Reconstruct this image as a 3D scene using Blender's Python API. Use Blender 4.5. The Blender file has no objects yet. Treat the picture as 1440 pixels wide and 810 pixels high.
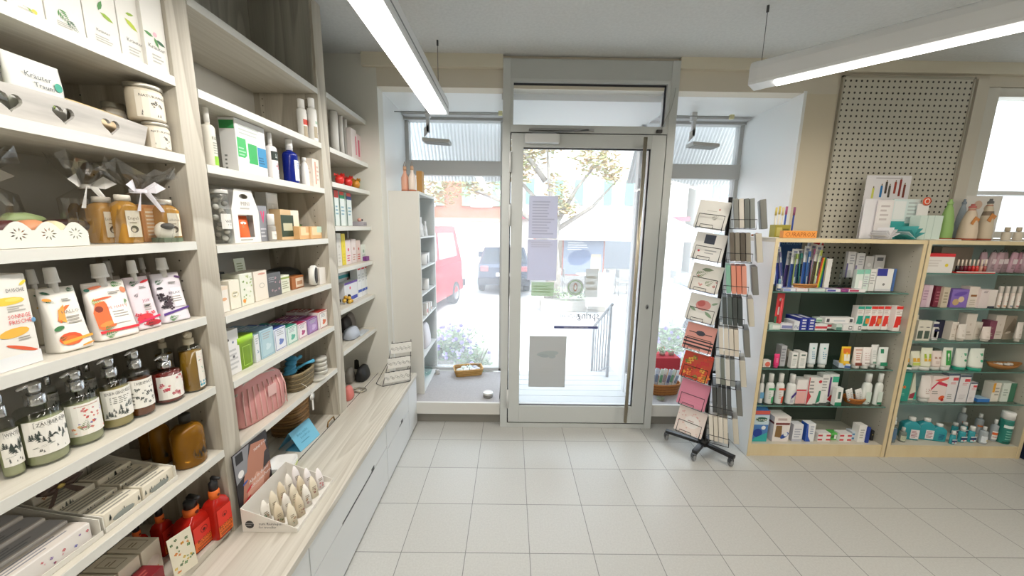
import bpy, bmesh, math, random
from mathutils import Vector, Matrix
PI = math.pi
S = bpy.context.scene
COL = S.collection

# ---------------------------------------------------------------- camera
FPX, PITCH, YAW, ROLL, CAMH = 505.18, 0.16861, -0.00523, 0.01419, 1.505
def _rot():
    cp, sp, cy, sy, cr, sr = math.cos(PITCH), math.sin(PITCH), math.cos(YAW), math.sin(YAW), math.cos(ROLL), math.sin(ROLL)
    base = Matrix(((1, 0, 0), (0, 0, -1), (0, 1, 0)))
    rz = Matrix(((cy, sy, 0), (-sy, cy, 0), (0, 0, 1)))
    rx = Matrix(((1, 0, 0), (0, cp, -sp), (0, sp, cp)))
    rr = Matrix(((cr, -sr, 0), (sr, cr, 0), (0, 0, 1)))
    return rr @ rx @ base @ rz
CR = _rot()
cam_data = bpy.data.cameras.new('camera')
cam = bpy.data.objects.new('camera', cam_data)
COL.objects.link(cam)
cam_data.sensor_width = 36.0
cam_data.lens = FPX * 36.0 / 1440.0
cam_data.clip_start = 0.02
cam_data.clip_end = 200
m3 = Matrix((CR[0], -Vector(CR[1]), -Vector(CR[2]))).transposed()
cam.matrix_world = Matrix.Translation((0, 0, CAMH)) @ m3.to_4x4()
S.camera = cam

# ---------------------------------------------------------------- world, lights, exposure
S.view_settings.view_transform = 'Standard'
S.view_settings.look = 'None'
S.view_settings.gamma = 1
S.view_settings.use_curve_mapping = False
S.view_settings.exposure = 0.40
SKY = 3.7
CEILING_LAMP = 21.0
w = bpy.data.worlds.new('sky'); S.world = w; w.use_nodes = True
bg = w.node_tree.nodes['Background']
bg.inputs[0].default_value = (0.80, 0.90, 1.0, 1); bg.inputs[1].default_value = SKY
S.cycles.use_denoising = True
S.cycles.max_bounces = 9
S.cycles.transparent_max_bounces = 16
S.cycles.caustics_reflective = False
S.cycles.caustics_refractive = False
S.cycles.sample_clamp_indirect = 6
DIFFUSER = 5.0        # emission of the pendant lamps' diffusers
sun_data = bpy.data.lights.new('sun', 'SUN')
sun_data.energy = 3.0; sun_data.angle = 0.03; sun_data.color = (1, .95, .86)
sun = bpy.data.objects.new('sun', sun_data); COL.objects.link(sun)
sun.rotation_euler = (math.radians(38), 0, math.radians(35))
sun.location = (-6, -6, 12)

# ---------------------------------------------------------------- pixels <-> room (photo frame 1440 x 810)
def ray(x, y):
    return CR.transposed() @ Vector(((x - 720) / FPX, (y - 405) / FPX, 1.0))
def onx(x, y, X):
    d = ray(x, y); t = X / d.x; p = d * t; p.z += CAMH; return p
def ony(x, y, Y):
    d = ray(x, y); t = Y / d.y; p = d * t; p.z += CAMH; return p
def onz(x, y, Z):
    d = ray(x, y); t = (Z - CAMH) / d.z; p = d * t; p.z += CAMH; return p

# ---------------------------------------------------------------- materials
MC = {}
def _new(name):
    m = bpy.data.materials.new(name); m.use_nodes = True
    nt = m.node_tree
    return m, nt, nt.nodes['Principled BSDF']
def lin(h):
    if isinstance(h, (tuple, list)): return tuple(h)
    out = []
    for i in (0, 2, 4):
        c = int(h[i:i + 2], 16) / 255
        out.append(c / 12.92 if c <= 0.04045 else ((c + 0.055) / 1.055) ** 2.4)
    return tuple(out)
def mat(h, rough=.5, metal=0.0, trans=0.0, coat=0.0, emit=0.0, sheen=0.0):
    key = (h, rough, metal, trans, coat, emit, sheen)
    if key in MC: return MC[key]
    m, nt, b = _new('m_' + str(h))
    c = lin(h) + (1,)
    b.inputs['Base Color'].default_value = c
    b.inputs['Roughness'].default_value = rough
    b.inputs['Metallic'].default_value = metal
    b.inputs['Transmission Weight'].default_value = trans
    b.inputs['Coat Weight'].default_value = coat
    if trans: b.inputs['IOR'].default_value = 1.33
    if emit:
        b.inputs['Emission Color'].default_value = c
        b.inputs['Emission Strength'].default_value = emit
    MC[key] = m
    return m
def noise_mat(name, c0, c1, scale, rough=.6, detail=4, bump=0.0, stretch=(1, 1, 1), lo=.35, hi=.65):
    if name in MC: return MC[name]
    m, nt, b = _new(name); N = nt.nodes; L = nt.links
    tc = N.new('ShaderNodeTexCoord'); mp = N.new('ShaderNodeMapping'); mp.inputs['Scale'].default_value = stretch
    no = N.new('ShaderNodeTexNoise'); no.inputs['Scale'].default_value = scale; no.inputs['Detail'].default_value = detail
    cr = N.new('ShaderNodeValToRGB'); e = cr.color_ramp.elements
    e[0].position = lo; e[1].position = hi; e[0].color = lin(c0) + (1,); e[1].color = lin(c1) + (1,)
    L.new(tc.outputs['Object'], mp.inputs['Vector']); L.new(mp.outputs[0], no.inputs['Vector'])
    L.new(no.outputs['Fac'], cr.inputs['Fac']); L.new(cr.outputs['Color'], b.inputs['Base Color'])
    b.inputs['Roughness'].default_value = rough
    if bump:
        bp = N.new('ShaderNodeBump'); bp.inputs['Strength'].default_value = bump; bp.inputs['Distance'].default_value = .01
        L.new(no.outputs['Fac'], bp.inputs['Height']); L.new(bp.outputs[0], b.inputs['Normal'])
    MC[name] = m
    return m
def wood(name, base, dark, axis, rough=.45, contrast=1.0, freq=9.0, al=.55):
    """pale ash veneer: long stretched noise warped into cathedral bands plus fine pores; grain runs along axis"""
    m, nt, b = _new(name); N = nt.nodes; L = nt.links
    tc = N.new('ShaderNodeTexCoord')
    def mapped(along, across):
        mp = N.new('ShaderNodeMapping'); s = [across] * 3; s[axis] = along
        mp.inputs['Scale'].default_value = s; L.new(tc.outputs['Object'], mp.inputs['Vector']); return mp
    n1 = N.new('ShaderNodeTexNoise'); n1.inputs['Scale'].default_value = 1; n1.inputs['Detail'].default_value = 1.5
    L.new(mapped(al, freq * .45).outputs[0], n1.inputs['Vector'])
    mul = N.new('ShaderNodeMath'); mul.operation = 'MULTIPLY'; mul.inputs[1].default_value = 13
    L.new(n1.outputs['Fac'], mul.inputs[0])
    fr = N.new('ShaderNodeMath'); fr.operation = 'FRACT'; L.new(mul.outputs[0], fr.inputs[0])
    r1 = N.new('ShaderNodeValToRGB'); e = r1.color_ramp.elements
    e[0].position = 0.0; e[0].color = (0, 0, 0, 1); e[1].position = .9; e[1].color = (.9, .9, .9, 1)
    e2 = r1.color_ramp.elements.new(.12); e2.color = (.05, .05, .05, 1)
    e3 = r1.color_ramp.elements.new(1.0); e3.color = (0, 0, 0, 1)
    L.new(fr.outputs[0], r1.inputs['Fac'])
    n2 = N.new('ShaderNodeTexNoise'); n2.inputs['Scale'].default_value = 1; n2.inputs['Detail'].default_value = 4
    L.new(mapped(4, 160).outputs[0], n2.inputs['Vector'])
    mx = N.new('ShaderNodeMath'); mx.operation = 'MULTIPLY_ADD'; mx.inputs[1].default_value = .55 * contrast
    L.new(r1.outputs['Color'], mx.inputs[0])
    sc = N.new('ShaderNodeMath'); sc.operation = 'MULTIPLY'; sc.inputs[1].default_value = .5; L.new(n2.outputs['Fac'], sc.inputs[0])
    L.new(sc.outputs[0], mx.inputs[2])
    mix = N.new('ShaderNodeMix'); mix.data_type = 'RGBA'; mix.inputs[6].default_value = lin(base) + (1,); mix.inputs[7].default_value = lin(dark) + (1,)
    L.new(mx.outputs[0], mix.inputs[0]); L.new(mix.outputs[2], b.inputs['Base Color'])
    b.inputs['Roughness'].default_value = rough
    return m
WOOD_V = wood('ash_veneer_upright', 'd3cec1', '958c7c', 2, contrast=1.0)
WOOD_H = wood('ash_veneer_shelf', 'dedacf', 'b0a897', 1, contrast=.45)
WOOD_T = wood('ash_veneer_worktop', 'dedad0', 'a69f90', 1, rough=.32, contrast=.7, freq=14, al=.4)
WOOD_G = wood('grey_ash_header', 'b9b6aa', '8a877c', 2, contrast=1.0, freq=8)
CREAM = mat('d8d8d2', .4)
WHITE = mat('e9ebea', .35)
FRAME = mat('c6cac9', .38)
BLK = mat('17181a', .45)
CHROME = mat('c9ccd0', .16, 1.0)
STEEL = mat('8d9094', .3, 1.0)
WALLM = mat('dcdbd3', .8)
BEIGE = mat('d8d1c2', .75)
CEILM = noise_mat('ceiling_paint', 'cfd1d0', 'd6d8d7', 60, .9, bump=.1)
def glass_mat(name, tint=(1, 1, 1), spec=.06):
    m = bpy.data.materials.new(name); m.use_nodes = True; nt = m.node_tree; nt.nodes.clear(); N = nt.nodes; L = nt.links
    t = N.new('ShaderNodeBsdfTransparent'); t.inputs[0].default_value = tint + (1,)
    g = N.new('ShaderNodeBsdfGlossy'); g.inputs['Roughness'].default_value = .02
    f = N.new('ShaderNodeFresnel'); f.inputs[0].default_value = 1.3
    mx = N.new('ShaderNodeMixShader'); L.new(f.outputs[0], mx.inputs[0]) if spec is None else setattr(mx.inputs[0], 'default_value', spec)
    o = N.new('ShaderNodeOutputMaterial')
    L.new(t.outputs[0], mx.inputs[1]); L.new(g.outputs[0], mx.inputs[2]); L.new(mx.outputs[0], o.inputs[0])
    return m
def glare_glass(name, veil):  # clear glass plus a white translucent layer that imitates veiling glare
    m = glass_mat(name, (.985, .995, 1), .04); nt = m.node_tree; N = nt.nodes; L = nt.links
    o = [n for n in N if n.type == 'OUTPUT_MATERIAL'][0]; src = o.inputs[0].links[0].from_socket
    tl = N.new('ShaderNodeBsdfTranslucent'); tl.inputs[0].default_value = (.95, .97, 1, 1)
    mx = N.new('ShaderNodeMixShader'); mx.inputs[0].default_value = veil; L.new(src, mx.inputs[1]); L.new(tl.outputs[0], mx.inputs[2]); L.new(mx.outputs[0], o.inputs[0])
    return m
PANE = glare_glass('window_glass', .12)
SHELFG = glass_mat('glass_shelf', (.86, .95, .93), .1)
CELLO = glass_mat('cellophane', (.93, .93, .93), .16)
CLEARP = glass_mat('clear_plastic', (.93, .95, .95), .1)
def haze_mat(name, col, alpha, rough=.5):
    m = bpy.data.materials.new(name); m.use_nodes = True; nt = m.node_tree; nt.nodes.clear(); N = nt.nodes; L = nt.links
    t = N.new('ShaderNodeBsdfTransparent'); d = N.new('ShaderNodeBsdfDiffuse'); d.inputs[0].default_value = lin(col) + (1,)
    tl = N.new('ShaderNodeBsdfTranslucent'); tl.inputs[0].default_value = lin(col) + (1,)
    a = N.new('ShaderNodeMixShader'); a.inputs[0].default_value = .5; L.new(d.outputs[0], a.inputs[1]); L.new(tl.outputs[0], a.inputs[2])
    mx = N.new('ShaderNodeMixShader'); mx.inputs[0].default_value = alpha; o = N.new('ShaderNodeOutputMaterial')
    L.new(t.outputs[0], mx.inputs[1]); L.new(a.outputs[0], mx.inputs[2]); L.new(mx.outputs[0], o.inputs[0])
    return m

# ---------------------------------------------------------------- mesh builder
def T(x=0, y=0, z=0): return Matrix.Translation((x, y, z))
def RZ(a): return Matrix.Rotation(a, 4, 'Z')
def RX(a): return Matrix.Rotation(a, 4, 'X')
def RY(a): return Matrix.Rotation(a, 4, 'Y')
TXT = {}
def text_tris(s):
    """triangulated letters of a string, height of a capital about 1, centred"""
    if s in TXT: return TXT[s]
    cu = bpy.data.curves.new('t', 'FONT'); cu.body = s; cu.resolution_u = 1; cu.align_x = 'CENTER'
    ob = bpy.data.objects.new('t', cu); COL.objects.link(ob)
    dg = bpy.context.evaluated_depsgraph_get(); me = ob.evaluated_get(dg).to_mesh()
    k = 1 / .7
    vs = [(v.co.x * k, v.co.y * k) for v in me.vertices]; fs = [tuple(p.vertices) for p in me.polygons]
    ob.evaluated_get(dg).to_mesh_clear()
    bpy.data.objects.remove(ob); bpy.data.curves.remove(cu)
    TXT[s] = (vs, fs)
    return TXT[s]
class MB:
    def __init__(s, M=None):
        s.v = []; s.f = []; s.m = []; s.ms = []; s.sm = []; s.M = M or Matrix.Identity(4)
    def mi(s, m):
        if isinstance(m, str): m = mat(m)
        if m not in s.ms: s.ms.append(m)
        return s.ms.index(m)
    def add(s, vs, fs, m, smooth=False, M=None):
        b = len(s.v); MM = s.M @ M if M is not None else s.M
        s.v += [MM @ Vector(p) for p in vs]
        k = s.mi(m)
        for f in fs:
            s.f.append(tuple(b + i for i in f)); s.m.append(k); s.sm.append(smooth)
        return s
    def box(s, x0, x1, y0, y1, z0, z1, m, bev=0.0, M=None):
        if bev:
            bm = bmesh.new(); bmesh.ops.create_cube(bm, size=1)
            for v in bm.verts: v.co = Vector(((x0 + x1) / 2 + v.co.x * (x1 - x0), (y0 + y1) / 2 + v.co.y * (y1 - y0), (z0 + z1) / 2 + v.co.z * (z1 - z0)))
            bmesh.ops.bevel(bm, geom=list(bm.edges), offset=bev, segments=2, affect='EDGES', profile=.6)
            bm.verts.index_update()
            s.add([v.co.copy() for v in bm.verts], [[v.index for v in f.verts] for f in bm.faces], m, False, M); bm.free(); return s
        vs = [(x, y, z) for z in (z0, z1) for y in (y0, y1) for x in (x0, x1)]
        return s.add(vs, [(0, 2, 3, 1), (4, 5, 7, 6), (0, 1, 5, 4), (2, 6, 7, 3), (0, 4, 6, 2), (1, 3, 7, 5)], m, False, M)
    def lathe(s, prof, m, seg=20, smooth=True, M=None, sx=1.0, sy=1.0, a0=0, a1=None, cap=True):
        """prof: [(r,z),...] bottom to top"""
        full = a1 is None; a1 = a0 + 2 * PI if full else a1
        n = seg if full else seg + 1
        vs = []; fs = []
        for r, z in prof:
            for i in range(n):
                a = a0 + (a1 - a0) * i / seg
                vs.append((r * math.cos(a) * sx, r * math.sin(a) * sy, z))
        for j in range(len(prof) - 1):
            for i in range(seg):
                k = (i + 1) % n if full else i + 1
                fs.append((j * n + i, j * n + k, (j + 1) * n + k, (j + 1) * n + i))
        if cap and full:
            if prof[0][0] > 1e-5: fs.append(tuple(range(n - 1, -1, -1)))
            if prof[-1][0] > 1e-5: fs.append(tuple((len(prof) - 1) * n + i for i in range(n)))
        return s.add(vs, fs, m, smooth, M)
    def loft(s, rings, m, smooth=True, M=None, cap=True):
        """rings: equally long closed loops of points"""
        n = len(rings[0]); vs = [p for r in rings for p in r]; fs = []
        for j in range(len(rings) - 1):
            for i in range(n):
                k = (i + 1) % n; fs.append((j * n + i, j * n + k, (j + 1) * n + k, (j + 1) * n + i))
        if cap: fs.append(tuple(range(n - 1, -1, -1))); fs.append(tuple((len(rings) - 1) * n + i for i in range(n)))
        return s.add(vs, fs, m, smooth, M)
    def tube(s, pts, r, m, seg=8, M=None, closed=False):
        pts = [Vector(p) for p in pts]; rings = []; n = len(pts)
        up = Vector((0, 0, 1)); prev = None
        for i, p in enumerate(pts):
            a = pts[(i - 1) % n] if (i or closed) else p; b = pts[(i + 1) % n] if (i < n - 1 or closed) else p
            d = (b - a).normalized()
            x = prev - d * prev.dot(d) if prev is not None else (up.cross(d) if abs(d.z) < .95 else Vector((1, 0, 0)).cross(d))
            x.normalize(); prev = x; y = d.cross(x)
            rr = r[i] if isinstance(r, (list, tuple)) else r
            rings.append([p + (x * math.cos(2 * PI * k / seg) + y * math.sin(2 * PI * k / seg)) * rr for k in range(seg)])
        if closed: rings.append(rings[0]); return s.loft(rings, m, True, M, cap=False)
        return s.loft(rings, m, True, M)
    def prism(s, poly, y0, y1, m, M=None, smooth=False):
        """outline in x,z extruded along y"""
        n = len(poly); vs = [(x, y0, z) for x, z in poly] + [(x, y1, z) for x, z in poly]
        fs = [tuple(range(n)), tuple(range(2 * n - 1, n - 1, -1))] + [(i, i + n, (i + 1) % n + n, (i + 1) % n) for i in range(n)]
        return s.add(vs, fs, m, smooth, M)
    def sphere(s, c, r, m, seg=12, rings=7, sc=(1, 1, 1), M=None):
        pr = [(r * math.sin(PI * i / rings) + (1e-6), -r * math.cos(PI * i / rings)) for i in range(rings + 1)]
        MM = T(*c) @ Matrix.Diagonal((*sc, 1))
        return s.lathe(pr, m, seg, True, (M @ MM) if M is not None else MM, cap=False)
    def build(s, name, parent=None, loc=None, rot=None):
        me = bpy.data.meshes.new(name)
        me.from_pydata([tuple(v) for v in s.v], [], s.f)
        for m in s.ms: me.materials.append(m)
        me.polygons.foreach_set('material_index', s.m)
        me.polygons.foreach_set('use_smooth', s.sm)
        me.update()
        bm = bmesh.new(); bm.from_mesh(me)
        # weld only coincident neighbours of smooth shells so that shading stays clean
        bm.normal_update(); bm.to_mesh(me); bm.free()
        o = bpy.data.objects.new(name, me); COL.objects.link(o)
        if parent is not None: o.parent = parent
        if loc is not None: o.location = loc
        if rot is not None: o.rotation_euler = (0, 0, rot)
        return o
def tag(o, label=None, cat=None, group=None, kind=None):
    if label: o['label'] = label
    if cat: o['category'] = cat
    if group: o['group'] = group
    if kind: o['kind'] = kind
    return o
def empty(name, loc, rot=0, label=None, cat=None, group=None):
    o = bpy.data.objects.new(name, None); COL.objects.link(o); o.location = loc
    o.rotation_euler = (0, 0, rot) if not isinstance(rot, tuple) else rot; o.empty_display_size = .05
    return tag(o, label, cat, group)
def struct(name, mb, label=None):
    o = mb.build(name); o['kind'] = 'structure'
    if label: o['label'] = label
    return o
def copy_tree(o, parent=None):
    c = o.copy(); COL.objects.link(c)
    if parent is not None: c.parent = parent
    for ch in [x for x in o.children]: copy_tree(ch, c)
    return c

# ---------------------------------------------------------------- printed artwork on labels and packs
class Face:
    """maps (u,v) in metres, origin lower left of the printed area, onto a flat or a round surface"""
    def __init__(s, w, h, y=0, z=0, R=None, x=0, ax=0, tilt=0, M=None, sx=1.0):
        s.w, s.h, s.y, s.z, s.R, s.x, s.M, s.sx = w, h, y, z, R, x, M, sx
    def p(s, u, v, e):
        if s.R:
            a = (u - s.w / 2) / s.R
            q = Vector(((s.R + e) * math.sin(a) * s.sx + s.x, -(s.R + e) * math.cos(a) + s.y, s.z + v))
        else:
            q = Vector((u - s.w / 2 + s.x, s.y - e, s.z + v))
        return s.M @ q if s.M is not None else q
RND = random.Random(5)
def art(mb, F, items, e0=.0006):
    """items in fractions of the face: r rect, c disc, e ellipse, t text, l text lines, p polygon, leaf, pines, blooms, frame"""
    e = e0; W, H = F.w, F.h
    def poly(pts, col, fan=True):
        vs = [F.p(u * W, v * H, e) for u, v in pts]
        mb.add(vs, [tuple(range(len(vs)))], col)
    def strip(u0, v0, u1, v1, col):
        n = 1 if not F.R else max(1, int(abs(u1 - u0) * W / F.R / .3))
        for i in range(n):
            a, b = u0 + (u1 - u0) * i / n, u0 + (u1 - u0) * (i + 1) / n
            poly([(a, v0), (b, v0), (b, v1), (a, v1)], col)
    for it in items:
        k = it[0]
        if k == 'r': strip(*it[1:5], it[5])
        elif k == 'c':
            _, u, v, r, col = it; n = 12
            poly([(u + r * math.cos(2 * PI * i / n), v + r * W / H * math.sin(2 * PI * i / n)) for i in range(n)], col)
        elif k == 'e':
            _, u, v, ru, rv, an, col = it; n = 12; pts = []
            for i in range(n):
                a = 2 * PI * i / n; x, y = ru * math.cos(a), rv * math.sin(a)
                pts.append((u + x * math.cos(an) - y * math.sin(an), v + (x * math.sin(an) + y * math.cos(an)) * W / H))
            poly(pts, col)
        elif k == 'p': poly(it[1], it[2])
        elif k == 't':
            _, st, u, v, hh, col = it[:6]; vs, fs = text_tris(st)
            hm = hh * H; wmax = (it[6] if len(it) > 6 else .9) * W
            tw = max(x for x, y in vs) - min(x for x, y in vs)
            kx = min(hm, wmax / tw)
            mb.add([F.p(u * W + x * kx, v * H + (y - .5) * hm, e) for x, y in vs], fs, col)
        elif k == 'l':
            _, n, u0, v0, u1, v1, col = it
            for i in range(n):
                v = v1 - (v1 - v0) * (i + .5) / n; hgt = (v1 - v0) / n * .22
                x = u1 - (u1 - u0) * RND.random() * .35
                strip(u0, v - hgt, x, v + hgt, col)
        elif k == 'frame':
            _, u0, v0, u1, v1, t, col = it; tv = t * W / H
            strip(u0, v0, u1, v0 + tv, col); strip(u0, v1 - tv, u1, v1, col); strip(u0, v0, u0 + t, v1, col); strip(u1 - t, v0, u1, v1, col)
        elif k == 'leaf':
            _, u, v, L, an, col = it; c, s_ = math.cos(an), math.sin(an)
            pts = [(0, 0), (.3, .16), (.65, .15), (1, 0), (.65, -.15), (.3, -.16)]
            poly([(u + L * (x * c - y * s_), v + L * (x * s_ + y * c) * W / H) for x, y in pts], col)
        elif k == 'fern':
            _, u, v, L, an, col = it; e_ = e
            for i in range(7):
                t = (i + 1) / 7; x, y = u + L * t * math.cos(an), v + L * t * math.sin(an) * W / H
                for sg in (-1, 1):
                    a = an + sg * .8; l = L * .42 * (1.15 - t); c, s_ = math.cos(a), math.sin(a)
                    poly([(x + l * (p * c - q * s_), y + l * (p * s_ + q * c) * W / H) for p, q in [(0, 0), (.5, .13), (1, 0), (.5, -.13)]], col)
        elif k == 'pines':
            _, n, u0, v0, u1, v1, col = it
            for i in range(n):
                u = u0 + (u1 - u0) * RND.random(); v = v0 + (v1 - v0) * RND.random() * .6; s_ = (v1 - v0) * RND.uniform(.25, .5); wd = s_ * H / W * .3
                for j in range(4):
                    b = v + s_ * j * .22; ww = wd * (1 - j * .2)
                    poly([(u - ww, b), (u - ww * .2, b + s_ * .07), (u + ww, b + s_ * .02), (u, b + s_ * .3)], col)
        elif k == 'blooms':
            _, n, u0, v0, u1, v1, cols, sz = it
            for i in range(n):
                u = u0 + (u1 - u0) * RND.random(); v = v0 + (v1 - v0) * RND.random(); c = RND.choice(cols); a0 = RND.random() * 2
                r = sz * RND.uniform(.5, 1.1)
                for j in range(4):
                    a = a0 + j * PI / 2
                    cu, cv = u + r * .6 * math.cos(a), v + r * .6 * math.sin(a) * W / H
                    poly([(cu + r * .45 * math.cos(2 * PI * q / 5), cv + r * .45 * W / H * math.sin(2 * PI * q / 5)) for q in range(5)], c)
        e += .00006
# ================================================================ room shell
WY = 2.557            # inner face of the street wall
CZ = 2.60
def floor_material():
    m, nt, b = _new('floor_tiles'); N = nt.nodes; L = nt.links
    tc = N.new('ShaderNodeTexCoord'); mp = N.new('ShaderNodeMapping'); mp.inputs['Location'].default_value = (.4924, -2.3484, 0)
    br = N.new('ShaderNodeTexBrick'); br.offset = 0; br.squash = 1
    for k, v in (('Scale', 1), ('Mortar Size', .0018), ('Mortar Smooth', .1), ('Brick Width', .3), ('Row Height', .3)): br.inputs[k].default_value = v
    br.inputs['Color1'].default_value = (.50, .50, .475, 1); br.inputs['Color2'].default_value = (.53, .53, .505, 1); br.inputs['Mortar'].default_value = (.2, .2, .195, 1)
    L.new(tc.outputs['Object'], mp.inputs['Vector']); L.new(mp.outputs[0], br.inputs['Vector'])
    no = N.new('ShaderNodeTexNoise'); no.inputs['Scale'].default_value = 120; no.inputs['Detail'].default_value = 4; L.new(tc.outputs['Object'], no.inputs['Vector'])
    cr = N.new('ShaderNodeValToRGB'); e = cr.color_ramp.elements; e[0].position = .3; e[1].position = .7; e[0].color = (.93, .93, .93, 1); e[1].color = (1.04, 1.04, 1.04, 1)
    L.new(no.outputs['Fac'], cr.inputs['Fac'])
    mx = N.new('ShaderNodeMix'); mx.data_type = 'RGBA'; mx.blend_type = 'MULTIPLY'; mx.inputs[0].default_value = 1
    L.new(br.outputs['Color'], mx.inputs[6]); L.new(cr.outputs['Color'], mx.inputs[7]); L.new(mx.outputs[2], b.inputs['Base Color'])
    b.inputs['Roughness'].default_value = .38
    bp = N.new('ShaderNodeBump'); bp.inputs['Strength'].default_value = .25; bp.inputs['Distance'].default_value = .002; bp.invert = True
    L.new(br.outputs['Fac'], bp.inputs['Height']); L.new(bp.outputs[0], b.inputs['Normal'])
    return m
struct('floor', MB().box(-1.4, 5.2, -3.2, 2.62, -.1, 0, floor_material()))
struct('ceiling', MB().box(-1.4, 5.2, -3.2, 2.70, CZ, CZ + .1, CEILM))
struct('wall_left', MB().box(-1.46, -1.36, -3.2, 2.66, 0, CZ, WALLM))
struct('wall_right', MB().box(5.2, 5.3, -3.2, 2.66, 0, CZ, WALLM))
struct('wall_back', MB().box(-1.46, 5.3, -3.3, -3.2, 0, CZ, WALLM))
# street wall: lintel, pillars, parapet under the right window
sw = MB()
sw.box(-1.36, -.895, WY, WY + .1, 0, CZ, WALLM)                    # between the shelving and the left display window
sw.box(1.94, 3.14, WY, WY + .12, 0, CZ, BEIGE)                     # pillar behind the pegboard
sw.box(3.141, 5.2, WY, WY + .12, 0, 1.47, BEIGE)
sw.box(3.141, 5.2, WY, WY + .12, 2.46, CZ, BEIGE)
sw.box(-.895, 1.94, WY, WY + .1, 2.405, CZ, BEIGE)                 # lintel over the door and display windows
struct('wall_front', sw)
struct('trim_1', MB().box(-.98, -.065, WY - .03, WY, 2.52, CZ, mat('dcd6c4', .7)))
struct('trim_2', MB().box(1.085, 5.2, WY - .03, WY, 2.53, CZ, mat('dcd6c4', .7)))
struct('trim_3', MB().box(3.05, 3.13, WY - .02, WY, 1.47, 2.5, BEIGE))
struct('trim_4', MB().box(1.945, 2.15, WY - .006, WY, 1.0, 2.40, mat('d6ccb6', .6)))
# left display window niche
al = MB()
al.box(-.96, -.897, WY + .1, 3.26, 0, 2.43, WHITE)
al.box(-.897, -.067, WY + .101, 3.22, 2.405, 2.44, WHITE)
struct('wall_niche_left', al)
al = MB()
al.box(1.94, 2.0, WY + .121, 3.26, 0, 2.43, WHITE)
al.box(1.09, 1.94, WY + .101, 3.22, 2.405, 2.44, WHITE)
struct('wall_niche_right', al)
struct('trim_5', MB().box(1.926, 1.945, WY - .008, WY + .12, .0, 2.415, WHITE))
SILL = .175
SILLM = noise_mat('niche_floor', 'a8a5a6', 'b1aeae', 90, .7)
for nm, a, b in (('trim_6', -.897, -.067), ('trim_7', 1.09, 1.94)):
    struct(nm, MB().box(a, b, WY + .0125, 3.16, SILL - .03, SILL, SILLM))
for nm, a, b in (('trim_8', -.897, -.067), ('trim_9', 1.09, 1.94)):
    struct(nm, MB().box(a, b, WY - .01, WY + .012, .088, SILL + .004, mat('d5d4cf', .5)))
for nm, a, b in (('baseboard_left', -.897, -.067), ('baseboard_right', 1.09, 1.94)):
    struct(nm, MB().box(a, b, WY + .035, WY + .06, 0, .1, mat('8e8b84', .6)))
# display window frames and panes at the street side
GY = 3.2
def display_window(name, a, b):
    o = empty(name, (0, 0, 0)); o['kind'] = 'structure'
    f = MB()
    for z0, z1, d in ((1.93, 2.05, .06), (2.365, 2.403, .09), (SILL, SILL + .03, .04)): f.box(a, b, GY - d / 2, GY + .05, z0, z1, mat('b9bab8', .5), .002)
    for x0 in (a, b - .03): f.box(x0, x0 + .03, GY - .02, GY + .05, SILL, 2.4, mat('b9bab8', .5))
    f.build('window_frame', o)
    MB().box(a + .03, b - .03, GY, GY + .006, SILL + .03, 1.93, PANE).build('window_pane', o)
    MB().box(a + .03, b - .03, GY, GY + .006, 2.05, 2.365, PANE).build('window_pane', o)
    # roller blind cassette under the niche ceiling
    MB().box(a + .01, b - .01, GY - .12, GY - .03, 2.385, 2.412, mat('b4b5b4', .5), .004).build('blind_cassette', o)
display_window('window_1', -.897, -.067)
display_window('window_2', 1.09, 1.94)
# glass returns between the display windows and the entrance recess
for nm, x in (('window_3', -.055), ('window_4', 1.105)):
    o = empty(nm, (0, 0, 0)); o['kind'] = 'structure'
    MB().box(x - .025, x + .02, GY - .02, GY + .05, -.02, 2.42, FRAME, .002).build('window_frame', o)
    MB().box(x - .003, x + .003, WY + .07, GY - .02, SILL, 2.40, PANE).build('window_pane', o)
    MB().box(x - .02, x + .02, WY + .07, GY, -.02, SILL, FRAME).build('window_frame', o)
struct('trim_10', MB().box(-.075, 1.125, WY + .08, GY + .5, 2.36, 2.40, mat('d8dad9', .6)))
# entrance door
FY0, FY1 = WY - .035, WY + .06
DF = MB()
DF.box(-.064, -.012, FY0, FY1, 0, 2.575, FRAME, .002)
DF.box(1.032, 1.084, FY0, FY1, 0, 2.575, FRAME, .002)
DF.box(-.012, 1.032, FY0 + .008, FY1, 2.455, 2.575, mat('bcc0bf', .45))
DF.box(-.012, 1.032, FY0, FY1, 2.125, 2.172, FRAME, .002)
DF.box(-.012, 1.032, FY0, FY1, 0, .035, FRAME, .002)
DF.box(-.012, .006, FY0 + .004, FY1, 2.172, 2.455, FRAME)
DF.box(1.012, 1.032, FY0 + .004, FY1, 2.172, 2.455, FRAME)
DF.box(.006, 1.012, FY0 + .004, FY1, 2.437, 2.455, FRAME)
DF.box(.006, 1.012, FY0 + .03, FY0 + .04, 2.425, 2.437, mat('30323a'))
DF.box(1.002, 1.012, FY0 + .03, FY0 + .04, 2.172, 2.43, mat('30323a'))
door = empty('door_1', (0, 0, 0)); door['kind'] = 'structure'
DF.build('door_frame', door)
MB().box(.006, 1.012, WY + .01, WY + .016, 2.172, 2.437, PANE).build('transom_pane', door)
lf = MB(); ly0, ly1 = FY0 - .004, WY + .035
lf.box(-.004, .077, ly0, ly1, .045, 2.118, FRAME, .002)
lf.box(.93, 1.026, ly0, ly1, .045, 2.118, FRAME, .002)
lf.box(.077, .93, ly0, ly1, .045, .178, FRAME, .002)
lf.box(.077, .93, ly0, ly1, 2.03, 2.118, FRAME, .002)
lf.box(.922, .93, ly0 + .012, ly0 + .02, .178, 2.03, mat('23252c'))
lf.box(.077, .93, ly0 + .012, ly0 + .02, 2.022, 2.03, mat('2b2d35'))
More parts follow.
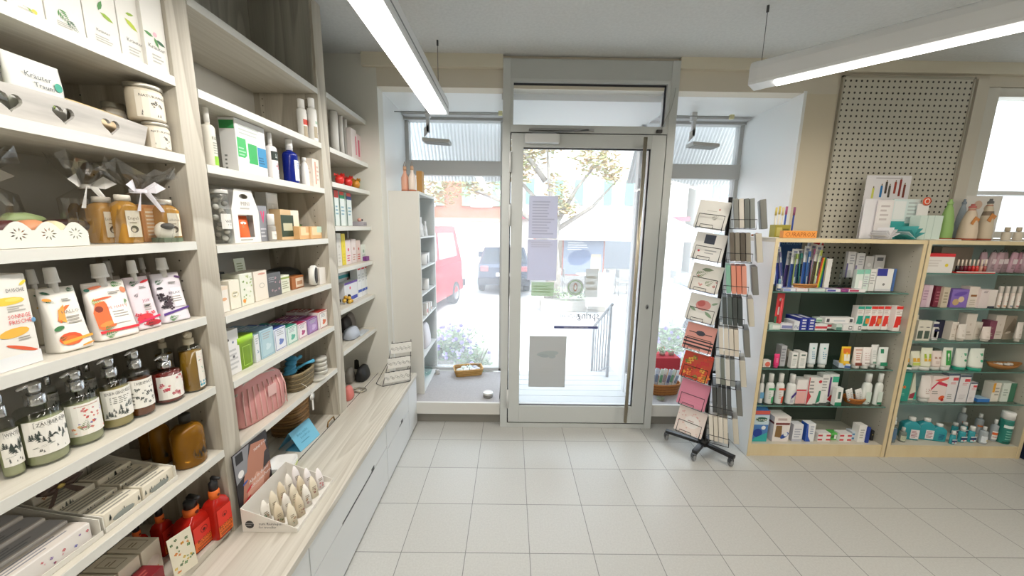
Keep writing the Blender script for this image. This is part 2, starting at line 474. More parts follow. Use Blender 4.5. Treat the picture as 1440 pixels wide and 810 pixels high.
lf.box(.077, .93, ly0 + .012, ly0 + .02, .178, .186, mat('6b6d72'))
for x0, x1, z0, z1 in ((-.0125, -.0055, .04, 2.12), (1.0275, 1.031, .04, 2.12), (-.01, 1.03, 2.119, 2.1245), (-.01, 1.03, .0365, .0435)):
    lf.box(x0, x1, ly0 + .01, ly1 - .01, z0, z1, mat('2b2c2e'))
leaf = lf.build('door_leaf', door)
MB().box(.077, .93, WY, WY + .006, .186, 2.022, PANE).build('glass_pane', leaf)
h = MB()
h.tube([(.868, 2.462, .085), (.868, 2.462, 2.09)], .0125, mat('b9b09c', .3, .9), 12)
for z in (.13, 2.05): h.tube([(.868, 2.462, z), (.885, ly0 + .004, z)], .009, mat('a9a08c', .3, .9))
h.build('pull_handle', leaf)
lk = MB(); lk.lathe([(.011, 0), (.011, .004), (.009, .006)], STEEL, 14, sx=1, sy=1.6, M=T(.985, ly0 + .001, .951) @ RX(PI / 2))
lk.box(.983, .987, ly0 - .0065, ly0 - .0055, .943, .957, BLK); lk.build('lock_cylinder', leaf)
for z0, z1 in ((1.868, 1.998), (1.509, 1.655), (.163, .307)):
    MB().tube([(-.010, ly0 - .007, z0), (-.010, ly0 - .007, z1)], .008, mat('d4d6d5', .35), 10).build('hinge', leaf)
cl = MB(); cl.box(.085, .31, ly0 - .05, ly0 - .001, 2.05, 2.107, mat('d3d5d5', .35), .006); clo = cl.build('door_closer', leaf)
MB().box(.11, .54, FY0 - .022, FY0 - .002, 2.134, 2.148, mat('9b9d9e', .4), .003).build('closer_rail', door)
c2 = MB(); c2.box(.13, .29, ly0 - .03, ly0 - .016, 2.108, 2.118, STEEL); c2.tube([(.16, ly0 - .024, 2.113), (.5, ly0 - .022, 2.138)], .005, STEEL); c2.build('closer_arm', clo)
MB().box(.955, .99, FY0 - .02, FY0, 2.13, 2.15, mat('3b3b3b', .5), .003).build('door_contact', door)
MB().tube([(1.06, FY0 - .004, 2.41), (1.055, FY0 - .006, 2.36), (1.04, FY0 - .006, 2.28), (1.01, FY0 - .006, 2.22), (.985, FY0 - .008, 2.15)], .002, mat('a6a8a6')).build('contact_cable', door)
# pictograms and lettering on the glass
g = MB(); F = Face(1, 1, 0, 0); gy = WY - .001
def dpos(px_, py_): p = ony(px_, py_, gy); return p.x, p.z
hz = haze_mat('frosted_film', 'ccd0cc', .55)
cx, cz = dpos(809, 404); 
g.lathe([(.062, 0), (.062, .0008)], hz, 28, M=T(cx, gy, cz) @ RX(PI / 2)); g.build('round_sticker', leaf)
g = MB(); g.lathe([(.045, 0), (.052, 0)], mat('a9c7a8'), 28, M=T(cx, gy - .0016, cz) @ RX(PI / 2), cap=False)
g.lathe([(.009, 0), (.014, .0)], mat('b58f86'), 14, sx=1, sy=2.2, M=T(cx, gy - .0016, cz) @ RX(PI / 2), cap=False); g.build('sticker_emblem', leaf)
g = MB(); F = Face(.32, .13, gy - .001, .81, x=.535, M=T(1.03, 0, 0) @ Matrix.Diagonal((-1, 1, 1, 1)))
art(g, F, [('t', 'spring', .25, .5, .42, '4c5260', .5), ('t', 'HEALTHCARE', .68, .45, .2, '5f6672', .44), ('e', .2, .82, .2, .006, .1, '9aa0aa')]); g.build('lettering', leaf)
g = MB(); x0, z0 = dpos(779, 460); x1, z1 = dpos(841, 457)
g.box(x0, x1, gy - .001, gy, z0 - .010, z0 + .010, mat('5a6191')); 
art(g, Face(x1 - x0, .02, gy - .0015, z0 - .01, x=(x0 + x1) / 2, M=T((x0 + x1), 0, 0) @ Matrix.Diagonal((-1, 1, 1, 1))), [('t', 'APOTHEKE UND DROGERIE', .5, .5, .5, 'cfd2e4')]); g.build('lettering_band', leaf)
def sheet(name, px0, py0, px1, py1, col, items, parent, y=gy - .002, lab=None):
    a = ony(px0, py1, y); b = ony(px1, py0, y); mb = MB(); W_, H_ = b.x - a.x, b.z - a.z
    cxm = (a.x + b.x) / 2
    mb.box(a.x, b.x, y, y + .0006, a.z, b.z, col)
    art(mb, Face(W_, H_, y, a.z, x=cxm), items); o = mb.build(name, parent)
    return o
PAPER = haze_mat('backlit_paper', 'dfe0ee', .9)
PAPERG = haze_mat('backlit_paper_grey', 'c9c9c6', .92)
o = sheet('opening_notice', 743, 276, 785, 335, PAPER, [('l', 12, .12, .08, .9, .9, 'b9bbcc')], None)
tag(o, 'white printed notice taped on door glass, upper sheet of the two', 'paper', 'notices taped on the door')
o = sheet('opening_notice', 741, 337, 784, 394, PAPER, [('l', 3, .12, .8, .9, .95, 'c6c7d6')], None)
tag(o, 'pale lilac sheet taped on door glass below the printed notice', 'paper', 'notices taped on the door')
o = sheet('window_sticker', 747, 397, 779, 416, haze_mat('green_film', 'c2d6bb', .7), [('l', 3, .1, .2, .9, .8, '9cb896')], None)
tag(o, 'small pale green sticker under the sheets on door glass', 'sticker')
o = sheet('poster', 743, 473, 797, 544, PAPERG, [('e', .5, .66, .3, .08, .1, 'a9b2b2'), ('e', .4, .62, .14, .05, -.1, 'a2abad'), ('e', .62, .61, .1, .06, 0, 'a8b0b1'), ('l', 3, .3, .2, .7, .4, 'bdbdba')], None)
tag(o, 'grey backside of a poster stuck low on door glass', 'poster')
o = sheet('paper_card', 822, 378, 842, 418, haze_mat('film_pale', 'd9dcdb', .7), [('l', 3, .1, .2, .9, .8, 'c3c8c8')], None)
tag(o, 'blank pale square sign fixed on door glass right of the round sticker', 'sign')

# right hand window above the parapet
o = empty('window_5', (0, 0, 0)); o['kind'] = 'structure'
f = MB(); wf = mat('dad7cc', .5)
f.box(3.14, 3.22, WY - .01, WY + .08, 1.475, 2.455, wf, .003); f.box(3.221, 5.2, WY - .008, WY + .08, 2.40, 2.453, wf); f.box(3.221, 5.2, WY - .008, WY + .08, 1.475, 1.52, wf)
f.box(3.22, 3.245, WY + .03, WY + .08, 1.5, 2.41, mat('eef0f0')); f.box(3.22, 5.2, WY + .03, WY + .08, 1.775, 1.80, mat('eef0f0')); f.box(4.2, 4.24, WY + .02, WY + .08, 1.5, 2.41, wf)
f.build('window_frame', o)
MB().box(3.24, 4.2, WY + .05, WY + .056, 1.8, 2.40, PANE).build('window_pane', o); MB().box(4.24, 5.2, WY + .05, WY + .056, 1.8, 2.40, PANE).build('window_pane', o)
MB().box(3.24, 5.2, WY + .05, WY + .056, 1.52, 1.775, haze_mat('frosted_pane', 'f2f4f6', .6)).build('window_pane', o)

# ================================================================ pendant lamps
def pendant(name, loc, rot, L, strip_inset, label, cables, sw_=.86):
    r = empty(name, loc, rot, label, 'lamp', 'long pendant lamps under the ceiling')
    body = MB(); W_ = .058; Hh = .115
    prof = [(-W_, .012), (-W_, .07), (-W_ * .8, .1), (-.02, Hh), (.02, Hh), (W_ * .8, .1), (W_, .07), (W_, .012), (W_ * .93, 0), (-W_ * .93, 0)]
    body.prism(prof, 0, -L, mat('e6e8ea', .35))
    b = body.build('housing', r)
    sl = MB(); sl.box(W_ - .001, W_ + .0015, -L + .02, -.02, .03, .036, mat('85888b', .3, .8)); sl.build('side_groove', b)
    cp = MB(); cp.prism([(x * 1.02, z * 1.01 - .0005) for x, z in prof], .004, -.03, mat('e2e4e6', .3)); cp.build('end_cap', r)
    d = MB(); d.box(-W_ * sw_, W_ * sw_, -L + .03, -strip_inset, -.008, .0005, mat('fffaf4', .5, emit=DIFFUSER), 0); d.build('diffuser', r)
    for y in cables:
        c = MB(); top = CZ - loc[2]; c.tube([(0, -y, Hh), (0, -y, top)], .0016, mat('5b5d5e')); c.lathe([(.006, top - .03), (.006, top)], mat('3f4142'), 10, M=T(0, -y, 0)); c.build('suspension_cable', r)
    return r
pendant('pendant_lamp', (-.455, 2.38, 2.185), 0, 3.2, .04, 'long straight pendant lamp hanging parallel to the left shelving', (.01, 3.0))
pendant('pendant_lamp', (1.235, 2.0, 2.23), math.radians(43.5), 3.6, .1, 'long pendant lamp hanging aslant above the right cabinets', (.03, 3.3), .55)
for i, (x, y) in enumerate(((2.6, -2.0),(-.3,-2.4))):  # unseen lamps added behind the camera to brighten the room
    r = pendant('pendant_lamp', (x, y + .8, 2.3), 0, 1.6, .04, ['added unseen fill lamp behind the viewer on the right', 'added unseen fill lamp behind the viewer on the left'][i], (.1, 1.5))
def lamp_light(name, loc, rot, sx, sy, e, col=(1, .9, .76)):
    ld = bpy.data.lights.new(name, 'AREA'); ld.shape = 'RECTANGLE'; ld.size = sx; ld.size_y = sy; ld.energy = e; ld.color = col
    o = bpy.data.objects.new(name, ld); COL.objects.link(o); o.location = loc; o.rotation_euler = (0, 0, rot); return o
lamp_light('lamp_light', (-.455, .8, 2.17), 0, .1, 3.0, CEILING_LAMP * 1.0, (1, .95, .88))
a_ = math.radians(43.5)
lamp_light('lamp_light', (1.235 + 1.8 * math.sin(a_), 2.0 - 1.8 * math.cos(a_), 2.215), a_, .1, 3.3, CEILING_LAMP)
lamp_light('lamp_light', (2.6, -2.0, 2.28), 0, .1, 1.5, CEILING_LAMP * .35)  # fill light of the added lamp behind the camera, right
lamp_light('lamp_light', (-.3, -2.4, 2.28), 0, .1, 1.5, CEILING_LAMP * .8)  # fill light of the added lamp behind the camera, left
def spot(loc, rot, label):
    r = empty('adjustable_spotlight', loc, rot, label, 'spotlight', 'spotlights in the display windows')
    MB().box(-.02, .02, -.02, .02, -.005, .06, mat('d6d7d7', .4), .003).build('mount', r)
    a = MB(); a.box(-.012, .012, -.03, .0, -.12, 0, mat('cccdcd', .4), .003); a.prism([(-.03, -.16), (.012, -.11), (.012, -.06), (-.03, -.09)], -.03, -.02, mat('d8d9d9')); a.build('arm', r)
    h = MB(); h.box(-.02, .19, -.10, .02, -.20, -.175, mat('b4b5b2', .5), .004, M=RY(.06)); h.box(0, .18, -.09, .01, -.203, -.2, mat('8f908c'), M=RY(.06)); h.build('lamp_head', r)
    return r
spot((-.66, 3.0, 2.345), 0, 'white adjustable spotlight at the head of the left display window')
spot((1.42, 3.0, 2.345), 0, 'white adjustable spotlight at the head of the right display window')
def rod(name, x0, x1, label):
    r = empty(name, (x0, 2.86, 2.34), 0, label, 'rod', 'rods in the display windows')
    MB().tube([(0, 0, 0), (x1 - x0, 0, 0)], .004, mat('9b9c9a', .4, .6)).build('rod', r)
    MB().box(x1 - x0 - .035, x1 - x0 - .005, -.012, .012, -.018, .014, mat('d9d6a8', .5), .004).build('end_bracket', r)
rod('display_rod', -.88, -.07, 'thin metal rod across the top of the left display window')
rod('display_rod', 1.15, 1.66, 'thin metal rod across the top of the right display window')

# ================================================================ left shelving
SX = -.98; BX = -1.30
SHELF_Z = {1: [1.92, 1.705, 1.447, 1.207, .968, .735, .438], 2: [2.175, 1.915, 1.69, 1.43, 1.187, .948, .70], 3: [2.19, 1.915, 1.735, 1.495, 1.255, 1.012, .762]}
BAYS = {1: (.33, 1.13), 2: (1.205, 1.945), 3: (2.03, 2.69)}
CTZ = .41
def upright(y0, y1, z1, label):
    r = empty('shelf_upright', (BX - .02, y0, CTZ), 0, label, 'upright', 'uprights of the left shelving')
    m = MB(); m.box(0, SX - BX + .02, 0, y1 - y0, 0, z1 - CTZ, WOOD_V, .002); h = m
    for X in (.06, SX - BX - .04):
        z = .08
        while z < z1 - CTZ - .05:
            h.lathe([(.0028, 0), (.0028, .0006)], mat('55504a'), 6, M=T(X, -.0001, z) @ RX(PI / 2)); z += .032
    m.build('panel', r)
upright(.245, .33, 2.59, 'ash upright at the near end of the left shelving, outside the picture edge')
upright(1.13, 1.205, 2.59, 'tall ash upright between the bottle bay and the soap bay')
upright(1.945, 2.03, 2.59, 'tall ash upright between the soap bay and the far narrow bay')
upright(2.69, 2.775, 2.575, 'tall ash upright at the window end of the left shelving')
words = {1: 'near', 2: 'middle', 3: 'far'}; ordn = ['top', 'second', 'third', 'fourth', 'fifth', 'sixth', 'lowest']
for b_, (y0, y1) in BAYS.items():
    for i, z in enumerate(SHELF_Z[b_]):
        m = MB(); m.box(BX, SX - .0015 + (.0 if z > .45 else -.01), y0 + .001, y1 - .001, z - .026, z - .0002, WOOD_H, .0012)
        m.box(SX - .001, SX + .0015, y0 + .001, y1 - .001, z - .026, z - .0008, CREAM) if z > .45 else None
        o = m.build('shelf_board'); tag(o, '%s shelf board in the %s bay of the left shelving' % (ordn[i], words[b_]), 'shelf', 'boards of the left shelving')
    m = MB(); m.box(BX - .016, BX - .001, y0 + .001, y1 - .001, CTZ, CZ - .01, mat('c9c7bf', .6)); o = m.build('back_panel'); tag(o, 'pale back panel of the %s bay of the left shelving' % words[b_], 'panel', 'back panels of the left shelving')
    zt = SHELF_Z[b_][0]
    if b_ > 1:
        m = MB(); m.box(BX, BX + .016, y0 + .001, y1 - .001, zt, CZ - .01, WOOD_G); o = m.build('header_panel'); tag(o, 'grey grained board closing the %s bay above its top shelf' % words[b_], 'panel', 'header panels of the left shelving')
# the dark grained cheeks above the top shelves
for b_, zt in ((2, 2.175), (3, 2.19)):
    y = BAYS[b_][1]; m = MB(); m.box(BX + .017, SX - .012, y - .006, y - .0005, zt + .001, 2.575, WOOD_G)
    o = m.build('cheek_panel'); tag(o, 'dark grained cheek beside the top opening of the %s bay' % words[b_], 'panel', 'cheeks of the left shelving')
# counter: worktop and drawer cabinets below
m = MB(); m.box(-1.35, -.695, -.6, 2.565, CTZ - .03, CTZ, WOOD_T, .004); o = m.build('worktop'); tag(o, 'long pale ash worktop running under the left shelving to the window', 'worktop')
def drawer_unit(y0, y1, split, zsplit, slot, label, kind='drawer'):
    r = empty('drawer_cabinet', (-.70, y0, 0), 0, label, 'cabinet', 'white cabinets below the worktop')
    MB().box(-.60, -.022, .001, y1 - y0 - .001, .012, CTZ - .031, mat('cfd1d1', .5)).build('body', r)
    fr = [(.014, zsplit - .002), (zsplit + .002, CTZ - .034)] if split else [(.014, CTZ - .034)]
    for i, (a, b) in enumerate(fr):
        d = MB(); d.box(-.02, 0, .0025, y1 - y0 - .0025, a, b, mat('dde0e1', .3), .0015); dd = d.build('drawer_front' if split else 'door', r)
        if split and i == 1 and slot:
            s = MB(); s.box(-.004, .0008, slot[0] - y0, slot[1] - y0, a - .001, a + .008, mat('4a4c4e')); n_ = slot[1] - y0
            s.box(-.003, .0012, n_ - .035, n_, a + .0, a + .022, mat('3c3e40'), .0004); s.build('finger_pull', dd)
drawer_unit(.25, 1.10, True, .242, (.5, .9), 'white drawer cabinet nearest to the viewer under the worktop')
drawer_unit(1.10, 1.895, True, .242, (1.34, 1.70), 'white drawer cabinet in the middle under the worktop')
drawer_unit(1.895, 2.345, True, .222, (2.13, 2.20), 'narrow white drawer cabinet towards the window under the worktop')
drawer_unit(2.345, 2.56, False, 0, None, 'slim white cabinet closing the counter at the window')

# ================================================================ white shelf tower in the left display window
tw = empty('shelf_tower', (-.965, 2.70, SILL), 0, 'tall cream shelf tower standing in the left display window', 'shelf')
TW, TD, TH = .29, .54, 1.577
tc_ = mat('d6d5cf', .45)
MB().box(0, TW, 0, .018, 0, TH, tc_, .001).build('side_panel', tw)
MB().box(0, TW, TD - .018, TD, 0, TH, tc_, .001).build('side_panel', tw)
MB().box(0, .016, .018, TD - .018, 0, TH, tc_).build('back_panel', tw)
MB().box(.016, TW, .018, TD - .018, TH - .02, TH, tc_).build('top_panel', tw)
TZ = [.015, .30, .60, .80, 1.01, 1.245]
for z in TZ: MB().box(.016, TW - .003, .018, TD - .018, z - .012, z, mat('e0e2e1', .4)).build('shelf', tw)
# ================================================================ the street outside
GZ = -.8
asph = noise_mat('asphalt', 'b4b3b0', 'bebdba', 14, .9)
struct('street_ground', MB().box(-26, 26, 4.55, 40, GZ - .2, GZ, asph))
st = MB()
pav = noise_mat('pavement', 'bdbbb6', 'c9c7c2', 20, .85)
st.box(-6, -.12, 3.27, 4.55, GZ - .2, -.03, pav); st.box(1.14, 8, 3.27, 4.55, GZ - .2, -.03, pav)
for i in range(5): st.box(-.12, 1.14, 3.66 + i * .2, 3.86 + i * .2, GZ - .2, -.13 - i * .14, pav)
struct('path', st)
dk = MB()
for i in range(9): dk.box(-.12, 1.14, 2.63 + i * .115, 2.63 + i * .115 + .108, -.05, -.018, noise_mat('deck_boards', 'b2b4b4', 'c0c2c2', 30, .6, stretch=(1, 12, 12)))
o = dk.build('entrance_deck'); tag(o, 'pale slatted deck in front of the glass door', 'deck')
# stair railing
r = empty('stair_railing', (1.02, 3.51, -.018), 0, 'grey metal railing descending beside the entrance steps', 'railing')
def rz_(y): return .78 - (y) * .62
m = MB(); m.tube([(0, -.02, rz_(0)), (0, .72, rz_(.72))], .017, mat('8f9497', .4, .5)); m.tube([(0, 0, .12), (0, .72, rz_(.72) - .62)], .01, mat('8f9497', .4, .5)); m.build('rail', r)
for i in range(7):
    y = .02 + i * .112; o = MB().tube([(0, y, (0 if y < .12 else .11 - y * .63)), (0, y, rz_(y))], .0075 if 0 < i < 6 else .016, mat('8f9497', .4, .5)).build('baluster', r)
# leafy plants
def leaves(mb, c, rad, n, cols, size, rnd, shell=.55, up=.2):
    for i in range(n):
        d = Vector((rnd.gauss(0, 1), rnd.gauss(0, 1), rnd.gauss(0, 1))).normalized(); k = shell + (1 - shell) * rnd.random()
        p = Vector((c[0] + d.x * rad[0] * k, c[1] + d.y * rad[1] * k, c[2] + d.z * rad[2] * k))
        a = rnd.random() * 6.3; s = size * rnd.uniform(.6, 1.2); u = Vector((math.cos(a), math.sin(a), rnd.uniform(-.5, .6))).normalized(); v = u.cross(Vector((0, 0, 1)) + d * .6).normalized()
        mb.add([p - u * s, p - v * s * .38 + d * s * .1, p + u * s, p + v * s * .38 + d * s * .1], [(0, 1, 2, 3)], rnd.choice(cols))
def bush(loc, w, h, cols, flowers, label, seed, n=900):
    rnd = random.Random(seed); r = empty('flowering_shrub', loc, 0, label, 'shrub', 'shrubs outside the display windows')
    s = MB()
    for i in range(14):
        a = rnd.random() * 6.3; k = rnd.uniform(.3, 1); s.tube([(0, 0, 0), (math.cos(a) * w * .25 * k, math.sin(a) * w * .2 * k, h * .5), (math.cos(a) * w * .5 * k, math.sin(a) * w * .3 * k, h * rnd.uniform(.75, 1.05))], [.008, .006, .003], '8a8a62', 5)
    s.build('stems', r)
    f = MB(); leaves(f, (0, 0, h * .5), (w * .5, w * .32, h * .5), n, cols, .032, rnd, .25); f.build('foliage', r)['kind'] = 'stuff'
    g = MB()
    for i in range(flowers):
        a = rnd.random() * 6.3; p = (math.cos(a) * w * .48 * rnd.random(), -abs(math.sin(a)) * w * .3, h * rnd.uniform(.3, 1.02)); g.sphere(p, .02 * rnd.uniform(.7, 1.3), mat(rnd.choice(['b3a2dc', 'c7bce6', 'a493d3'])), 7, 4)
    g.build('blossoms', r)['kind'] = 'stuff'
    m = MB(); m.box(-w * .52, w * .52, -w * .2, w * .3, -.03, .12, mat('a9a49c', .9), .01); m.build('planter', r)
GR = [mat('7f9d63', .6), mat('93ad7a', .6), mat('a9bd94', .6), mat('6c8b57', .6), mat('b9c7a0', .6)]
bush((-.66, 3.85, -.03), .85, .52, GR, 60, 'lavender flowering shrub outside the left display window', 3, 1500)
bush((-.36, 3.42, -.03), .38, .36, GR, 14, 'small leafy shrub beside the entrance recess on the left', 4, 500)
bush((1.75, 3.75, -.03), .8, .55, GR, 20, 'leafy shrub outside the right display window', 5, 1200)
# corrugated canopies above the display windows
for x0, x1, nm in ((-1.6, -.1, 'left'), (1.13, 2.6, 'right')):
    m = MB(); n = 46; y0, z0, y1, z1 = 3.32, 2.48, 3.66, 1.94
    vs = []
    for i in range(n * 2 + 1):
        x = x0 + (x1 - x0) * i / (n * 2); d = .008 * (1 if i % 2 else -1); vs += [(x, y0, z0 + d), (x, y1, z1 + d), (x, y1, z1 + d + .004), (x, y0, z0 + d + .004)]
    fs = []
    for i in range(n * 2):
        a = i * 4; b = a + 4
        for k in range(4): fs.append((a + k, b + k, b + (k + 1) % 4, a + (k + 1) % 4))
    m.add(vs, fs, mat('e4e6e6', .6)); o = m.build('corrugated_canopy'); tag(o, 'white ribbed awning hanging outside above the %s display window' % nm, 'awning', 'ribbed awnings')
# vehicles
def wheel(mb, x, y, r_, w_, side):
    M_ = T(x, y, r_) @ RY(PI / 2 * side)
    mb.lathe([(r_ * .55, -w_ / 2), (r_ * .93, -w_ / 2), (r_, -w_ * .3), (r_, w_ * .3), (r_ * .93, w_ / 2), (r_ * .62, w_ / 2)], mat('2c2d30', .8), 24, M=M_, cap=False)
    mb.lathe([(0.001, w_ * .25), (r_ * .2, w_ * .42), (r_ * .55, w_ * .3), (r_ * .62, w_ * .5)], mat('9b9da1', .4, .6), 20, M=M_, cap=False)
def vehicle(name, loc, rot, L_, W_, prof, cab, col, label, rear=True, glasscol='4f5a63', z_side=(1.0, 1.4), tail='d07a7e', wr=.34):
    """prof: lower body side outline (y,z); cab: cabin side outline; nose at +y"""
    r = empty(name, loc, rot, label, 'vehicle'); c = mat(col, .3, .2, coat=.5)
    b = MB(); M_ = RZ(PI / 2) 
    def sect(outline, w0, w1, zz0, zz1):
        n = len(outline); cy = sum(p[0] for p in outline) / n; rings = []
        for x, k in ((-1, .94), (-.93, 1), (.93, 1), (1, .94)):
            ring = []
            for y, z in outline:
                t = (z - zz0) / (zz1 - zz0); ww = w0 + (w1 - w0) * max(0, min(1, t)); ring.append((x * ww / 2, cy + (y - cy) * k, z if k == 1 else z * .99 + .008))
            rings.append(ring)
        return rings
    b.loft(sect(prof, W_, W_ * .96, .3, 1.1), c, False); b.build('car_body', r)
    zmin = min(z for y, z in cab); zmax = max(z for y, z in cab)
    k = MB(); k.loft(sect(cab, W_ * .95, W_ * .76, zmin, zmax), c, False); k.build('cabin', r)
    g = mat(glasscol, .1, coat=.4); ys = [y for y, z in cab]
    def lerp_edge(a, b2, t): return (a[0] + (b2[0] - a[0]) * t, a[1] + (b2[1] - a[1]) * t)
    rb, rt, ft, fb = cab[0], cab[1], cab[2], cab[3]
    for nm, a, b2, off in (('rear_window', rb, rt, -1), ('windshield', fb, ft, 1)):
        p0 = lerp_edge(a, b2, .14); p1 = lerp_edge(a, b2, .86); w0 = W_ * (.95 - .19 * .14) * .44; w1 = W_ * (.95 - .19 * .86) * .43; e = .012 * off
        q = MB(); q.add([(-w0, p0[0] + e, p0[1] + .01), (w0, p0[0] + e, p0[1] + .01), (w1, p1[0] + e, p1[1] + .01), (-w1, p1[0] + e, p1[1] + .01), (-w0, p0[0] - e, p0[1]), (w0, p0[0] - e, p0[1]), (w1, p1[0] - e, p1[1]), (-w1, p1[0] - e, p1[1])], [(0, 1, 2, 3), (7, 6, 5, 4), (0, 4, 5, 1), (1, 5, 6, 2), (2, 6, 7, 3), (3, 7, 4, 0)], g); q.build(nm, r)
    for sd in (-1, 1):
        for f0, f1 in ((.12, .48), (.53, .88)):
            lo, hi = .18, .82; pts = []
            for f, h in ((f0, lo), (f1, lo), (f1, hi), (f0, hi)):
                yb = rb[0] + (fb[0] - rb[0]) * f; yt = rt[0] + (ft[0] - rt[0]) * f; y = yb + (yt - yb) * h; z = zmin + (zmax - zmin) * h; x = sd * (W_ / 2 * (.95 - .19 * h) + .008); pts.append((x, y, z))
            q = MB(); q.add(pts + [(p[0] - sd * .02, p[1], p[2]) for p in pts], [(0, 1, 2, 3), (7, 6, 5, 4), (0, 4, 5, 1), (1, 5, 6, 2), (2, 6, 7, 3), (3, 7, 4, 0)], g); q.build('side_window', r)
        for y in (L_ * .2 - L_ / 2 + .1, L_ / 2 - L_ * .2):
            q = MB(); wheel(q, sd * (W_ / 2 - .1), y, wr, .22, sd); q.build('wheel', r)
        q = MB(); q.box(sd * W_ * .36 - .13, sd * W_ * .36 + .13, -L_ / 2 - .02, -L_ / 2 + .06, .82, 1.0, mat(tail, .3), .02); q.build('tail_light', r)
        q = MB(); q.box(sd * W_ * .35 - .16, sd * W_ * .35 + .16, L_ / 2 - .08, L_ / 2 + .02, .66, .84, mat('dfe3e6', .1), .03); q.build('headlight', r)
        q = MB(); q.box(sd * W_ * .5, sd * (W_ * .5 + .17), fb[0] - .25, fb[0] - .1, zmin + .05, zmin + .22, mat(col, .35), .03); q.build('side_mirror', r)
    q = MB(); q.box(-W_ * .48, W_ * .48, -L_ / 2 - .05, -L_ / 2 + .1, .38, .6, mat('3d4046', .6), .03); q.box(-.26, .26, -L_ / 2 - .056, -L_ / 2 - .04, .62 + .04, .78, mat('eceeee')); q.build('rear_bumper', r)
    q = MB(); q.box(-W_ * .48, W_ * .48, L_ / 2 - .1, L_ / 2 + .05, .34, .56, mat('4c4e54', .6), .03); q.build('front_bumper', r)
    return r
vehicle('sport_utility_car', (-.22, 14.2, GZ), 0, 4.4, 1.82, [(-2.2, .35), (-2.2, .95), (-2.1, 1.05), (.9, 1.05), (2.1, .9), (2.2, .6), (2.2, .35)], [(-2.05, 1.03), (-1.75, 1.6), (.2, 1.6), (1.0, 1.03)], '4a5568', 'dark blue car parked across the street seen from behind', tail='c4787c')
van_prof = [(-2.3, .35), (-2.3, 1.25), (2.0, 1.25), (2.45, .95), (2.5, .6), (2.5, .35)]
vehicle('delivery_van', (-2.80, 9.4, GZ), math.radians(180 - 9), 5.0, 1.95, van_prof, [(-2.25, 1.23), (-2.15, 2.3), (1.2, 2.3), (2.05, 1.23)], 'c0343f', 'red van standing in the street behind the left display window', glasscol='b9c3c8')
vehicle('hatchback_car', (5.0, 7.8, GZ), math.radians(90), 4.1, 1.75, [(-2.05, .35), (-2.0, .9), (1.0, .95), (1.9, .82), (2.05, .6), (2.05, .35)], [(-1.95, .93), (-1.4, 1.45), (.2, 1.45), (1.05, .93)], 'a3a8ae', 'silver car parked in the street behind the right display window')
# buildings across the street
def window_part(b, x, z, w_, h_, shut=None, col='eef0f0', y=0):
    f = MB(); f.box(x - w_ / 2 - .07, x + w_ / 2 + .07, y - .09, y + .02, z - .07, z + h_ + .07, mat('e4e1da', .7)); f.box(x - .02, x + .02, y - .12, y - .09, z, z + h_, mat('e8e8e4')); fr = f.build('window', b)
    g = MB(); g.box(x - w_ / 2, x - .02, y - .105, y - .09, z, z + h_, mat('aab4b6', .15)); g.box(x + .02, x + w_ / 2, y - .105, y - .09, z, z + h_, mat('aab4b6', .15)); g.build('pane', fr)
    if shut:
        for sx in (-1, 1):
            s = MB(); xa = x + sx * (w_ / 2 + .08); xb = xa + sx * w_ * .46; s.box(min(xa, xb), max(xa, xb), y - .11, y - .05, z - .02, z + h_ + .02, mat(shut, .7), .01)
            for k in range(10): s.box(min(xa, xb) + .05, max(xa, xb) - .05, y - .125, y - .11, z + .08 + k * h_ / 11, z + .12 + k * h_ / 11, mat(shut, .7))
            s.build('shutter', fr)
def house(loc, W_, H_, col, label, wins, base=None, extra=None):
    b = empty('street_house', loc, 0, label, 'building', 'houses across the street')
    m = MB(); m.box(-W_ / 2, W_ / 2, 0, 5, 0, H_, noise_mat('plaster_' + col, col, col, 8, .9)); m.build('wall', b)
    if base: q = MB(); q.box(-W_ / 2 - .03, W_ / 2 + .03, -.06, .02, 0, base[0], mat(base[1], .9)); q.build('plinth', b)
    for a in wins: window_part(b, *a)
    q = MB(); q.prism([(-W_ / 2, H_), (W_ / 2, H_), (W_ / 2 - 1, H_ + 1.8), (-W_ / 2 + 1, H_ + 1.8)], -.05, 5.0, mat('a9766a', .9)); q.build('roof', b)
    return b
h1 = house((-5.35, 18, GZ), 10.5, 6.4, 'b96f58', 'reddish brick house with green shutters across the street on the left',
      [(-1.7, 3.3, .9, 1.25, '8fae8f'), (1.15, 3.3, .9, 1.25, '8fae8f'), (3.9, 3.3, .9, 1.25, '8fae8f'), (-4.2, 3.3, .9, 1.25, '8fae8f'), (-1.7, 5.2, .9, .9), (1.15, 5.2, .9, .9), (3.9, 5.2, .9, .9)], (2.55, 'd9d4ca'))
q = MB(); q.box(-.2, 1.9, -.1, 0, .5, 2.2, mat('6f7a80', .3)); [q.box(-.2 + .68 * i, -.14 + .68 * i, -.13, -.1, .5, 2.2, mat('c9ccca')) for i in range(4)]; q.box(-.2, 1.9, -.13, -.1, 1.05, 1.1, mat('c9ccca')); q.build('shop_window', h1)
q = MB(); q.box(-5.2, 5.2, -.18, 0, 2.55, 2.7, mat('c99a8a', .9)); q.build('string_course', h1)
h2 = house((4.6, 19, GZ), 9.0, 6.8, 'dcdad2', 'pale rendered house with a red gutter strip across the street',
      [(-2.9, 3.5, .9, 1.2, '86b8a6'), (-.4, 3.5, .9, 1.2, '86b8a6'), (2.2, 3.5, .9, 1.2, '86b8a6'), (-2.9, 5.3, .9, 1), (-.4, 5.3, .9, 1), (2.2, 5.3, .9, 1)])
q = MB(); q.box(-4.6, 4.6, -.25, 0, 2.72, 2.94, mat('b5606a', .7)); q.build('red_gutter', h2)
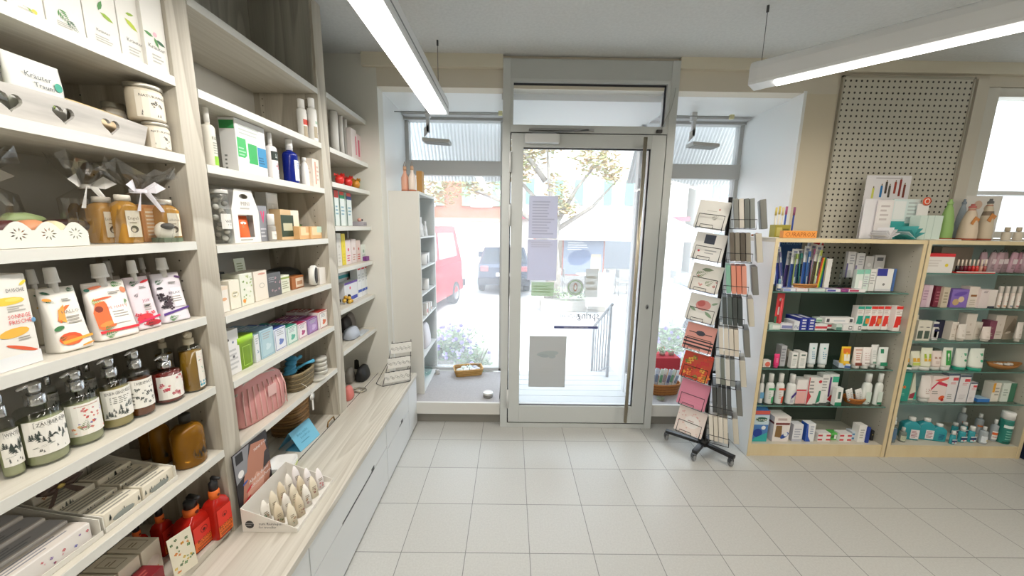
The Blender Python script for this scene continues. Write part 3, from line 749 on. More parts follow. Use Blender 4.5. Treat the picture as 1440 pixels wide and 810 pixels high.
q = MB(); q.box(-3.4, -1.0, -.08, 0, .2, 2.2, mat('7c7468', .6)); q.box(-.5, 2.4, -.08, 0, .2, 2.2, mat('7f858c', .5)); q.box(-3.4, -3.3, -.12, 0, .2, 2.3, mat('9d5c4c')); q.build('shop_front', h2)
h3 = house((14.2, 18.5, GZ), 9.0, 7.2, 'e3e0da', 'pale house with mint shutters at the far right of the street',
      [(-3.2, 3.9, .9, 1.3, '8fc3b3'), (-.6, 3.9, .9, 1.3, '8fc3b3'), (2.2, 3.9, .9, 1.3, '8fc3b3'), (-3.2, .8, 1.4, 1.4), (.2, .8, 1.4, 1.4)])
q = MB(); q.box(-4.6, 4.6, -.25, 0, 2.95, 3.2, mat('b88a86', .7)); q.build('red_gutter', h3)
q = MB(); q.box(-4.4, 4.4, -1.4, 0, 2.2, 2.5, mat('e8e6e2', .8)); q.build('shop_awning', h3)
house((-15.2, 18.6, GZ), 8.6, 6.2, 'd8d4ca', 'pale house at the far left of the street', [(2.2, 3.2, .9, 1.2, '8fae8f'), (-.8, 3.2, .9, 1.2, '8fae8f')])
hx = house((26.5, 14, GZ), 14, 9, 'e4e4e2', 'white house seen through the right hand window', [(-4.2, 3.6, 1.1, 1.5), (-1.2, 3.6, 1.1, 1.5), (2.4, 3.6, 1.1, 1.5), (-4.2, 6.2, 1.1, 1.4), (-1.2, 6.2, 1.1, 1.4)])
# awning of the cafe with tables and chairs
aw = empty('cafe_awning', (3.4, 13.2, GZ), 0, 'wide white awning of the cafe across the street', 'awning')
m = MB(); m.add([(-1.9, 0, 2.25), (3.4, 0, 2.25), (3.4, 3.2, 2.95), (-1.9, 3.2, 2.95), (-1.9, 0, 2.30), (3.4, 0, 2.30), (3.4, 3.2, 3.0), (-1.9, 3.2, 3.0)], [(0, 3, 2, 1), (4, 5, 6, 7), (0, 1, 5, 4), (1, 2, 6, 5), (2, 3, 7, 6), (3, 0, 4, 7)], mat('e9e6e0', .8)); m.build('canopy', aw)
m = MB(); m.box(-1.9, 3.4, -.03, 0, 1.85, 2.28, mat('ece9e2', .8)); m.build('valance', aw)
for x in (-1.75, 3.25): MB().tube([(x, .05, 0), (x, .05, 2.3)], .03, mat('b7b9b8', .5)).build('post', aw)
def cafe_chair(loc, rot, label):
    r = empty('cafe_chair', loc, rot, label, 'chair', 'cafe chairs across the street')
    c = mat('9b9c9a', .5)
    MB().box(-.22, .22, -.22, .22, .44, .47, c, .01).build('seat', r); b = MB(); b.box(-.22, .22, .2, .23, .62, .9, c, .01); b.build('backrest', r)
    for x in (-.2, .2):
        for y in (-.2, .21): MB().tube([(x, y, 0), (x, y, .45 if y < 0 else .9)], .014, c, 6).build('leg', r)
def cafe_table(loc, label):
    r = empty('cafe_table', loc, 0, label, 'table', 'cafe tables across the street')
    MB().lathe([(.33, .71), (.34, .72), (.34, .74), (.33, .745)], mat('d9d9d6', .5), 20).build('tabletop', r); MB().tube([(0, 0, .03), (0, 0, .71)], .03, mat('8c8d8c', .5)).build('pole', r); MB().lathe([(.25, 0), (.24, .02), (.03, .05)], mat('8c8d8c', .5), 16).build('base', r)
tx = [(2.6, 12.3), (4.5, 12.4), (6.4, 12.3)]; pos = ['left of the three', 'middle of the three', 'right of the three']
for i, (x, y) in enumerate(tx):
    cafe_table((x, y, GZ), 'round pale cafe table across the street, %s' % pos[i])
    cafe_chair((x - .55, y, GZ), PI / 2, 'grey cafe chair on the left side of the %s cafe table' % pos[i].split()[0]); cafe_chair((x + .55, y, GZ), -PI / 2, 'grey cafe chair on the right side of the %s cafe table' % pos[i].split()[0])
m = empty('menu_board', (2.05, 13.6, GZ), 0, 'colourful picture board under the cafe awning', 'board')
q = MB(); q.box(-.1, 1.5, 0, .05, .5, 1.9, mat('a86b5c', .7), .01); q.build('frame', m); q = MB(); F = Face(1.5, 1.3, -.004, .55, x=.7); art(q, F, [('r', 0, 0, 1, 1, '8d97a8'), ('e', .4, .5, .3, .2, .3, '5f6f8e'), ('r', .7, .1, .95, .6, 'c9b7a0'), ('l', 4, .1, .7, .6, .95, 'dfe1e4')]); q.build('picture', m)
bd = empty('chalk_board', (2.35, 9.3, GZ), 0, 'pale rectangular board standing before the cafe', 'board')
# tree
rt = random.Random(9)
t = empty('street_tree', (1.25, 10.6, GZ), 0, 'street tree with sparse yellow green leaves outside the door', 'tree')
m = MB(); bark = noise_mat('bark', '8d857b', 'a39b90', 12, .9)
m.tube([(0, 0, 0), (.03, 0, .9), (-.02, .05, 1.8), (.05, 0, 2.6)], [.26, .21, .17, .14], bark, 10)
br = [((.05, 0, 2.5), (-.9, .2, 3.5), (-1.8, .1, 4.4)), ((.05, 0, 2.4), (.6, -.1, 3.4), (1.4, .2, 4.4)), ((.03, 0, 2.3), (-.2, -.2, 3.6), (-.3, 0, 5)), ((0, 0, 2.0), (-1.2, 0, 2.9), (-2.3, .1, 3.3)), ((0, 0, 2.2), (1.1, .1, 2.9), (1.8, 0, 3.7)), ((-.3, -.1, 3.6), (-1, -.4, 4.4), (-1.1, -.5, 5.2))]
for b in br: m.tube(b, [.085, .05, .02], bark, 7)
m.build('trunk', t)
m = MB(); YL = [mat('c2b27a', .7), mat('b7bb84', .7), mat('d4b98a', .7), mat('a3a873', .7), mat('c7a77c', .7)]
for c, r_, n in (((-1.3, 0, 4.2), 1.0, 1100), ((-.5, 0, 4.9), .9, 700), ((1.1, 0, 4.3), .75, 420), ((1.6, 0, 3.9), .5, 200), ((-2.3, .1, 3.6), .7, 420), ((.25, -.1, 2.9), .45, 230), ((-2.9, .2, 4.6), .9, 420), ((.1, .1, 3.5), .5, 150), ((-3.4, .2, 3.4), .7, 300)):
    leaves(m, c, (r_, r_, r_ * .8), n, YL, .115, rt, .3)
m.build('foliage', t)['kind'] = 'stuff'
# parasols at the right
def parasol(loc, label):
    r = empty('parasol', loc, 0, label, 'parasol', 'parasols in the street')
    MB().tube([(0, 0, 0), (0, 0, 2.5)], .025, mat('b9b9b6', .5)).build('pole', r)
    c = MB(); c.lathe([(1.35, 1.95), (1.36, 2.0), (.7, 2.32), (.02, 2.55)], mat('cfe0ee', .8), 8, smooth=False, cap=False); c.lathe([(1.33, 1.96), (.68, 2.29), (.02, 2.5)], mat('cfe0ee', .8), 8, smooth=False, cap=False); c.build('canopy', r)
    MB().lathe([(.28, 0), (.28, .05), (.04, .09)], mat('a4a5a4', .6), 16).build('base', r)
parasol((8.6, 10.4, GZ), 'pale blue parasol in the street behind the card rack')
parasol((11.9, 10.8, GZ), 'pale blue parasol further right in the street')
q = MB(); q.box(-.35, .35, 0, .03, .25, 1.15, mat('c9cac4', .7), .01); q.build('panel', bd); 
for x in (-.3, .3): MB().tube([(x, .015, 0), (x, .015, .3)], .018, mat('9fa09c', .6)).build('leg', bd)
def planter(loc, label, seed):
    rnd = random.Random(seed); r = empty('street_planter', loc, 0, label, 'planter', 'planters across the street')
    MB().box(-.9, .9, -.2, .2, 0, .3, mat('a8a49a', .8), .02).build('trough', r); f = MB(); leaves(f, (0, 0, .48), (.85, .2, .22), 420, GR, .05, rnd, .2); f.build('foliage', r)['kind'] = 'stuff'
planter((1.75, 9.9, GZ), 'long green planter at the foot of the street tree', 1)
planter((6.3, 9.8, GZ), 'long green planter behind the napkin stand', 2)
# ================================================================ right hand cabinets, pegboard
MAPLE = noise_mat('maple_edge', 'e3d3ae', 'ddcaa1', 9, .45, stretch=(1, 1, .1))
INGREY = mat('b7b3a7', .55)
def pegboard_material():
    m, nt, b = _new('perforated_board'); N = nt.nodes; L = nt.links
    tc = N.new('ShaderNodeTexCoord'); sp = N.new('ShaderNodeSeparateXYZ'); L.new(tc.outputs['Object'], sp.inputs[0]); outs = []
    for ax in ('X', 'Z'):
        dv = N.new('ShaderNodeMath'); dv.operation = 'DIVIDE'; dv.inputs[1].default_value = .0362; L.new(sp.outputs[ax], dv.inputs[0])
        fr = N.new('ShaderNodeMath'); fr.operation = 'FRACT'; L.new(dv.outputs[0], fr.inputs[0])
        sb = N.new('ShaderNodeMath'); sb.operation = 'SUBTRACT'; sb.inputs[1].default_value = .5; L.new(fr.outputs[0], sb.inputs[0])
        pw = N.new('ShaderNodeMath'); pw.operation = 'MULTIPLY'; L.new(sb.outputs[0], pw.inputs[0]); L.new(sb.outputs[0], pw.inputs[1]); outs.append(pw)
    ad = N.new('ShaderNodeMath'); L.new(outs[0].outputs[0], ad.inputs[0]); L.new(outs[1].outputs[0], ad.inputs[1])
    lt = N.new('ShaderNodeMath'); lt.operation = 'LESS_THAN'; lt.inputs[1].default_value = .036; L.new(ad.outputs[0], lt.inputs[0])
    mx = N.new('ShaderNodeMix'); mx.data_type = 'RGBA'; mx.inputs[6].default_value = lin('cdc9bb') + (1,); mx.inputs[7].default_value = lin('2f2b28') + (1,)
    L.new(lt.outputs[0], mx.inputs[0]); L.new(mx.outputs[2], b.inputs['Base Color']); b.inputs['Roughness'].default_value = .3
    return m
PEG = pegboard_material()
r = empty('pegboard', (2.16, WY - .016, 0), 0, 'tall perforated cream board on the wall above the right cabinets', 'board')
MB().box(.012, .86, 0, .014, .09, 2.50, PEG).build('perforated_panel', r)
m = MB(); fr_ = mat('b3ae9e', .4, .3)
m.box(0, .012, -.004, .015, .09, 2.512, fr_); m.box(.86, .872, -.004, .015, .09, 2.512, fr_); m.box(.0, .872, -.004, .015, 2.50, 2.512, fr_); m.build('edge_frame', r)

def cabinet(x0, x1, zs, label, mirror):
    r = empty('display_cabinet', (x0, 2.20, 0), 0, label, 'cabinet', 'glass shelf cabinets on the right')
    W_, D, Hh = x1 - x0, .325, 1.46; t = .02
    for sx in (0, W_ - t):
        m = MB(); m.box(sx, sx + t, .004, D, 0, Hh - .024, WHITE if (sx == 0 and not mirror) else INGREY); m.box(sx - .0005, sx + t + .0005, 0, .004, 0, Hh - .024, MAPLE)
        xi = sx + t + .0006 if sx == 0 else sx - .0006
        if sx == 0: m.box(t + .0002, t + .0008, .004, D, .085, Hh - .03, INGREY)
        for y in (.05, .27):
            z = .14
            while z < Hh - .06: m.lathe([(.0026, 0), (.0026, .0005)], mat('6d675c'), 6, M=T(xi if sx == 0 else sx, y, z) @ RY(PI / 2 if sx == 0 else -PI / 2)); z += .032
        m.build('side_panel', r)
    m = MB(); m.box(0, W_, .004, D + .012, Hh - .024, Hh, mat('d5cfc0', .5)); m.box(-.001, W_ + .001, 0, .005, Hh - .024, Hh, MAPLE); m.build('top_panel', r)
    m = MB(); m.box(t, W_ - t, .012, D, .064, .085, mat('d0cbbd', .5)); m.box(t, W_ - t, .006, .012, .0, .085, MAPLE); m.build('plinth', r)
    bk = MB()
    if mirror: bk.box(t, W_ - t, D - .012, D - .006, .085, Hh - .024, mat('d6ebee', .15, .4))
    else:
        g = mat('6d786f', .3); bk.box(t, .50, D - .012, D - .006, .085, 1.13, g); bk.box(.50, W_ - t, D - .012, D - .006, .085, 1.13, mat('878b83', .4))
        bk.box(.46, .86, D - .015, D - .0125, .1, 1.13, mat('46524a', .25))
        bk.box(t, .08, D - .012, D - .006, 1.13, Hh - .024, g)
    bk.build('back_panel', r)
    for z in zs[:-1]:
        s = MB(); s.box(t + .002, W_ - t - .002, .03, D - .02, z - .006, z, SHELFG); s.box(t + .002, W_ - t - .002, .028, .0305, z - .006, z, mat('5f8f86', .15)); s.build('glass_shelf', r)
        for sx in (t + .001, W_ - t - .01):
            for y in (.06, .26): MB().box(sx, sx + .009, y, y + .009, z - .011, z - .0062, STEEL).build('shelf_pin', r)
    return r
ZA = [1.125, .872, .612, .352, .0855]; ZB = [1.255, 1.03, .808, .607, .378, .0855]
cabinet(1.615, 2.545, ZA, 'maple edged display cabinet with dental goods beside the napkin stand', False)
cabinet(2.555, 3.47, ZB, 'maple edged display cabinet with mirrored back at the right edge', True)
m = MB(); m.box(3.49, 3.9, 2.15, 2.5, 0, 1.2, mat('1c2a44', .5), .006); o = m.build('storage_bin'); tag(o, 'dark blue bin standing right of the mirrored display cabinet', 'bin')

# ================================================================ item builders
CUR = [0, 0, 1]
def crop(ox, oy, s): CUR[:] = [ox, oy, s]
def cx_(x): return CUR[0] + x * CUR[2]
def cy_(y): return CUR[1] + y * CUR[2]
def span(side, xl, xr, yt, z0, P):
    """size and place of an upright front lying in the plane x=P (left shelving) or y=P (right side), read between two photo columns"""
    f = onx if side == 'L' else ony
    a = f(cx_(xl), cy_(yt), P); b = f(cx_(xr), cy_(yt), P); c = f(cx_((xl + xr) / 2), cy_(yt), P)
    if side == 'L': return Vector((P, (a.y + b.y) / 2, z0)), abs(b.y - a.y), c.z - z0
    return Vector(((a.x + b.x) / 2, P, z0)), abs(b.x - a.x), c.z - z0
def rspan(side, xl, xr, yt, z0, P):
    f = onx if side == 'L' else ony
    c = f(cx_((xl + xr) / 2), cy_(yt), P); ra, rb = ray(cx_(xl), cy_(yt)), ray(cx_(xr), cy_(yt))
    ra.z = rb.z = 0; D = math.hypot(c.x, c.y)
    return Vector((c.x, c.y, z0)), D * math.sin(ra.angle(rb) / 2), c.z - z0
def sq(w, d, z, n=20, ex=3.0, cx=0, cy=0):
    out = []
    for i in range(n):
        a = 2 * PI * i / n; c, s_ = math.cos(a), math.sin(a)
        out.append((cx + math.copysign(abs(c) ** (2 / ex), c) * w / 2, cy + math.copysign(abs(s_) ** (2 / ex), s_) * d / 2, z))
    return out
def carton_mesh(w, d, h, col, front=(), left=(), right=(), top=(), bev=.0012):
    m = MB(); m.box(-w / 2, w / 2, 0, d, 0, h, col, min(bev, w * .1, d * .1))
    if front: art(m, Face(w, h, 0, 0), front)
    if left: art(m, Face(d, h, 0, 0, M=T(-w / 2, d / 2, 0) @ RZ(-PI / 2)), left)
    if right: art(m, Face(d, h, 0, 0, M=T(w / 2, d / 2, 0) @ RZ(PI / 2)), right)
    if top: art(m, Face(w, d, 0, 0, M=T(0, 0, h) @ RX(-PI / 2) @ T(0, 0, 0)), top)
    return m
def put(o, loc, rot, label, cat, group=None):
    o.location = Vector(loc) + Vector((0, 0, .0007)); o.rotation_euler = rot if isinstance(rot, tuple) else (0, 0, rot); tag(o, label, cat, group); return o
CLAST = [0, 0, 0]
ROT = {'L': PI / 2, 'R': 0}
def clear_of_uprights(fn):
    """slide a thing a little forwards or backwards on its board until it stands clear of the uprights of its bay"""
    def g(side, xl, xr, yt, z0, P):
        L_ = side == 'L'
        if not L_ and z0 > 1.4: return fn(side, xl, xr, yt, z0, P)
        yf = fn(side, xl, xr, yt, z0, -.98 if L_ else 2.21)[0][1 if L_ else 0]; lo, hi = min(BAYS.values() if L_ else ((1.638, 2.522), (2.578, 3.447)), key=lambda q: max(q[0] - yf, yf - q[1], 0))
        for k in range(50):
            for sg in (1, -1):
                Q = P + sg * .005 * k
                if (Q > -.982 or Q < -1.27) if L_ else (Q < 2.225 or Q > 2.47): continue
                loc, w, h = fn(side, xl, xr, yt, z0, Q); hw = w / 2 if fn.__name__ == 'span' else w
                c_ = loc[1 if L_ else 0]
                if c_ - hw > lo + .001 and c_ + hw < hi - .001: return loc, w, h
        loc, w, h = fn(side, xl, xr, yt, z0, -.99 if L_ else P); hw = w / 2 if fn.__name__ == 'span' else w; a = 1 if L_ else 0
        loc[a] = min(max(loc[a], lo + hw + .001), hi - hw - .001); return loc, w, h
    return g
def below_next_board(fn):
    def g(side, xl, xr, yt, z0, P):
        loc, w, h = fn(side, xl, xr, yt, z0, P)
        if side == 'L':
            bay = min(BAYS, key=lambda b: max(BAYS[b][0] - loc.y, loc.y - BAYS[b][1], 0)); up = [q for q in SHELF_Z[bay] if q > z0 + .06]
            if up: h = min(h, min(up) - .029 - z0)
        return loc, w, h
    return g
span = below_next_board(clear_of_uprights(span)); rspan = below_next_board(clear_of_uprights(rspan))
def carton(side, xl, xr, yt, z0, P, d, col, label, front=(), left=(), right=(), top=(), name='carton', cat='box', group=None, rot=0, hmax=None, lift=0):
    loc, w, h = span(side, xl, xr, yt, z0, P); h = min(h, hmax) if hmax else h
    h = max(h, .01); CLAST[:] = [loc.y, w, h]
    return put(carton_mesh(w, d, h, col, front, left, right, top).build(name), loc + Vector((0, 0, .0004 + lift)), ROT[side] + rot, label, cat, group)
def wedge_pouch(w, d, h, col, items, capcol='f2f2ef', name='refill_pouch'):
    r = empty(name, (0, 0, 0)); m = MB(); rings = []
    for t in (0, .04, .3, .6, .85, .96, 1):
        ww = w * (.97 if t in (0, 1) else 1) * (1 - .06 * math.sin(PI * t)); dd = d * (1 - t) ** 1.0 + .006
        rings.append([(x, y - d / 2 * 0, z) for x, y, z in sq(ww, dd, h * t, 16, 6)])
    m.loft(rings, col, True)
    tilt = math.atan2(d / 2, h); F = Face(w * .95, h * .99, 0, 0, M=T(0, -d / 2 - .0035, 0) @ RX(-tilt))
    art(m, F, items, .001); m.build('pouch_body', r)
    c = MB(); cr = w * .17; c.lathe([(cr * .62, h - .012), (cr * .62, h + .012)], 'e6e4df', 14); c.lathe([(cr * 1.08, h + .010), (cr * 1.08, h + .016), (cr, h + .018), (cr * .92, h + .043), (cr * .8, h + .046)], capcol, 18); c.build('screw_cap', r)
    return r
def round_bottle(name, R, h, body, neck=.35, shoulder=.1, capm='f0f0ee', caph=.16, capr=.5, lab=None, liquid=None, sx=1, sy=1, labc='f2f0ea', lz=(.15, .7), lw=2.4, capshape=0):
    """parts: bottle, label, cap"""
    r = empty(name, (0, 0, 0)); hb = h * (1 - caph)
    m = MB(); s0 = hb * (1 - shoulder - .04)
    prof = [(R * .9, 0), (R * .98, .002), (R, .006), (R, s0)]
    for i in range(1, 6):
        t = i / 5; prof.append((R * (neck + (1 - neck) * math.cos(t * PI / 2) ** 1.0), s0 + hb * shoulder * math.sin(t * PI / 2)))
    prof.append((R * neck, hb)); m.lathe(prof, body, 24, sx=sx, sy=sy); m.build('bottle', r)
    if lab is not None:
        q = MB(); F = Face(R * lw, s0 * (lz[1] - lz[0]), 0, s0 * lz[0], R=R + .0004, sx=sx) if sy == 1 else Face(R * lw * .8 * sx, s0 * (lz[1] - lz[0]), -R * sy * .98 - .002, s0 * lz[0])
        art(q, F, ([('r', 0, 0, 1, 1, labc)] if labc else []) + list(lab)); q.build('label', r)
    c = MB(); cr = R * capr
    if capshape == 0: c.lathe([(cr, hb - .001), (cr, h - .003), (cr * .93, h)], capm, 20)
    elif capshape == 1: c.lathe([(cr * 1.1, hb - .001), (cr * 1.1, hb + .004), (cr, hb + .005), (cr * .7, h - .004), (cr * .55, h)], capm, 20)
    c.build('cap', r)
    return r
def pump_bottle(name, R, h, liquid, level, lab, pumpm, square=False, labc='f1efe8', clear=CLEARP, lz=(.2, .78), nozzle=-1, pump_h=.27, collar=None, lw=2.5, tube=False):
    """parts: bottle, liquid, label, collar, pump head (> nozzle)"""
    r = empty(name, (0, 0, 0)); hb = h * (1 - pump_h); ex = 5 if square else 2
    def rings(k, z0, z1, sh):
        rr = [sq(2 * R * k * .95, 2 * R * k * .95, z0, 28, ex), sq(2 * R * k, 2 * R * k, z0 + .004, 28, ex), sq(2 * R * k, 2 * R * k, z1, 28, ex)]
        if sh:
            for t in (.35, .7, .9, 1): rr.append(sq(2 * R * k * (1 - .62 * t ** 2), 2 * R * k * (1 - .62 * t ** 2), z1 + (hb - .006 - z1) * math.sin(t * PI / 2), 28, ex if t < .9 else 2))
            rr.append(sq(2 * R * .38, 2 * R * .38, hb, 28, 2))
        return rr
    zs = hb * .91
    m = MB(); m.loft(rings(1, 0, zs, True), clear, True); b = m.build('bottle', r)
    q = MB(); q.loft(rings(.955, .005, hb * level, False), liquid, True); q.build('liquid', r)
    q = MB(); H_ = hb * (lz[1] - lz[0])
    F = Face(R * 1.8, H_, -R - .0006, hb * lz[0]) if square else Face(R * lw, H_, 0, hb * lz[0], R=R + .0005)
    art(q, F, [('r', 0, 0, 1, 1, labc)] + list(lab)); q.build('label', r)
    cr = R * .47; c = MB(); c.lathe([(cr, hb - .002), (cr * 1.03, hb), (cr * 1.03, hb + h * pump_h * .42), (cr * .9, hb + h * pump_h * .44)], collar or pumpm, 22); c.build('collar', r)
    p = MB(); z = hb + h * pump_h * .45; p.lathe([(cr * .7, z), (cr * .8, z + h * pump_h * .2), (cr * .85, z + h * pump_h * .4), (cr * .75, h - .004), (cr * .3, h)], pumpm, 18); pp = p.build('pump_head', r)
    n = MB(); n.tube([(0, 0, h - .008), (nozzle * R * .4, -R * .1, h - .006), (nozzle * R * .8, -R * .2, h - .010)], [cr * .42, cr * .36, cr * .2], pumpm, 8); n.build('nozzle', pp)
    if tube: t = MB(); t.tube([(0, 0, hb), (R * .1, R * .3, hb * .5), (-R * .2, 0, .01)], .003, 'dcd9c9', 6); t.build('dip_tube', b)
    return r
def squeeze_tube(name, w, h, col, items, capcol='f3f3f1', caph=.14, capw=.72, flat=.004, d=None):
    """stands on its cap: round at the cap, crimped flat at the top"""
    r = empty(name, (0, 0, 0)); d = d or w * .62; hc = h * caph; m = MB(); rings = []
    for t in (0, .1, .35, .65, .9, .935, 1):
        ww = w * (.86 + .14 * t); dd = d * (1 - t) ** .8 + flat if t < .93 else flat * .6
        rings.append(sq(ww, dd, hc + (h - hc) * t, 20, 2.4))
    m.loft(rings, col, True)
    tilt = math.atan2(d / 2, h - hc); F = Face(w * .74, (h - hc) * .9, 0, 0, M=T(0, -d / 2 - .0012, hc + .002) @ RX(-tilt * .95))
    art(m, F, items, .0012); m.build('tube', r)
    c = MB(); c.lathe([(w * capw / 2, 0), (w * capw / 2, hc * .9), (w * capw / 2 * .95, hc)], capcol, 18, sy=min(1, d / w * 1.25)); c.build('cap', r)
    return r
def glass_jar(name, R, h, body, lidm, lab=(), labc='efece2', lidh=.14, lw=1.9, lz=(.12, .8), neck=1.0):
    r = empty(name, (0, 0, 0)); hb = h * (1 - lidh)
    m = MB(); m.lathe([(R * .9, 0), (R, .006), (R, hb * .86), (R * neck * .98, hb * .95), (R * neck * .92, hb)], body, 24); m.build('jar', r)
    q = MB(); art(q, Face(R * lw, hb * (lz[1] - lz[0]), 0, hb * lz[0], R=R + .0005), [('r', 0, 0, 1, 1, labc)] + list(lab)); q.build('label', r)
    c = MB(); c.lathe([(R * neck, hb), (R * neck * 1.03, hb + .002), (R * neck * 1.03, h - .002), (R * neck, h)], lidm, 24); c.build('lid', r)
    return r
def wicker(name, w, d, h, col, col2, rows=7, flare=1.12, ex=4, hollow=True, parent=None, rim=.006):
    r = empty(name, (0, 0, 0)); m = MB(); n = 56
    for j in range(rows):
        z = h * (j + .5) / rows; k = 1 + (flare - 1) * z / h; pts = []
        base = sq(w * k / flare, d * k / flare, z, n, ex)
        for i, p in enumerate(base):
            a = .0022 * (1 if (i + j) % 2 else -1); v = Vector((p[0], p[1], 0)).normalized(); pts.append((p[0] + v.x * a, p[1] + v.y * a, z))
        m.tube(pts, h / rows * .52, col if j % 2 else col2, 5, closed=True)
    b = m.build('woven_side', r)
    m = MB(); m.loft([sq(w / flare, d / flare, 0, 24, ex), sq(w / flare, d / flare, .004, 24, ex)], col2); m.build('base', r)
    m = MB(); m.tube([(p[0], p[1], h) for p in sq(w, d, h, 40, ex)], rim, col, 7, closed=True); m.build('rim', r)
    return r
def mug(name, R, h, col, items=(), hs=1):
    r = empty(name, (0, 0, 0)); m = MB(); m.lathe([(R * .8, 0), (R, .006), (R, h), (R * .93, h), (R * .9, .012), (.0005, .01)], col, 24, cap=False)
    m.lathe([(R * .8, 0.0005), (.0005, .0)], col, 24, cap=False)
    art(m, Face(R * 1.6, h * .8, 0, h * .1, R=R), items); m.build('cup', r)
    q = MB(); q.tube([(hs * R * .95, 0, h * .8), (hs * R * 1.5, 0, h * .78), (hs * R * 1.65, 0, h * .5), (hs * R * 1.4, 0, h * .25), (hs * R * .93, 0, h * .2)], .0045, col, 8); q.build('handle', r)
    return r
WH, CRM, LG, DG = 'f1f1ee', 'e9e3d3', 'c9c9c6', '6b6b6b'
MC['x'] = None
# ================================================================ goods in the dental cabinet (right side, left unit)
def C(xl, xr, yt, z0, P, d, col, label, **k): return carton('R', xl, xr, yt, z0, P, d, col, label, **k)
def blister(xl, xr, yt, z0, P, lean, ctop, cbot, brush, label):
    loc, w, h = span('R', xl, xr, yt, z0, P); w = max(w, .03); h = max(h, .19)
    r = empty('toothbrush_pack', (0, 0, 0)); m = MB(); m.box(-w / 2, w / 2, 0, .0012, 0, h, ctop); art(m, Face(w, h, 0, 0), [('r', 0, 0, 1, .62, cbot), ('t', 'CS 5460', .5, .82, .05, '3a57a5'), ('r', .25, .9, .75, .95, '8b93b5'), ('r', .62, .04, .95, .3, 'dfe4ea')]); m.build('card', r)
    b = MB(); b.tube([(0, -.009, h * .1), (-.002, -.010, h * .5), (.001, -.009, h * .86)], [.0045, .0035, .003], brush, 7); b.box(-.006, .006, -.022, -.011, h * .75, h * .88, mat(brush, .5), .002); b.build('toothbrush', r)
    g = MB(); g.loft([[(x, -.001, z) for x, z in ((-w * .22, h * .06), (w * .22, h * .06), (w * .2, h * .9), (-w * .2, h * .9))], [(x, -.024, z) for x, z in ((-w * .2, h * .08), (w * .2, h * .08), (w * .17, h * .88), (-w * .17, h * .88))]], CLEARP, False); g.build('blister', r)
    put(r, loc, (-.12, lean, 0), label, 'toothbrush', 'toothbrush packs in the wicker basket')
crop(1040, 320, .2222)
z = ZA[0]
m = MB(); loc, w_, h_ = span('R', 262, 400, 82, z, 2.47); m.box(-w_ / 2, w_ / 2, 0, .006, 0, h_, '1f4f86'); art(m, Face(w_, h_, 0, 0), [('t', 'CURAPROX', .5, .93, .06, '7fa6d6'), ('r', .0, .0, .2, .5, '2440a0')])
put(m.build('display_backboard'), loc, 0, 'dark blue display board with pale lettering behind the toothbrush packs', 'display board')
bk = wicker('wicker_basket', .17, .10, .04, 'c98d4e', 'b5763a', 5, 1.3, 2.2)
put(bk, onx(0, 0, 1) * 0 + Vector((ony(cx_(392), cy_(350), 2.31).x, 2.31, z + .0005)), 0, 'small orange brown basket holding toothbrush packs on the top glass shelf', 'basket', 'baskets in the dental cabinet')
for i, (a, b, y, ln, c1, c2, br, lb) in enumerate([
    (272, 312, 122, -.10, 'eef0f2', '2d3f9c', '8f86b8', 'blue carded toothbrush with a grey violet brush, leftmost in the basket'),
    (300, 345, 150, .12, 'e9eaf0', '4a3f80', 'a9b8c4', 'toothbrush pack with purple lower half, second from left in the basket'),
    (335, 380, 135, .10, 'edeff2', '2c4d94', 'b6d06a', 'toothbrush pack with lime green brush in the wicker basket'),
    (375, 425, 135, .02, 'f1f2f3', '1c4f7a', '4fb8ae', 'toothbrush pack with teal brush in the wicker basket'),
    (420, 462, 118, .08, 'eef0f4', '2d5aa8', '3f7fd0', 'toothbrush pack with bright blue brush in the wicker basket'),
    (448, 490, 100, .12, 'f4eeee', '27407c', 'e0559a', 'toothbrush pack with pink brush and red topped card'),
    (480, 522, 108, .14, 'f3ecec', '5b4a3a', 'd6e04a', 'toothbrush pack with yellow green brush, rightmost in the basket')]):
    blister(a, b, y, z + .012, 2.275 + (i % 2) * .03 + i * .004, ln, c1, c2, br, lb)
C(455, 535, 90, z, 2.44, .03, 'f0eeee', 'white carton with a red striped top behind the toothbrush packs', front=[('p', [(.0, .8), (.5, .8), (.75, 1), (.2, 1)], 'd0343c'), ('p', [(.7, .8), (1, .8), (1, .95), (.9, 1)], 'd0343c'), ('r', 0, .1, 1, .5, '6470a0')], name='striped_carton')
C(505, 572, 192, z, 2.33, .025, '20242c', 'black card pack with rainbow stripes beside the toothbrush basket', front=[('p', [(0, .1), (.15, 0), (.42, 1), (.3, 1)], 'd93a32'), ('p', [(.15, 0), (.3, 0), (.55, 1), (.42, 1)], 'e8c93a'), ('p', [(.3, 0), (.45, 0), (.68, 1), (.55, 1)], '3fa24a'), ('p', [(.45, 0), (.62, 0), (.8, 1), (.68, 1)], '3f55b8')], name='rainbow_pack', rot=0)
C(560, 592, 198, z, 2.31, .012, 'ecebe8', 'slim white card leaning beside the rainbow striped pack', name='card_pack', cat='card')
o = round_bottle('drop_bottle', .014, .075, mat('e8eef4', .4), caph=.4, capm='8fc3dc', lab=[('r', 0, 0, 1, .45, '2b4a86')]); put(o, Vector((ony(cx_(247), cy_(380), 2.27).x, 2.27, z)), 0, 'tiny white and blue dropper bottle at the left end of the top glass shelf', 'bottle')
fl = [(275, 362, 'dfe3f0', '8fa4e0'), (362, 440, 'f2e3ea', 'f4f1f2'), (442, 548, 'cfdcd9', 'c7d6d9'), (552, 655, 'e9e9f4', '5d5fae'), (640, 700, '8a3a86', 'a3508c'), (692, 806, 'f3f2f3', 'c0456e')]
nm = ['leftmost', 'second from left', 'third from left', 'fourth from left', 'purple fifth one', 'rightmost']
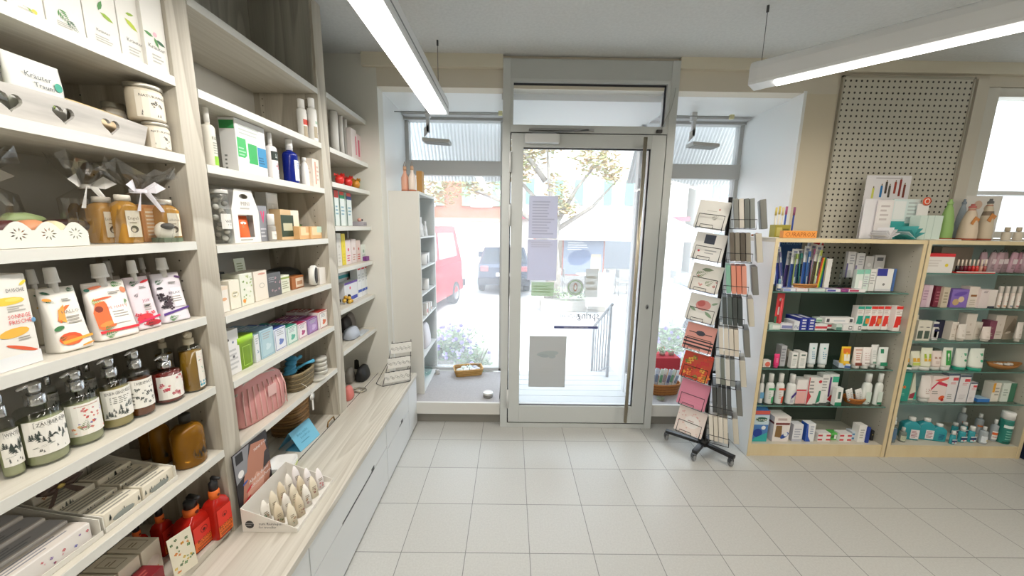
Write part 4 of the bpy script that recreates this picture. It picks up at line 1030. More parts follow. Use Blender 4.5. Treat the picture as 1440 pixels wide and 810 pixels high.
for i, (a, b, c, c2) in enumerate(fl):
    loc, w, h = span('R', a + 3, b - 3, 372, z, 2.235)
    put(carton_mesh(w, .055, .019, c, [('r', .05, .2, .6, .8, c2)], top=[('r', .05, .1, .5, .9, c2), ('l', 3, .55, .2, .95, .8, '9aa0b4')]).build('toothpaste_carton'), loc + Vector((0, 0, .0004)), 0, 'flat carton lying at the front of the top glass shelf, %s' % nm[i], 'box', 'flat cartons at the front of the top dental shelf')
# stepped acrylic stand and dental packs on its right half
st_ = MB(); x0 = ony(cx_(690), cy_(360), 2.40).x; x1 = 2.515; st_.box(0, x1 - x0, 0, .10, .0, .004, CLEARP); st_.box(0, x1 - x0, 0, .003, .004, .07, CLEARP); st_.box(0, x1 - x0, .0, .10, .07, .073, CLEARP)
put(st_.build('acrylic_riser'), (x0, 2.38, z + .0005), 0, 'clear acrylic riser carrying the back row of dental packs', 'stand')
up = [(692, 742, 153, 'efeff2', [('r', 0, 0, .2, .55, '6a64a0'), ('l', 4, .3, .5, .9, .9, 'b9bcc6')], 'tall white and violet dental pack, left end of the riser'),
      (748, 800, 163, 'eeeef1', [('r', 0, 0, .18, .5, '8c88b8'), ('l', 4, .3, .5, .9, .9, 'b9bcc6')], 'white and violet dental pack, second on the riser'),
      (803, 856, 182, 'dcdcdc', [('c', .5, .6, .22, 'f5f5f5'), ('r', .4, .1, .6, .4, '8d8f94')], 'grey blister pack of interdental brushes on the riser'),
      (862, 928, 176, 'dadada', [('c', .55, .35, .3, 'f7f7f5'), ('c', .55, .35, .14, '9a9a98'), ('r', .2, .75, .8, .9, '6b6d72')], 'grey card with a round floss box, right end of the riser')]
for a, b, y, c, f, lb in up: C(a, b, y, z + .074, 2.39, .02, c, lb, front=f, name='dental_pack', cat='pack', group='dental packs on the riser', rot=0)
dn = [(746, 792, 268, 'e2efe9', [('r', 0, .8, 1, 1, '8ecfbb'), ('r', .5, .0, 1, .5, 'f8f8f8')], 'pack with a mint green top edge before the riser'),
      (796, 832, 266, 'e2efe9', [('r', 0, .8, 1, 1, '8ecfbb'), ('l', 5, .1, .2, .9, .7, 'b9bcc6')], 'pale mint topped pack right of the first mint pack'),
      (836, 872, 264, 'eeeeec', [('l', 5, .1, .3, .9, .9, 'bcbcbc')], 'plain white upright pack before the riser'),
      (878, 980, 262, 'f2f2f2', [('r', 0, .68, .62, 1, '3a3f9e'), ('c', .5, .3, .08, '8a8a8a'), ('r', 0, 0, 1, .1, 'dcdde2')], 'wide white pack with a dark blue corner before the riser'),
      (983, 999, 262, '4f74b4', [], 'slim blue pack beside the wide white dental pack')]
for i, (a, b, y, c, f, lb) in enumerate(dn): C(a, b, y, z, 2.28 + .006 * i, .022, c, lb, front=f, name='dental_pack', cat='pack', group='dental packs before the riser')
bd = MB(); bd.box(0, .07, 0, .002, 0, .13, CLEARP); bd.box(0, .07, -.03, 0, 0, .002, CLEARP); bd.box(0, .07, -.03, -.028, 0, .02, CLEARP)
put(bd.build('leaflet_holder'), (ony(cx_(625), cy_(350), 2.34).x, 2.34, z + .0005), 0, 'empty clear leaflet holder in the middle of the top glass shelf', 'holder')
# second glass shelf
z = ZA[1]
r = empty('toothbrush_blister', (0, 0, 0)); m = MB(); m.box(-.024, .024, 0, .0015, 0, .235, 'd9454a'); art(m, Face(.048, .235, 0, 0), [('c', .5, .82, .36, 'e8534f'), ('c', .5, .82, .2, 'f0e4e0'), ('r', 0, .0, .3, .35, '3c7a5c'), ('r', .3, .4, .7, .62, 'f3e7e6')]); m.build('card', r)
b = MB(); b.tube([(0, -.01, .02), (0, -.011, .2)], .005, 'ee5b62', 7); b.build('toothbrush', r); put(r, Vector((ony(cx_(240), cy_(600), 2.26).x, 2.26, z)), (-.1, .08, 0), 'red carded toothbrush standing at the left end of the second glass shelf', 'toothbrush')
C(190, 262, 612, z, 2.235, .05, 'bfd6cc', 'low green and white carton below the red carded toothbrush', front=[('r', .3, .2, .95, .8, 'eef1ee')], name='small_carton')
def lying(xl, xr, ztop, z, y, col, f, label, rot=0, d=.04, hh=.038, lift=0, name='toothpaste_carton'):
    loc, w, h = span('R', xl, xr, 600, z, y); return put(carton_mesh(w, d, hh, col, f, top=[('r', .1, .2, .7, .8, 'e4e6ea')]).build(name), loc + Vector((0, 0, .0005 + lift)), rot, label, 'box', 'toothpaste cartons lying on the second glass shelf')
lying(266, 345, 0, z, 2.25, 'e4e5ee', [('r', .1, .2, .9, .7, '8a8fc0')], 'grey lilac carton lying beside the red carded toothbrush', -.1)
C(348, 383, 595, z, 2.235, .09, 'dfe3ea', 'white carton end standing left of the blue cartons', front=[('t', 'Elg', .5, .4, .3, '50608e')])
for i, (a, b) in enumerate(((386, 432), (436, 480))):
    for j in (0, 1): lying(a, b, 0, z, 2.235, '2a39a0', [('r', .25, .15, .8, .85, 'e8e9f2'), ('r', .25, .38, .8, .62, '2a39a0')], 'dark blue toothpaste carton, %s %s of the four stacked blue ones' % (['lower', 'upper'][j], ['left', 'right'][i]), lift=.0385 * j, d=.13)
lying(484, 560, 0, z, 2.24, 'eef0ee', [('r', 0, .3, 1, .7, 'd24a56')], 'white and red carton lying right of the blue stack, lower one', .0)
lying(520, 612, 0, z, 2.285, 'eef0ee', [('r', 0, .3, .8, .7, 'd24a56')], 'white and red carton lying behind another red striped one', .0)
lying(486, 600, 0, z, 2.262 + .03, 'd6e6dc', [('r', 0, .2, 1, .6, '7fb596')], 'pale green carton lying on top of the red striped cartons', -.05, lift=.039, hh=.03)
lying(618, 660, 0, z, 2.25, 'cfe0d9', [('r', 0, .0, 1, .5, '5f8f84')], 'small teal ended carton lying in the middle of the second shelf')
for i, (a, b, lf) in enumerate(((662, 724, 0), (728, 780, 0), (540, 720, .0395))):
    lying(a, b, 0, z, 2.24 if i < 2 else 2.27, 'f0efef', [('r', .55, .2, .9, .8, '4d4d55'), ('r', .6, .35, .85, .65, 'f0efef')] if i < 2 else [('r', .05, .2, .15, .8, '4d4d55'), ('r', .86, .2, .96, .8, '4d4d55'), ('r', .3, .3, .7, .6, 'cfd4da')], ['white carton with a dark oval mark left of the tall toothpaste boxes', 'white carton lying right beside the tall toothpaste boxes', 'long white toothpaste carton laid across two others'][i], 0, lift=lf, d=.045)
tb = [(752, 795, '27a08c'), (797, 842, '27a08c'), (838, 880, 'e6362e'), (878, 916, 'e6362e'), (920, 958, 'e6362e'), (956, 994, 'e6362e'), (996, 1040, 'e6362e')]
pw = ['teal banded, first from the left', 'teal banded, second from the left', 'red banded, third from the left', 'red banded, fourth from the left', 'red banded, fifth from the left', 'red banded, sixth from the left', 'red banded, last on the right']
for i, (a, b, c) in enumerate(tb):
    C(a + 2, b - 1, 500, z, 2.27 + (.004 * (i % 2)), .04, 'f3efec', 'tall toothpaste carton in the row of seven, %s' % pw[i], front=[('r', 0, .88, 1, 1, c), ('p', [(.0, .15), (.7, .15), (1, .6), (.2, .6)], c), ('r', .35, .25, 1, .48, 'f08a3a' if i % 2 else c), ('l', 3, .1, .65, .9, .85, 'c9b9b2')], name='toothpaste_box', group='row of seven tall toothpaste cartons')
# third glass shelf
crop(1040, 480, .2222); z = ZA[2]
def Tb(xl, xr, yt, z0, P, col, items, label, capcol='f3f3f1', group=None, rot=0, **k):
    loc, w, h = span('R', xl, xr, yt, z0, P); return put(squeeze_tube(k.pop('name', 'cream_tube'), w, h, col, items, capcol, **k), loc, rot, label, 'tube', group)
def Bt(xl, xr, yt, z0, P, label, side='R', group=None, cat='bottle', rot=0, **k):
    loc, R, h = rspan(side, xl, xr, yt, z0, P); nm_ = k.pop('name', 'lotion_bottle'); return put(round_bottle(nm_, R, h, k.pop('body'), **k), loc, ROT[side] + rot, label, cat, group)
C(152, 200, 122, z, 2.25, .03, 'e9e4e0', 'small box with a coral print at the left end of the third glass shelf', front=[('c', .6, .45, .35, 'e0705e')], name='small_box')
Tb(222, 256, 80, z, 2.25, 'e83a7c', [('l', 3, .2, .3, .8, .7, 'f6a7c6')], 'small bright pink tube on the third glass shelf', 'f0568f', name='pink_tube')
C(270, 304, 30, z, 2.27, .05, 'b9bcc2', 'tall silver grey box beside the pink tube', front=[('l', 5, .1, .2, .9, .9, '8d9097')], name='silver_box')
C(306, 334, 60, z, 2.29, .05, 'a7a195', 'tall brownish grey box behind the silver box', front=[('r', 0, 0, 1, .6, '7f7a70')], name='grey_box')
for i, (a, b, y) in enumerate(((336, 374, 74), (364, 402, 62), (386, 430, 72))):
    C(a, b, y, z, 2.24 + (.035 if i == 1 else 0), .03, 'f1f2ef', 'small white pack of mouth care, %s of three' % ['left', 'rear middle', 'right'][i], front=[('r', .2, .78, .8, .88, '5a6f6a'), ('l', 4, .15, .15, .85, .65, 'c0c6c4')], name='small_pack', group='three small white packs on the third glass shelf')
for i, (a, b) in enumerate(((440, 500), (506, 572))):
    Tb(a + 4, b - 4, 12 if i == 0 else 14, z, 2.27, 'dfe9ee', [('c', .5, .84, .16, '4aa79a'), ('l', 4, .25, .25, .8, .7, '7aa6c4')], 'tall white toothpaste tube standing on its cap, %s of two' % ['left', 'right'][i], group='two tall white toothpaste tubes')
lying(556, 614, 0, z, 2.25, 'c9d6e6', [('r', .5, .1, 1, .6, '3c63a4')], 'blue and white carton lying right of the tall white tubes', -.3, hh=.03, d=.07)
Tb(648, 708, 34, z, 2.27, 'f0c83a', [('r', 0, .7, 1, 1, 'e8792e'), ('r', .1, .25, .9, .65, 'f3efe2'), ('r', 0, 0, 1, .12, 'e6b12a')], 'yellow tube with an orange top end on the third glass shelf')
for i, (a, b, y, c, f, cc) in enumerate(((726, 782, 38, 'f0e7e2', [('r', 0, .0, 1, .18, '7c3a2c'), ('r', 0, .9, 1, 1, 'd9b4a8'), ('l', 4, .1, .3, .9, .8, 'c98a7a')], 'f0f0ee'), (782, 838, 38, 'f2ecea', [('l', 4, .1, .3, .9, .8, 'd7c2c0'), ('r', .1, .1, .9, .2, 'b3a9a6')], 'f0f0ee'), (836, 884, 22, 'f0f0ee', [('r', .2, .05, .8, .16, '7aa08e'), ('l', 5, .1, .3, .9, .8, 'c6cbc9')], 'f0f0ee'), (884, 944, 38, 'e9efec', [('r', 0, .75, .45, 1, '1f8a66'), ('r', 0, 0, 1, .22, '1f8a66')], 'dff0ea'))):
    Tb(a, b, y, z, 2.26 + (.02 if i == 2 else 0), c, f, ['tube with a brown lower band', 'plain off white tube with faint print', 'slightly taller white tube standing back', 'white tube with green ends'][i] + ', in the right half of the third glass shelf', cc, 'four tubes on the right of the third glass shelf')
lying(944, 990, 0, z, 2.24, '1f5a3c', [('r', .3, .1, 1, .6, 'f0f2f0')], 'dark green and white carton lying at the right end of the third glass shelf', -.35, hh=.03)
# fourth glass shelf
z = ZA[3]
for i, (a, b, y, lab, lb, cc) in enumerate(((134, 168, 208, [('r', 0, .3, 1, .7, '6aa6d0')], 'white mouthwash bottle with a blue print, far left of the fourth glass shelf', 'eeeeec'),
    (174, 236, 204, [('r', 0, .86, 1, .98, '3aa86a'), ('p', [(.55, .05), (.8, .05), (.8, .5), (.55, .4)], '46b070'), ('l', 4, .1, .3, .5, .8, 'b9cfc2')], 'white mouthwash bottle with green print on the fourth glass shelf', 'f3f3f1'),
    (238, 300, 204, [('r', 0, .86, 1, .98, 'e2573e'), ('p', [(.5, .05), (.75, .05), (.8, .5), (.55, .45)], 'e8583c'), ('l', 4, .1, .3, .5, .8, 'd4c2bc')], 'white mouthwash bottle with orange red print on the fourth glass shelf', 'f3f3f1'),
    (304, 376, 208, [('p', [(.3, .3), (.9, .65), (.9, .85), (.3, .5)], '4a3a86'), ('l', 3, .2, .1, .8, .3, 'b4b0c8')], 'white mouthwash bottle with a purple slanted print on the fourth glass shelf', 'f0f0f0'))):
    Bt(a, b, y, z, 2.27, lb, body=mat('eceeed', .35), lab=lab, labc=None, lz=(.02, .95), lw=2.2, capm=cc, caph=.27, capr=.55, shoulder=.16, sx=1, sy=.8, name='mouthwash_bottle', group='row of four mouthwash bottles')
C(372, 448, 245, z, 2.26, .06, 'f0eceb', 'wide white box with a pale red print beside the mouthwash bottles', front=[('r', 0, .52, 1, .6, 'd65560'), ('r', 0, 0, 1, .5, 'efb9b4')], name='care_box')
bx = [(444, 490, 230, 'efeae8', [('r', 0, 0, .14, 1, 'c8404a'), ('l', 4, .2, .4, .9, .9, '9a9a9a'), ('p', [(.1, 0), (.6, .3), (.1, .5)], 'c8404a')], 'white box with a red left edge'), (486, 530, 232, 'efeeed', [('p', [(.4, 0), (1, .1), (1, .5), (.7, .5)], '2f8a6a'), ('c', .7, .85, .25, 'cf3a44')], 'white box with a green wedge and red dot'),
      (530, 578, 212, 'f0efef', [('l', 5, .1, .4, .9, .9, 'b0b0b0'), ('r', .6, 0, 1, .3, 'e5e5e5')], 'tall plain white box'), (578, 636, 210, 'f0efef', [('r', .3, .72, 1, .92, '43b896'), ('p', [(.0, .1), (.5, .0), (1, .2), (.9, .3), (.3, .25)], 'cf2e38'), ('r', 0, .2, .2, .9, '6a4a8a')], 'tall white box with a mint corner and red curve')]
for i, (a, b, y, c, f, lb) in enumerate(bx): C(a + 1, b - 1, y, z, 2.25 + .012 * i, .05, c, lb + ' on the fourth glass shelf', front=f, name='medicine_box', group='medicine boxes on the fourth glass shelf')
C(618, 660, 298, z, 2.235, .03, 'f0f2f0', 'small white box with a teal foot before the tall boxes', front=[('r', 0, 0, 1, .2, '1f8a66'), ('r', .3, .4, .7, .8, '5a7a70')], name='small_box')
bk = wicker('wicker_basket', .125, .09, .036, 'b5702e', 'a05f28', 5, 1.35, 2.2); bx_ = ony(cx_(708), cy_(380), 2.30).x
put(bk, (bx_, 2.29, z + .0005), 0, 'small brown basket of white tubes on the fourth glass shelf', 'basket', 'baskets in the dental cabinet')
for i in range(4):
    o = squeeze_tube('sample_tube', .024, .105, 'f0f1f0', [('l', 3, .2, .3, .8, .8, 'c3c7c6')], caph=.12)
    put(o, (bx_ - .04 + .03 * i, 2.275 + .012 * (i % 2), z + .012), (.15, -.45 + .02 * i, 0), 'white sample tube leaning in the brown basket, %s' % ['leftmost', 'second from left', 'third from left', 'rightmost'][i], 'tube', 'white tubes in the brown basket')
for i, (a, b) in enumerate(((780, 864), (866, 934))):
    Bt(a, b, 204, z, 2.28, 'big white rinse bottle with %s, %s of the pair' % (['a faint green label', 'a dark green label band'][i], ['left', 'right'][i]), body=mat('e9eeea', .3), lab=[('r', .1, 0, .9, 1, 'dbe8e0'), ('r', .1, .0, .9, .18, '1f6e50')] if i else [('r', .15, .1, .85, .95, 'd5e5db'), ('c', .6, .1, .08, '2f4a40')], labc=None, lz=(.06, .8), lw=2.0, capm='f2f3f1', caph=.26, capr=.55, shoulder=.2, sy=.7, name='rinse_bottle', group='pair of big rinse bottles')
# bottom deck
z = ZA[4]
C(98, 196, 440, z, 2.235, .07, '4b7fc0', 'big blue and teal denture cleaner carton at the bottom left', front=[('r', 0, .88, 1, 1, 'cf5a50'), ('r', 0, .55, 1, .86, 'c6dbe6'), ('e', .5, .72, .4, .16, 0, '1f5a48'), ('t', 'Corega', .5, .72, .09, 'eef4f0'), ('c', .35, .28, .3, '1f3f9a'), ('p', [(.0, 0), (1, 0), (1, .3), (.2, .12)], '35b0b0'), ('c', .7, .45, .14, 'eef2f4')], name='cleaner_carton')
C(130, 180, 420, z, 2.33, .06, '3f8fcf', 'blue carton standing behind the denture cleaner carton', name='cleaner_carton')
C(226, 330, 480, z, 2.235, .10, 'efe9e7', 'large white carton with a brown square and a brush picture', front=[('r', .1, .68, .95, .76, '7e3a3a'), ('p', [(.12, .2), (.55, .15), (.5, .65), (.15, .65)], '8a6a40'), ('e', .72, .25, .3, .14, .7, '2a4fa0'), ('c', .78, .3, .13, 'e9eef4'), ('l', 2, .2, .85, .9, .95, 'a07a7a')], left=[('r', 0, .7, 1, .78, '7e3a3a'), ('r', .1, .1, .5, .3, '9fb6d6')], name='brush_carton')
C(345, 408, 528, z, 2.24, .05, 'e6e8ee', 'silver white carton at the bottom of the dental cabinet', front=[('l', 4, .15, .2, .85, .8, 'aab0c2'), ('r', 0, 0, 1, .15, 'c3c7d6')], left=[('r', 0, 0, 1, 1, 'b9bcc8')], name='silver_carton')
C(432, 486, 524, z, 2.24, .05, 'edf0f4', 'white carton with a royal blue side at the bottom of the dental cabinet', front=[('p', [(0, 0), (.6, 0), (.25, .3), (.1, 1), (0, 1)], '2a5ac0'), ('l', 4, .4, .4, .9, .9, '9aa6c0')], left=[('r', 0, 0, 1, 1, '2f62c4')], name='blue_sided_carton')
for i, (a, b, c, s_) in enumerate(((494, 574, 'f0eeee', 'cf3a48'), (578, 628, '5fc05a', '2f8a3a'), (632, 706, 'f0eeee', 'cf3a48'), (708, 752, 'd6e0ea', '4a86b8'))):
    for j in range(2 if i != 1 else 1):
        loc, w, h = span('R', a, b, 620, z, 2.24 + .02 * (i % 2)); put(carton_mesh(w, .05, .03 if i != 1 else .05, c, [('r', 0, .3, 1, .7, s_), ('r', .35, .2, .65, .8, 'eef0ee')]).build('travel_carton'), loc + Vector((0, 0, .0004 + .0305 * j)), 0, ['red striped small carton lying left of the green one', 'green small carton lying between red striped ones', 'red striped small carton lying right of the green one', 'pale blue small carton lying at the right'][i] + (', %s of two' % ['lower', 'upper'][j] if i != 1 else ''), 'box', 'small cartons lying on the bottom of the dental cabinet')
C(762, 812, 535, z, 2.24, .05, 'f2f1ee', 'white carton at the bottom right of the dental cabinet', front=[('l', 4, .2, .2, .8, .8, 'b9b9b4')], name='white_carton')
C(816, 834, 548, z, 2.23, .05, '1f3f9a', 'slim dark blue carton at the bottom right of the dental cabinet', name='blue_carton')
C(838, 856, 568, z, 2.26, .03, '26282e', 'tiny black box beside the slim dark blue carton', front=[('c', .5, .6, .2, 'd6c26a')], name='black_box')

# ================================================================ cosmetics cabinet (right unit)
crop(1240, 320, .2222); z = ZB[0]
C(292, 470, 166, z, 2.24, .08, 'efebe8', 'red edged white counter display carton at the left of the cosmetics top shelf', front=[('r', 0, .84, 1, 1, 'd8343a'), ('c', .75, .4, .06, 'e8d23a'), ('l', 3, .1, .3, .6, .7, 'dcd6d2')], top=[('r', 0, 0, 1, 1, 'd8343a')], name='display_carton')
C(385, 585, 125, z, 2.42, .05, 'b9aa9c', 'brownish grey flat box standing behind the nail polish', name='storage_box')
tr = MB(); xa, xb = ony(cx_(468), cy_(285), 2.24).x, ony(cx_(712), cy_(285), 2.24).x; tr.box(0, xb - xa, 0, .075, 0, .006, 'd8403c'); tr.box(0, xb - xa, 0, .003, .006, .012, 'ece6e2')
put(tr.build('display_tray'), (xa, 2.235, z + .0005), 0, 'red and white tray under the row of nail polish bottles', 'tray')
pc = ['2a2024', '5a2430', '7c2436', 'a02a3c', 'd83a3a', 'e04a42', 'e0b8a8', 'b8605a']
for i in range(8):
    a = 478 + i * 25; loc, R, h = rspan('R', a, a + 22, 203, z + .007, 2.262)
    o = empty('nail_polish', (0, 0, 0)); q = MB(); q.loft([sq(R * 2, R * 2, .0, 14, 4), sq(R * 2, R * 2, h * .45, 14, 4), sq(R * .9, R * .9, h * .52, 14, 2)], mat(pc[i], .15, coat=.6)); q.build('bottle', o); q = MB(); q.lathe([(R * .62, h * .5), (R * .6, h)], 'efe0cf', 12); q.build('cap', o)
    put(o, loc, 0, 'nail polish with %s lacquer, %s in the row' % (['black', 'dark plum', 'wine red', 'crimson', 'bright red', 'coral red', 'pale skin toned', 'dusty rose'][i], ['first', 'second', 'third', 'fourth', 'fifth', 'sixth', 'seventh', 'eighth'][i]), 'nail polish', 'nail polish row')
hc = ['b89aa6', 'c7b0b8', 'c9a9b4', 'a88f96', 'd0a8b8', 'c08fa0', 'bfa2ae']
for i in range(7):
    a = 640 + i * 44; loc, w, h = span('R', a, a + 40, 140, z, 2.30 + .01 * (i % 2)); r = empty('hanging_pouch', (0, 0, 0))
    q = MB(); q.loft([sq(w, .022, 0.002, 14, 5), sq(w * 1.02, .026, h * .4, 14, 4), sq(w * .9, .012, h * .85, 14, 4), sq(w * .5, .004, h * .9, 14, 4)], mat(hc[i], .25)); art(q, Face(w * .7, h * .5, -.0135, h * .15), [('r', 0, .5, 1, .9, 'e2d4d8'), ('l', 3, .1, .05, .9, .4, '8d7078')]); q.build('pouch', r)
    q = MB(); q.tube([(0, 0, h * .86), (.008, 0, h * .93), (0, 0, h), (-.008, 0, h * .93), (0, 0, h * .86)], .0035, '4e5a56', 6); q.build('clip', r)
    put(r, loc, (0, .12 if i % 3 else -.05, 0), 'pink tinted cosmetic pouch with a dark clip, %s in the row' % ['first', 'second', 'third', 'fourth', 'fifth', 'sixth', 'last'][i], 'pouch', 'clipped pouches on the cosmetics top shelf')
z = ZB[1]
R2 = [(240, 268, 366, 'd6b9cc', [('r', .1, .1, .5, .9, 'c9a3bc')], 'lilac pink box at the left end'), (270, 330, 366, 'd9bccb', [('r', .6, 0, 1, 1, 'e4cfd8'), ('l', 4, .1, .3, .6, .8, 'b58fa6')], 'second lilac pink box'),
      (346, 392, 374, '7a2c40', [('l', 4, .2, .2, .8, .8, 'b06a7a')], 'wine red tall box'), (396, 440, 380, 'cfc3ae', [('l', 4, .2, .2, .8, .8, '9d927c')], 'beige grey box'),
      (452, 560, 392, '8a6fc0', [('c', .3, .3, .2, 'c8a878'), ('c', .6, .45, .18, 'e2c9a6'), ('e', .5, .75, .4, .12, .2, '6a4fae')], 'violet gift box with a round picture'), (562, 628, 376, 'e6dcd2', [('r', .2, .52, .8, .62, '9a6a40'), ('l', 3, .2, .1, .8, .4, 'c9bcae')], 'cream box with a brown stripe'),
      (634, 690, 394, 'e6d9d8', [('l', 2, .3, .8, .8, .95, '9a8a8a')], 'pale rose box'), (686, 740, 396, 'e9e0da', [('r', .1, .0, .95, .1, '2a2c3c')], 'cream box with a dark foot')]
for i, (a, b, y, c, f, lb) in enumerate(R2): C(a + 1, b - 1, y, z, 2.25 + .008 * (i % 3), .05, c, lb + ' on the second cosmetics shelf', front=f, name='cosmetic_box', group='cosmetic boxes on the second shelf')
for i in range(4):
    a = 742 + i * 40; loc, R, h = rspan('R', a, a + 37, 372 + 0, z, 2.27)
    put(glass_jar('cream_jar', R, h, mat('ecdfd6', .3), mat('d9d2cb', .2, .2), [('r', 0, 0, 1, .08, ['c9763a', 'd8843a', '3a5a86', 'b83a3a'][i]), ('c', .5, .5, .12, ['d0343c', 'e05a3a', '7a8fae', 'c83a44'][i])], 'f2ebe4', lidh=.3), loc, 0, 'tall cream jar with pale lid and %s foot line on the cosmetics shelf' % ['an orange', 'an amber', 'a navy blue', 'a red'][i], 'jar', 'cream jars on the second cosmetics shelf')
z = ZB[2]
for i in range(3):
    a = (194, 238, 280)[i]; C(a, a + 44, (555, 590, 592)[i], z, 2.25 + (.03 if i == 0 else 0), .03, 'e4dfd0', 'cream box with a dark green window, %s of three on the third cosmetics shelf' % ['left', 'middle', 'right'][i], front=[('r', .15, .1, .85, .5, '4a5a4e'), ('e', .5, .68, .3, .05, 0, '4a4a48')], name='window_box', group='three cream boxes with dark windows')
nv = [(332, 368, 600, 'ece9e6', '2a2a5a'), (372, 418, 590, '1f2140', '1f2140'), (420, 446, 600, '24264a', 'b9b4c4'), (318, 352, 700, 'eae6e4', '2a2a7a'), (336, 366, 640, 'e9e6e2', '2a2a5a')]
for i, (a, b, y, c, c2) in enumerate(nv): C(a, b, y, z, 2.30 - .03 * (i in (3,)) + .012 * i * (i < 3), .025, c, ['white box with navy top band behind', 'solid navy blue box', 'slim navy and lilac box', 'low white and blue box in front', 'white box with a dark band'][i] + ', left part of the third cosmetics shelf', front=[('r', 0, .7, 1, .9, c2)], name='navy_box', group='navy and white boxes on the third cosmetics shelf')
be = [(450, 492, 600, 'e6ddd3', 0), (488, 540, 612, 'eae2da', 1), (544, 612, 548, 'e4dad0', 0), (598, 644, 600, 'dfd8cc', 0), (640, 694, 628, 'e8dcd4', 1), (690, 736, 592, '8a4a60', 0), (730, 800, 556, 'e2d6cc', 0), (862, 900, 600, 'e6dfd8', 1)]
for i, (a, b, y, c, tb_) in enumerate(be):
    lb = ['slim cream box', 'short cream tube', 'tall cream box with a monogram', 'sand coloured box', 'short pinkish cream tube', 'dusky plum box', 'large cream box with a monogram', 'pale tube at the right edge'][i] + ' on the third cosmetics shelf'
    it = [('t', 'V', .5, .6, .1, 'b9a48e'), ('l', 2, .25, .15, .75, .35, 'c2b5a6')]
    (Tb(a, b, y, z, 2.26, c, it, lb, 'dcd4ca', 'cream toned cosmetics on the third shelf') if tb_ else C(a + 1, b - 1, y, z, 2.27 + .006 * i, .045, c, lb, front=it, name='cosmetic_box', group='cream toned cosmetics on the third shelf'))
C(800, 862, 560, z, 2.30, .01, 'a39686', 'taupe picture card standing at the right of the third cosmetics shelf', front=[('p', [(.0, .3), (.7, .9), (1, .8), (1, .3)], '857868'), ('e', .4, .3, .3, .12, .3, 'd6c9bc')], name='picture_card', cat='card')
crop(1240, 480, .2222); z = ZB[3]
tu = [(146, 180, 66, 'f0ecd8', [('r', 0, .35, 1, .62, 'e8a83a')], 'white tube with an orange yellow band, first on the left'), (184, 248, 62, 'eeeeda', [('r', .05, .35, .95, .62, 'e8b23a'), ('r', 0, .1, 1, .3, 'c6d66a')], 'white tube with yellow and lime bands, second'), (252, 324, 40, 'e9ead6', [('r', .1, .5, .9, .75, 'a8c23a'), ('r', .1, .32, .9, .48, 'e0b03a')], 'taller tube with a lime green band, third'),
      (318, 384, 60, 'eddfd8', [('r', .1, .55, .9, .7, 'b9988c'), ('l', 2, .2, .2, .8, .4, 'c9b0a6')], 'pale rose jar shaped tube'), (392, 452, 40, 'eef0e6', [('r', .15, .1, .85, .95, '3aa04a'), ('c', .5, .5, .2, '2a7a3a')], 'white and green herbal tube'),
      (470, 548, 45, 'e9efe6', [('p', [(.3, .6), (.9, .7), (.9, .85), (.4, .8)], '59b08a'), ('c', .75, .4, .13, '3aa87a')], 'pale tube with a green swash, left of two'), (562, 652, 45, 'e9efe6', [('p', [(.3, .6), (.9, .7), (.9, .85), (.4, .8)], '59b08a'), ('c', .75, .4, .13, '3aa87a')], 'pale tube with a green swash, right of two')]
for i, (a, b, y, c, f, lb) in enumerate(tu): Tb(a, b, y, z, 2.26 + .01 * (i % 2), c, f, lb + ' on the fourth cosmetics shelf', '2fa58c' if i > 4 else 'efefeb', 'tubes on the fourth cosmetics shelf', caph=.16, capw=.85)
C(190, 262, 30, z, 2.36, .05, 'a9a9a0', 'grey box standing behind the lime banded tubes', name='grey_box')
C(335, 372, 50, z, 2.40, .04, '9aa39a', 'dark grey box standing at the back of the fourth cosmetics shelf', name='grey_box')
# leaf shaped wooden bowl with small things in it
def leaf_bowl(loc, L, w, h, label):
    r = empty('wooden_bowl', loc, 0, label, 'bowl'); m = MB(); outer = []; n = 24
    for k, zz in ((.45, 0), (.8, h * .45), (1, h), (.93, h), (.7, h * .5), (.3, h * .2)):
        outer.append([(L / 2 * k * math.cos(2 * PI * i / n) * (1 + .15 * abs(math.cos(2 * PI * i / n)) ** 6), w / 2 * k * math.sin(2 * PI * i / n), zz + (h * .35 if k > .9 else 0) * abs(math.cos(2 * PI * i / n)) ** 3) for i in range(n)])
    m.loft(outer, 'a9743f'); m.build('bowl', r); return r
bx_ = ony(cx_(755), cy_(150), 2.30).x; leaf_bowl((bx_, 2.29, z + .0005), .20, .09, .035, 'brown leaf shaped wooden bowl on the fourth cosmetics shelf')
for i in range(4):
    q = MB(); q.lathe([(.012, 0), (.014, .004), (.014, .016), (.011, .02)], 'e9e6e0', 14); q.lathe([(.0145, .006), (.0145, .010)], '4a4642', 14, cap=False)
    put(q.build('sample_pot'), (bx_ - .055 + .036 * i, 2.288 + .008 * (i % 2), z + .0185), 0, 'tiny white cream pot in the wooden bowl, %s' % ['leftmost', 'second from left', 'third from left', 'rightmost'][i], 'pot', 'cream pots in the wooden bowl')
z = ZB[4]
C(124, 200, 200, z, 2.26, .05, '2a9a8a', 'teal green upright box at the left of the fifth cosmetics shelf', front=[('c', .5, .5, .14, 'cfa23a'), ('c', .5, .5, .09, 'd84a42'), ('l', 2, .2, .2, .8, .3, '7fd0c0')], name='teal_box')
q = MB(); loc, w, h = span('R', 200, 250, 205, z, 2.28); q.prism([(-w / 2, 0), (w / 2, 0), (-w * .2, h), (-w * .3, h)], 0, .03, 'dfe0cc'); q.prism([(-w * .45, .012), (w * .4, .012), (w * .25, h * .3), (-w * .4, h * .22)], -.001, 0, 'a83a4a'); q.prism([(w * .1, .004), (w * .48, .004), (w * .3, h * .32), (w * .2, h * .3)], -.0015, -.001, '2fae9a')
put(q.build('triangular_pack'), loc + Vector((0, 0, .0004)), 0, 'triangular pale pack with red and teal print beside the teal box', 'pack')
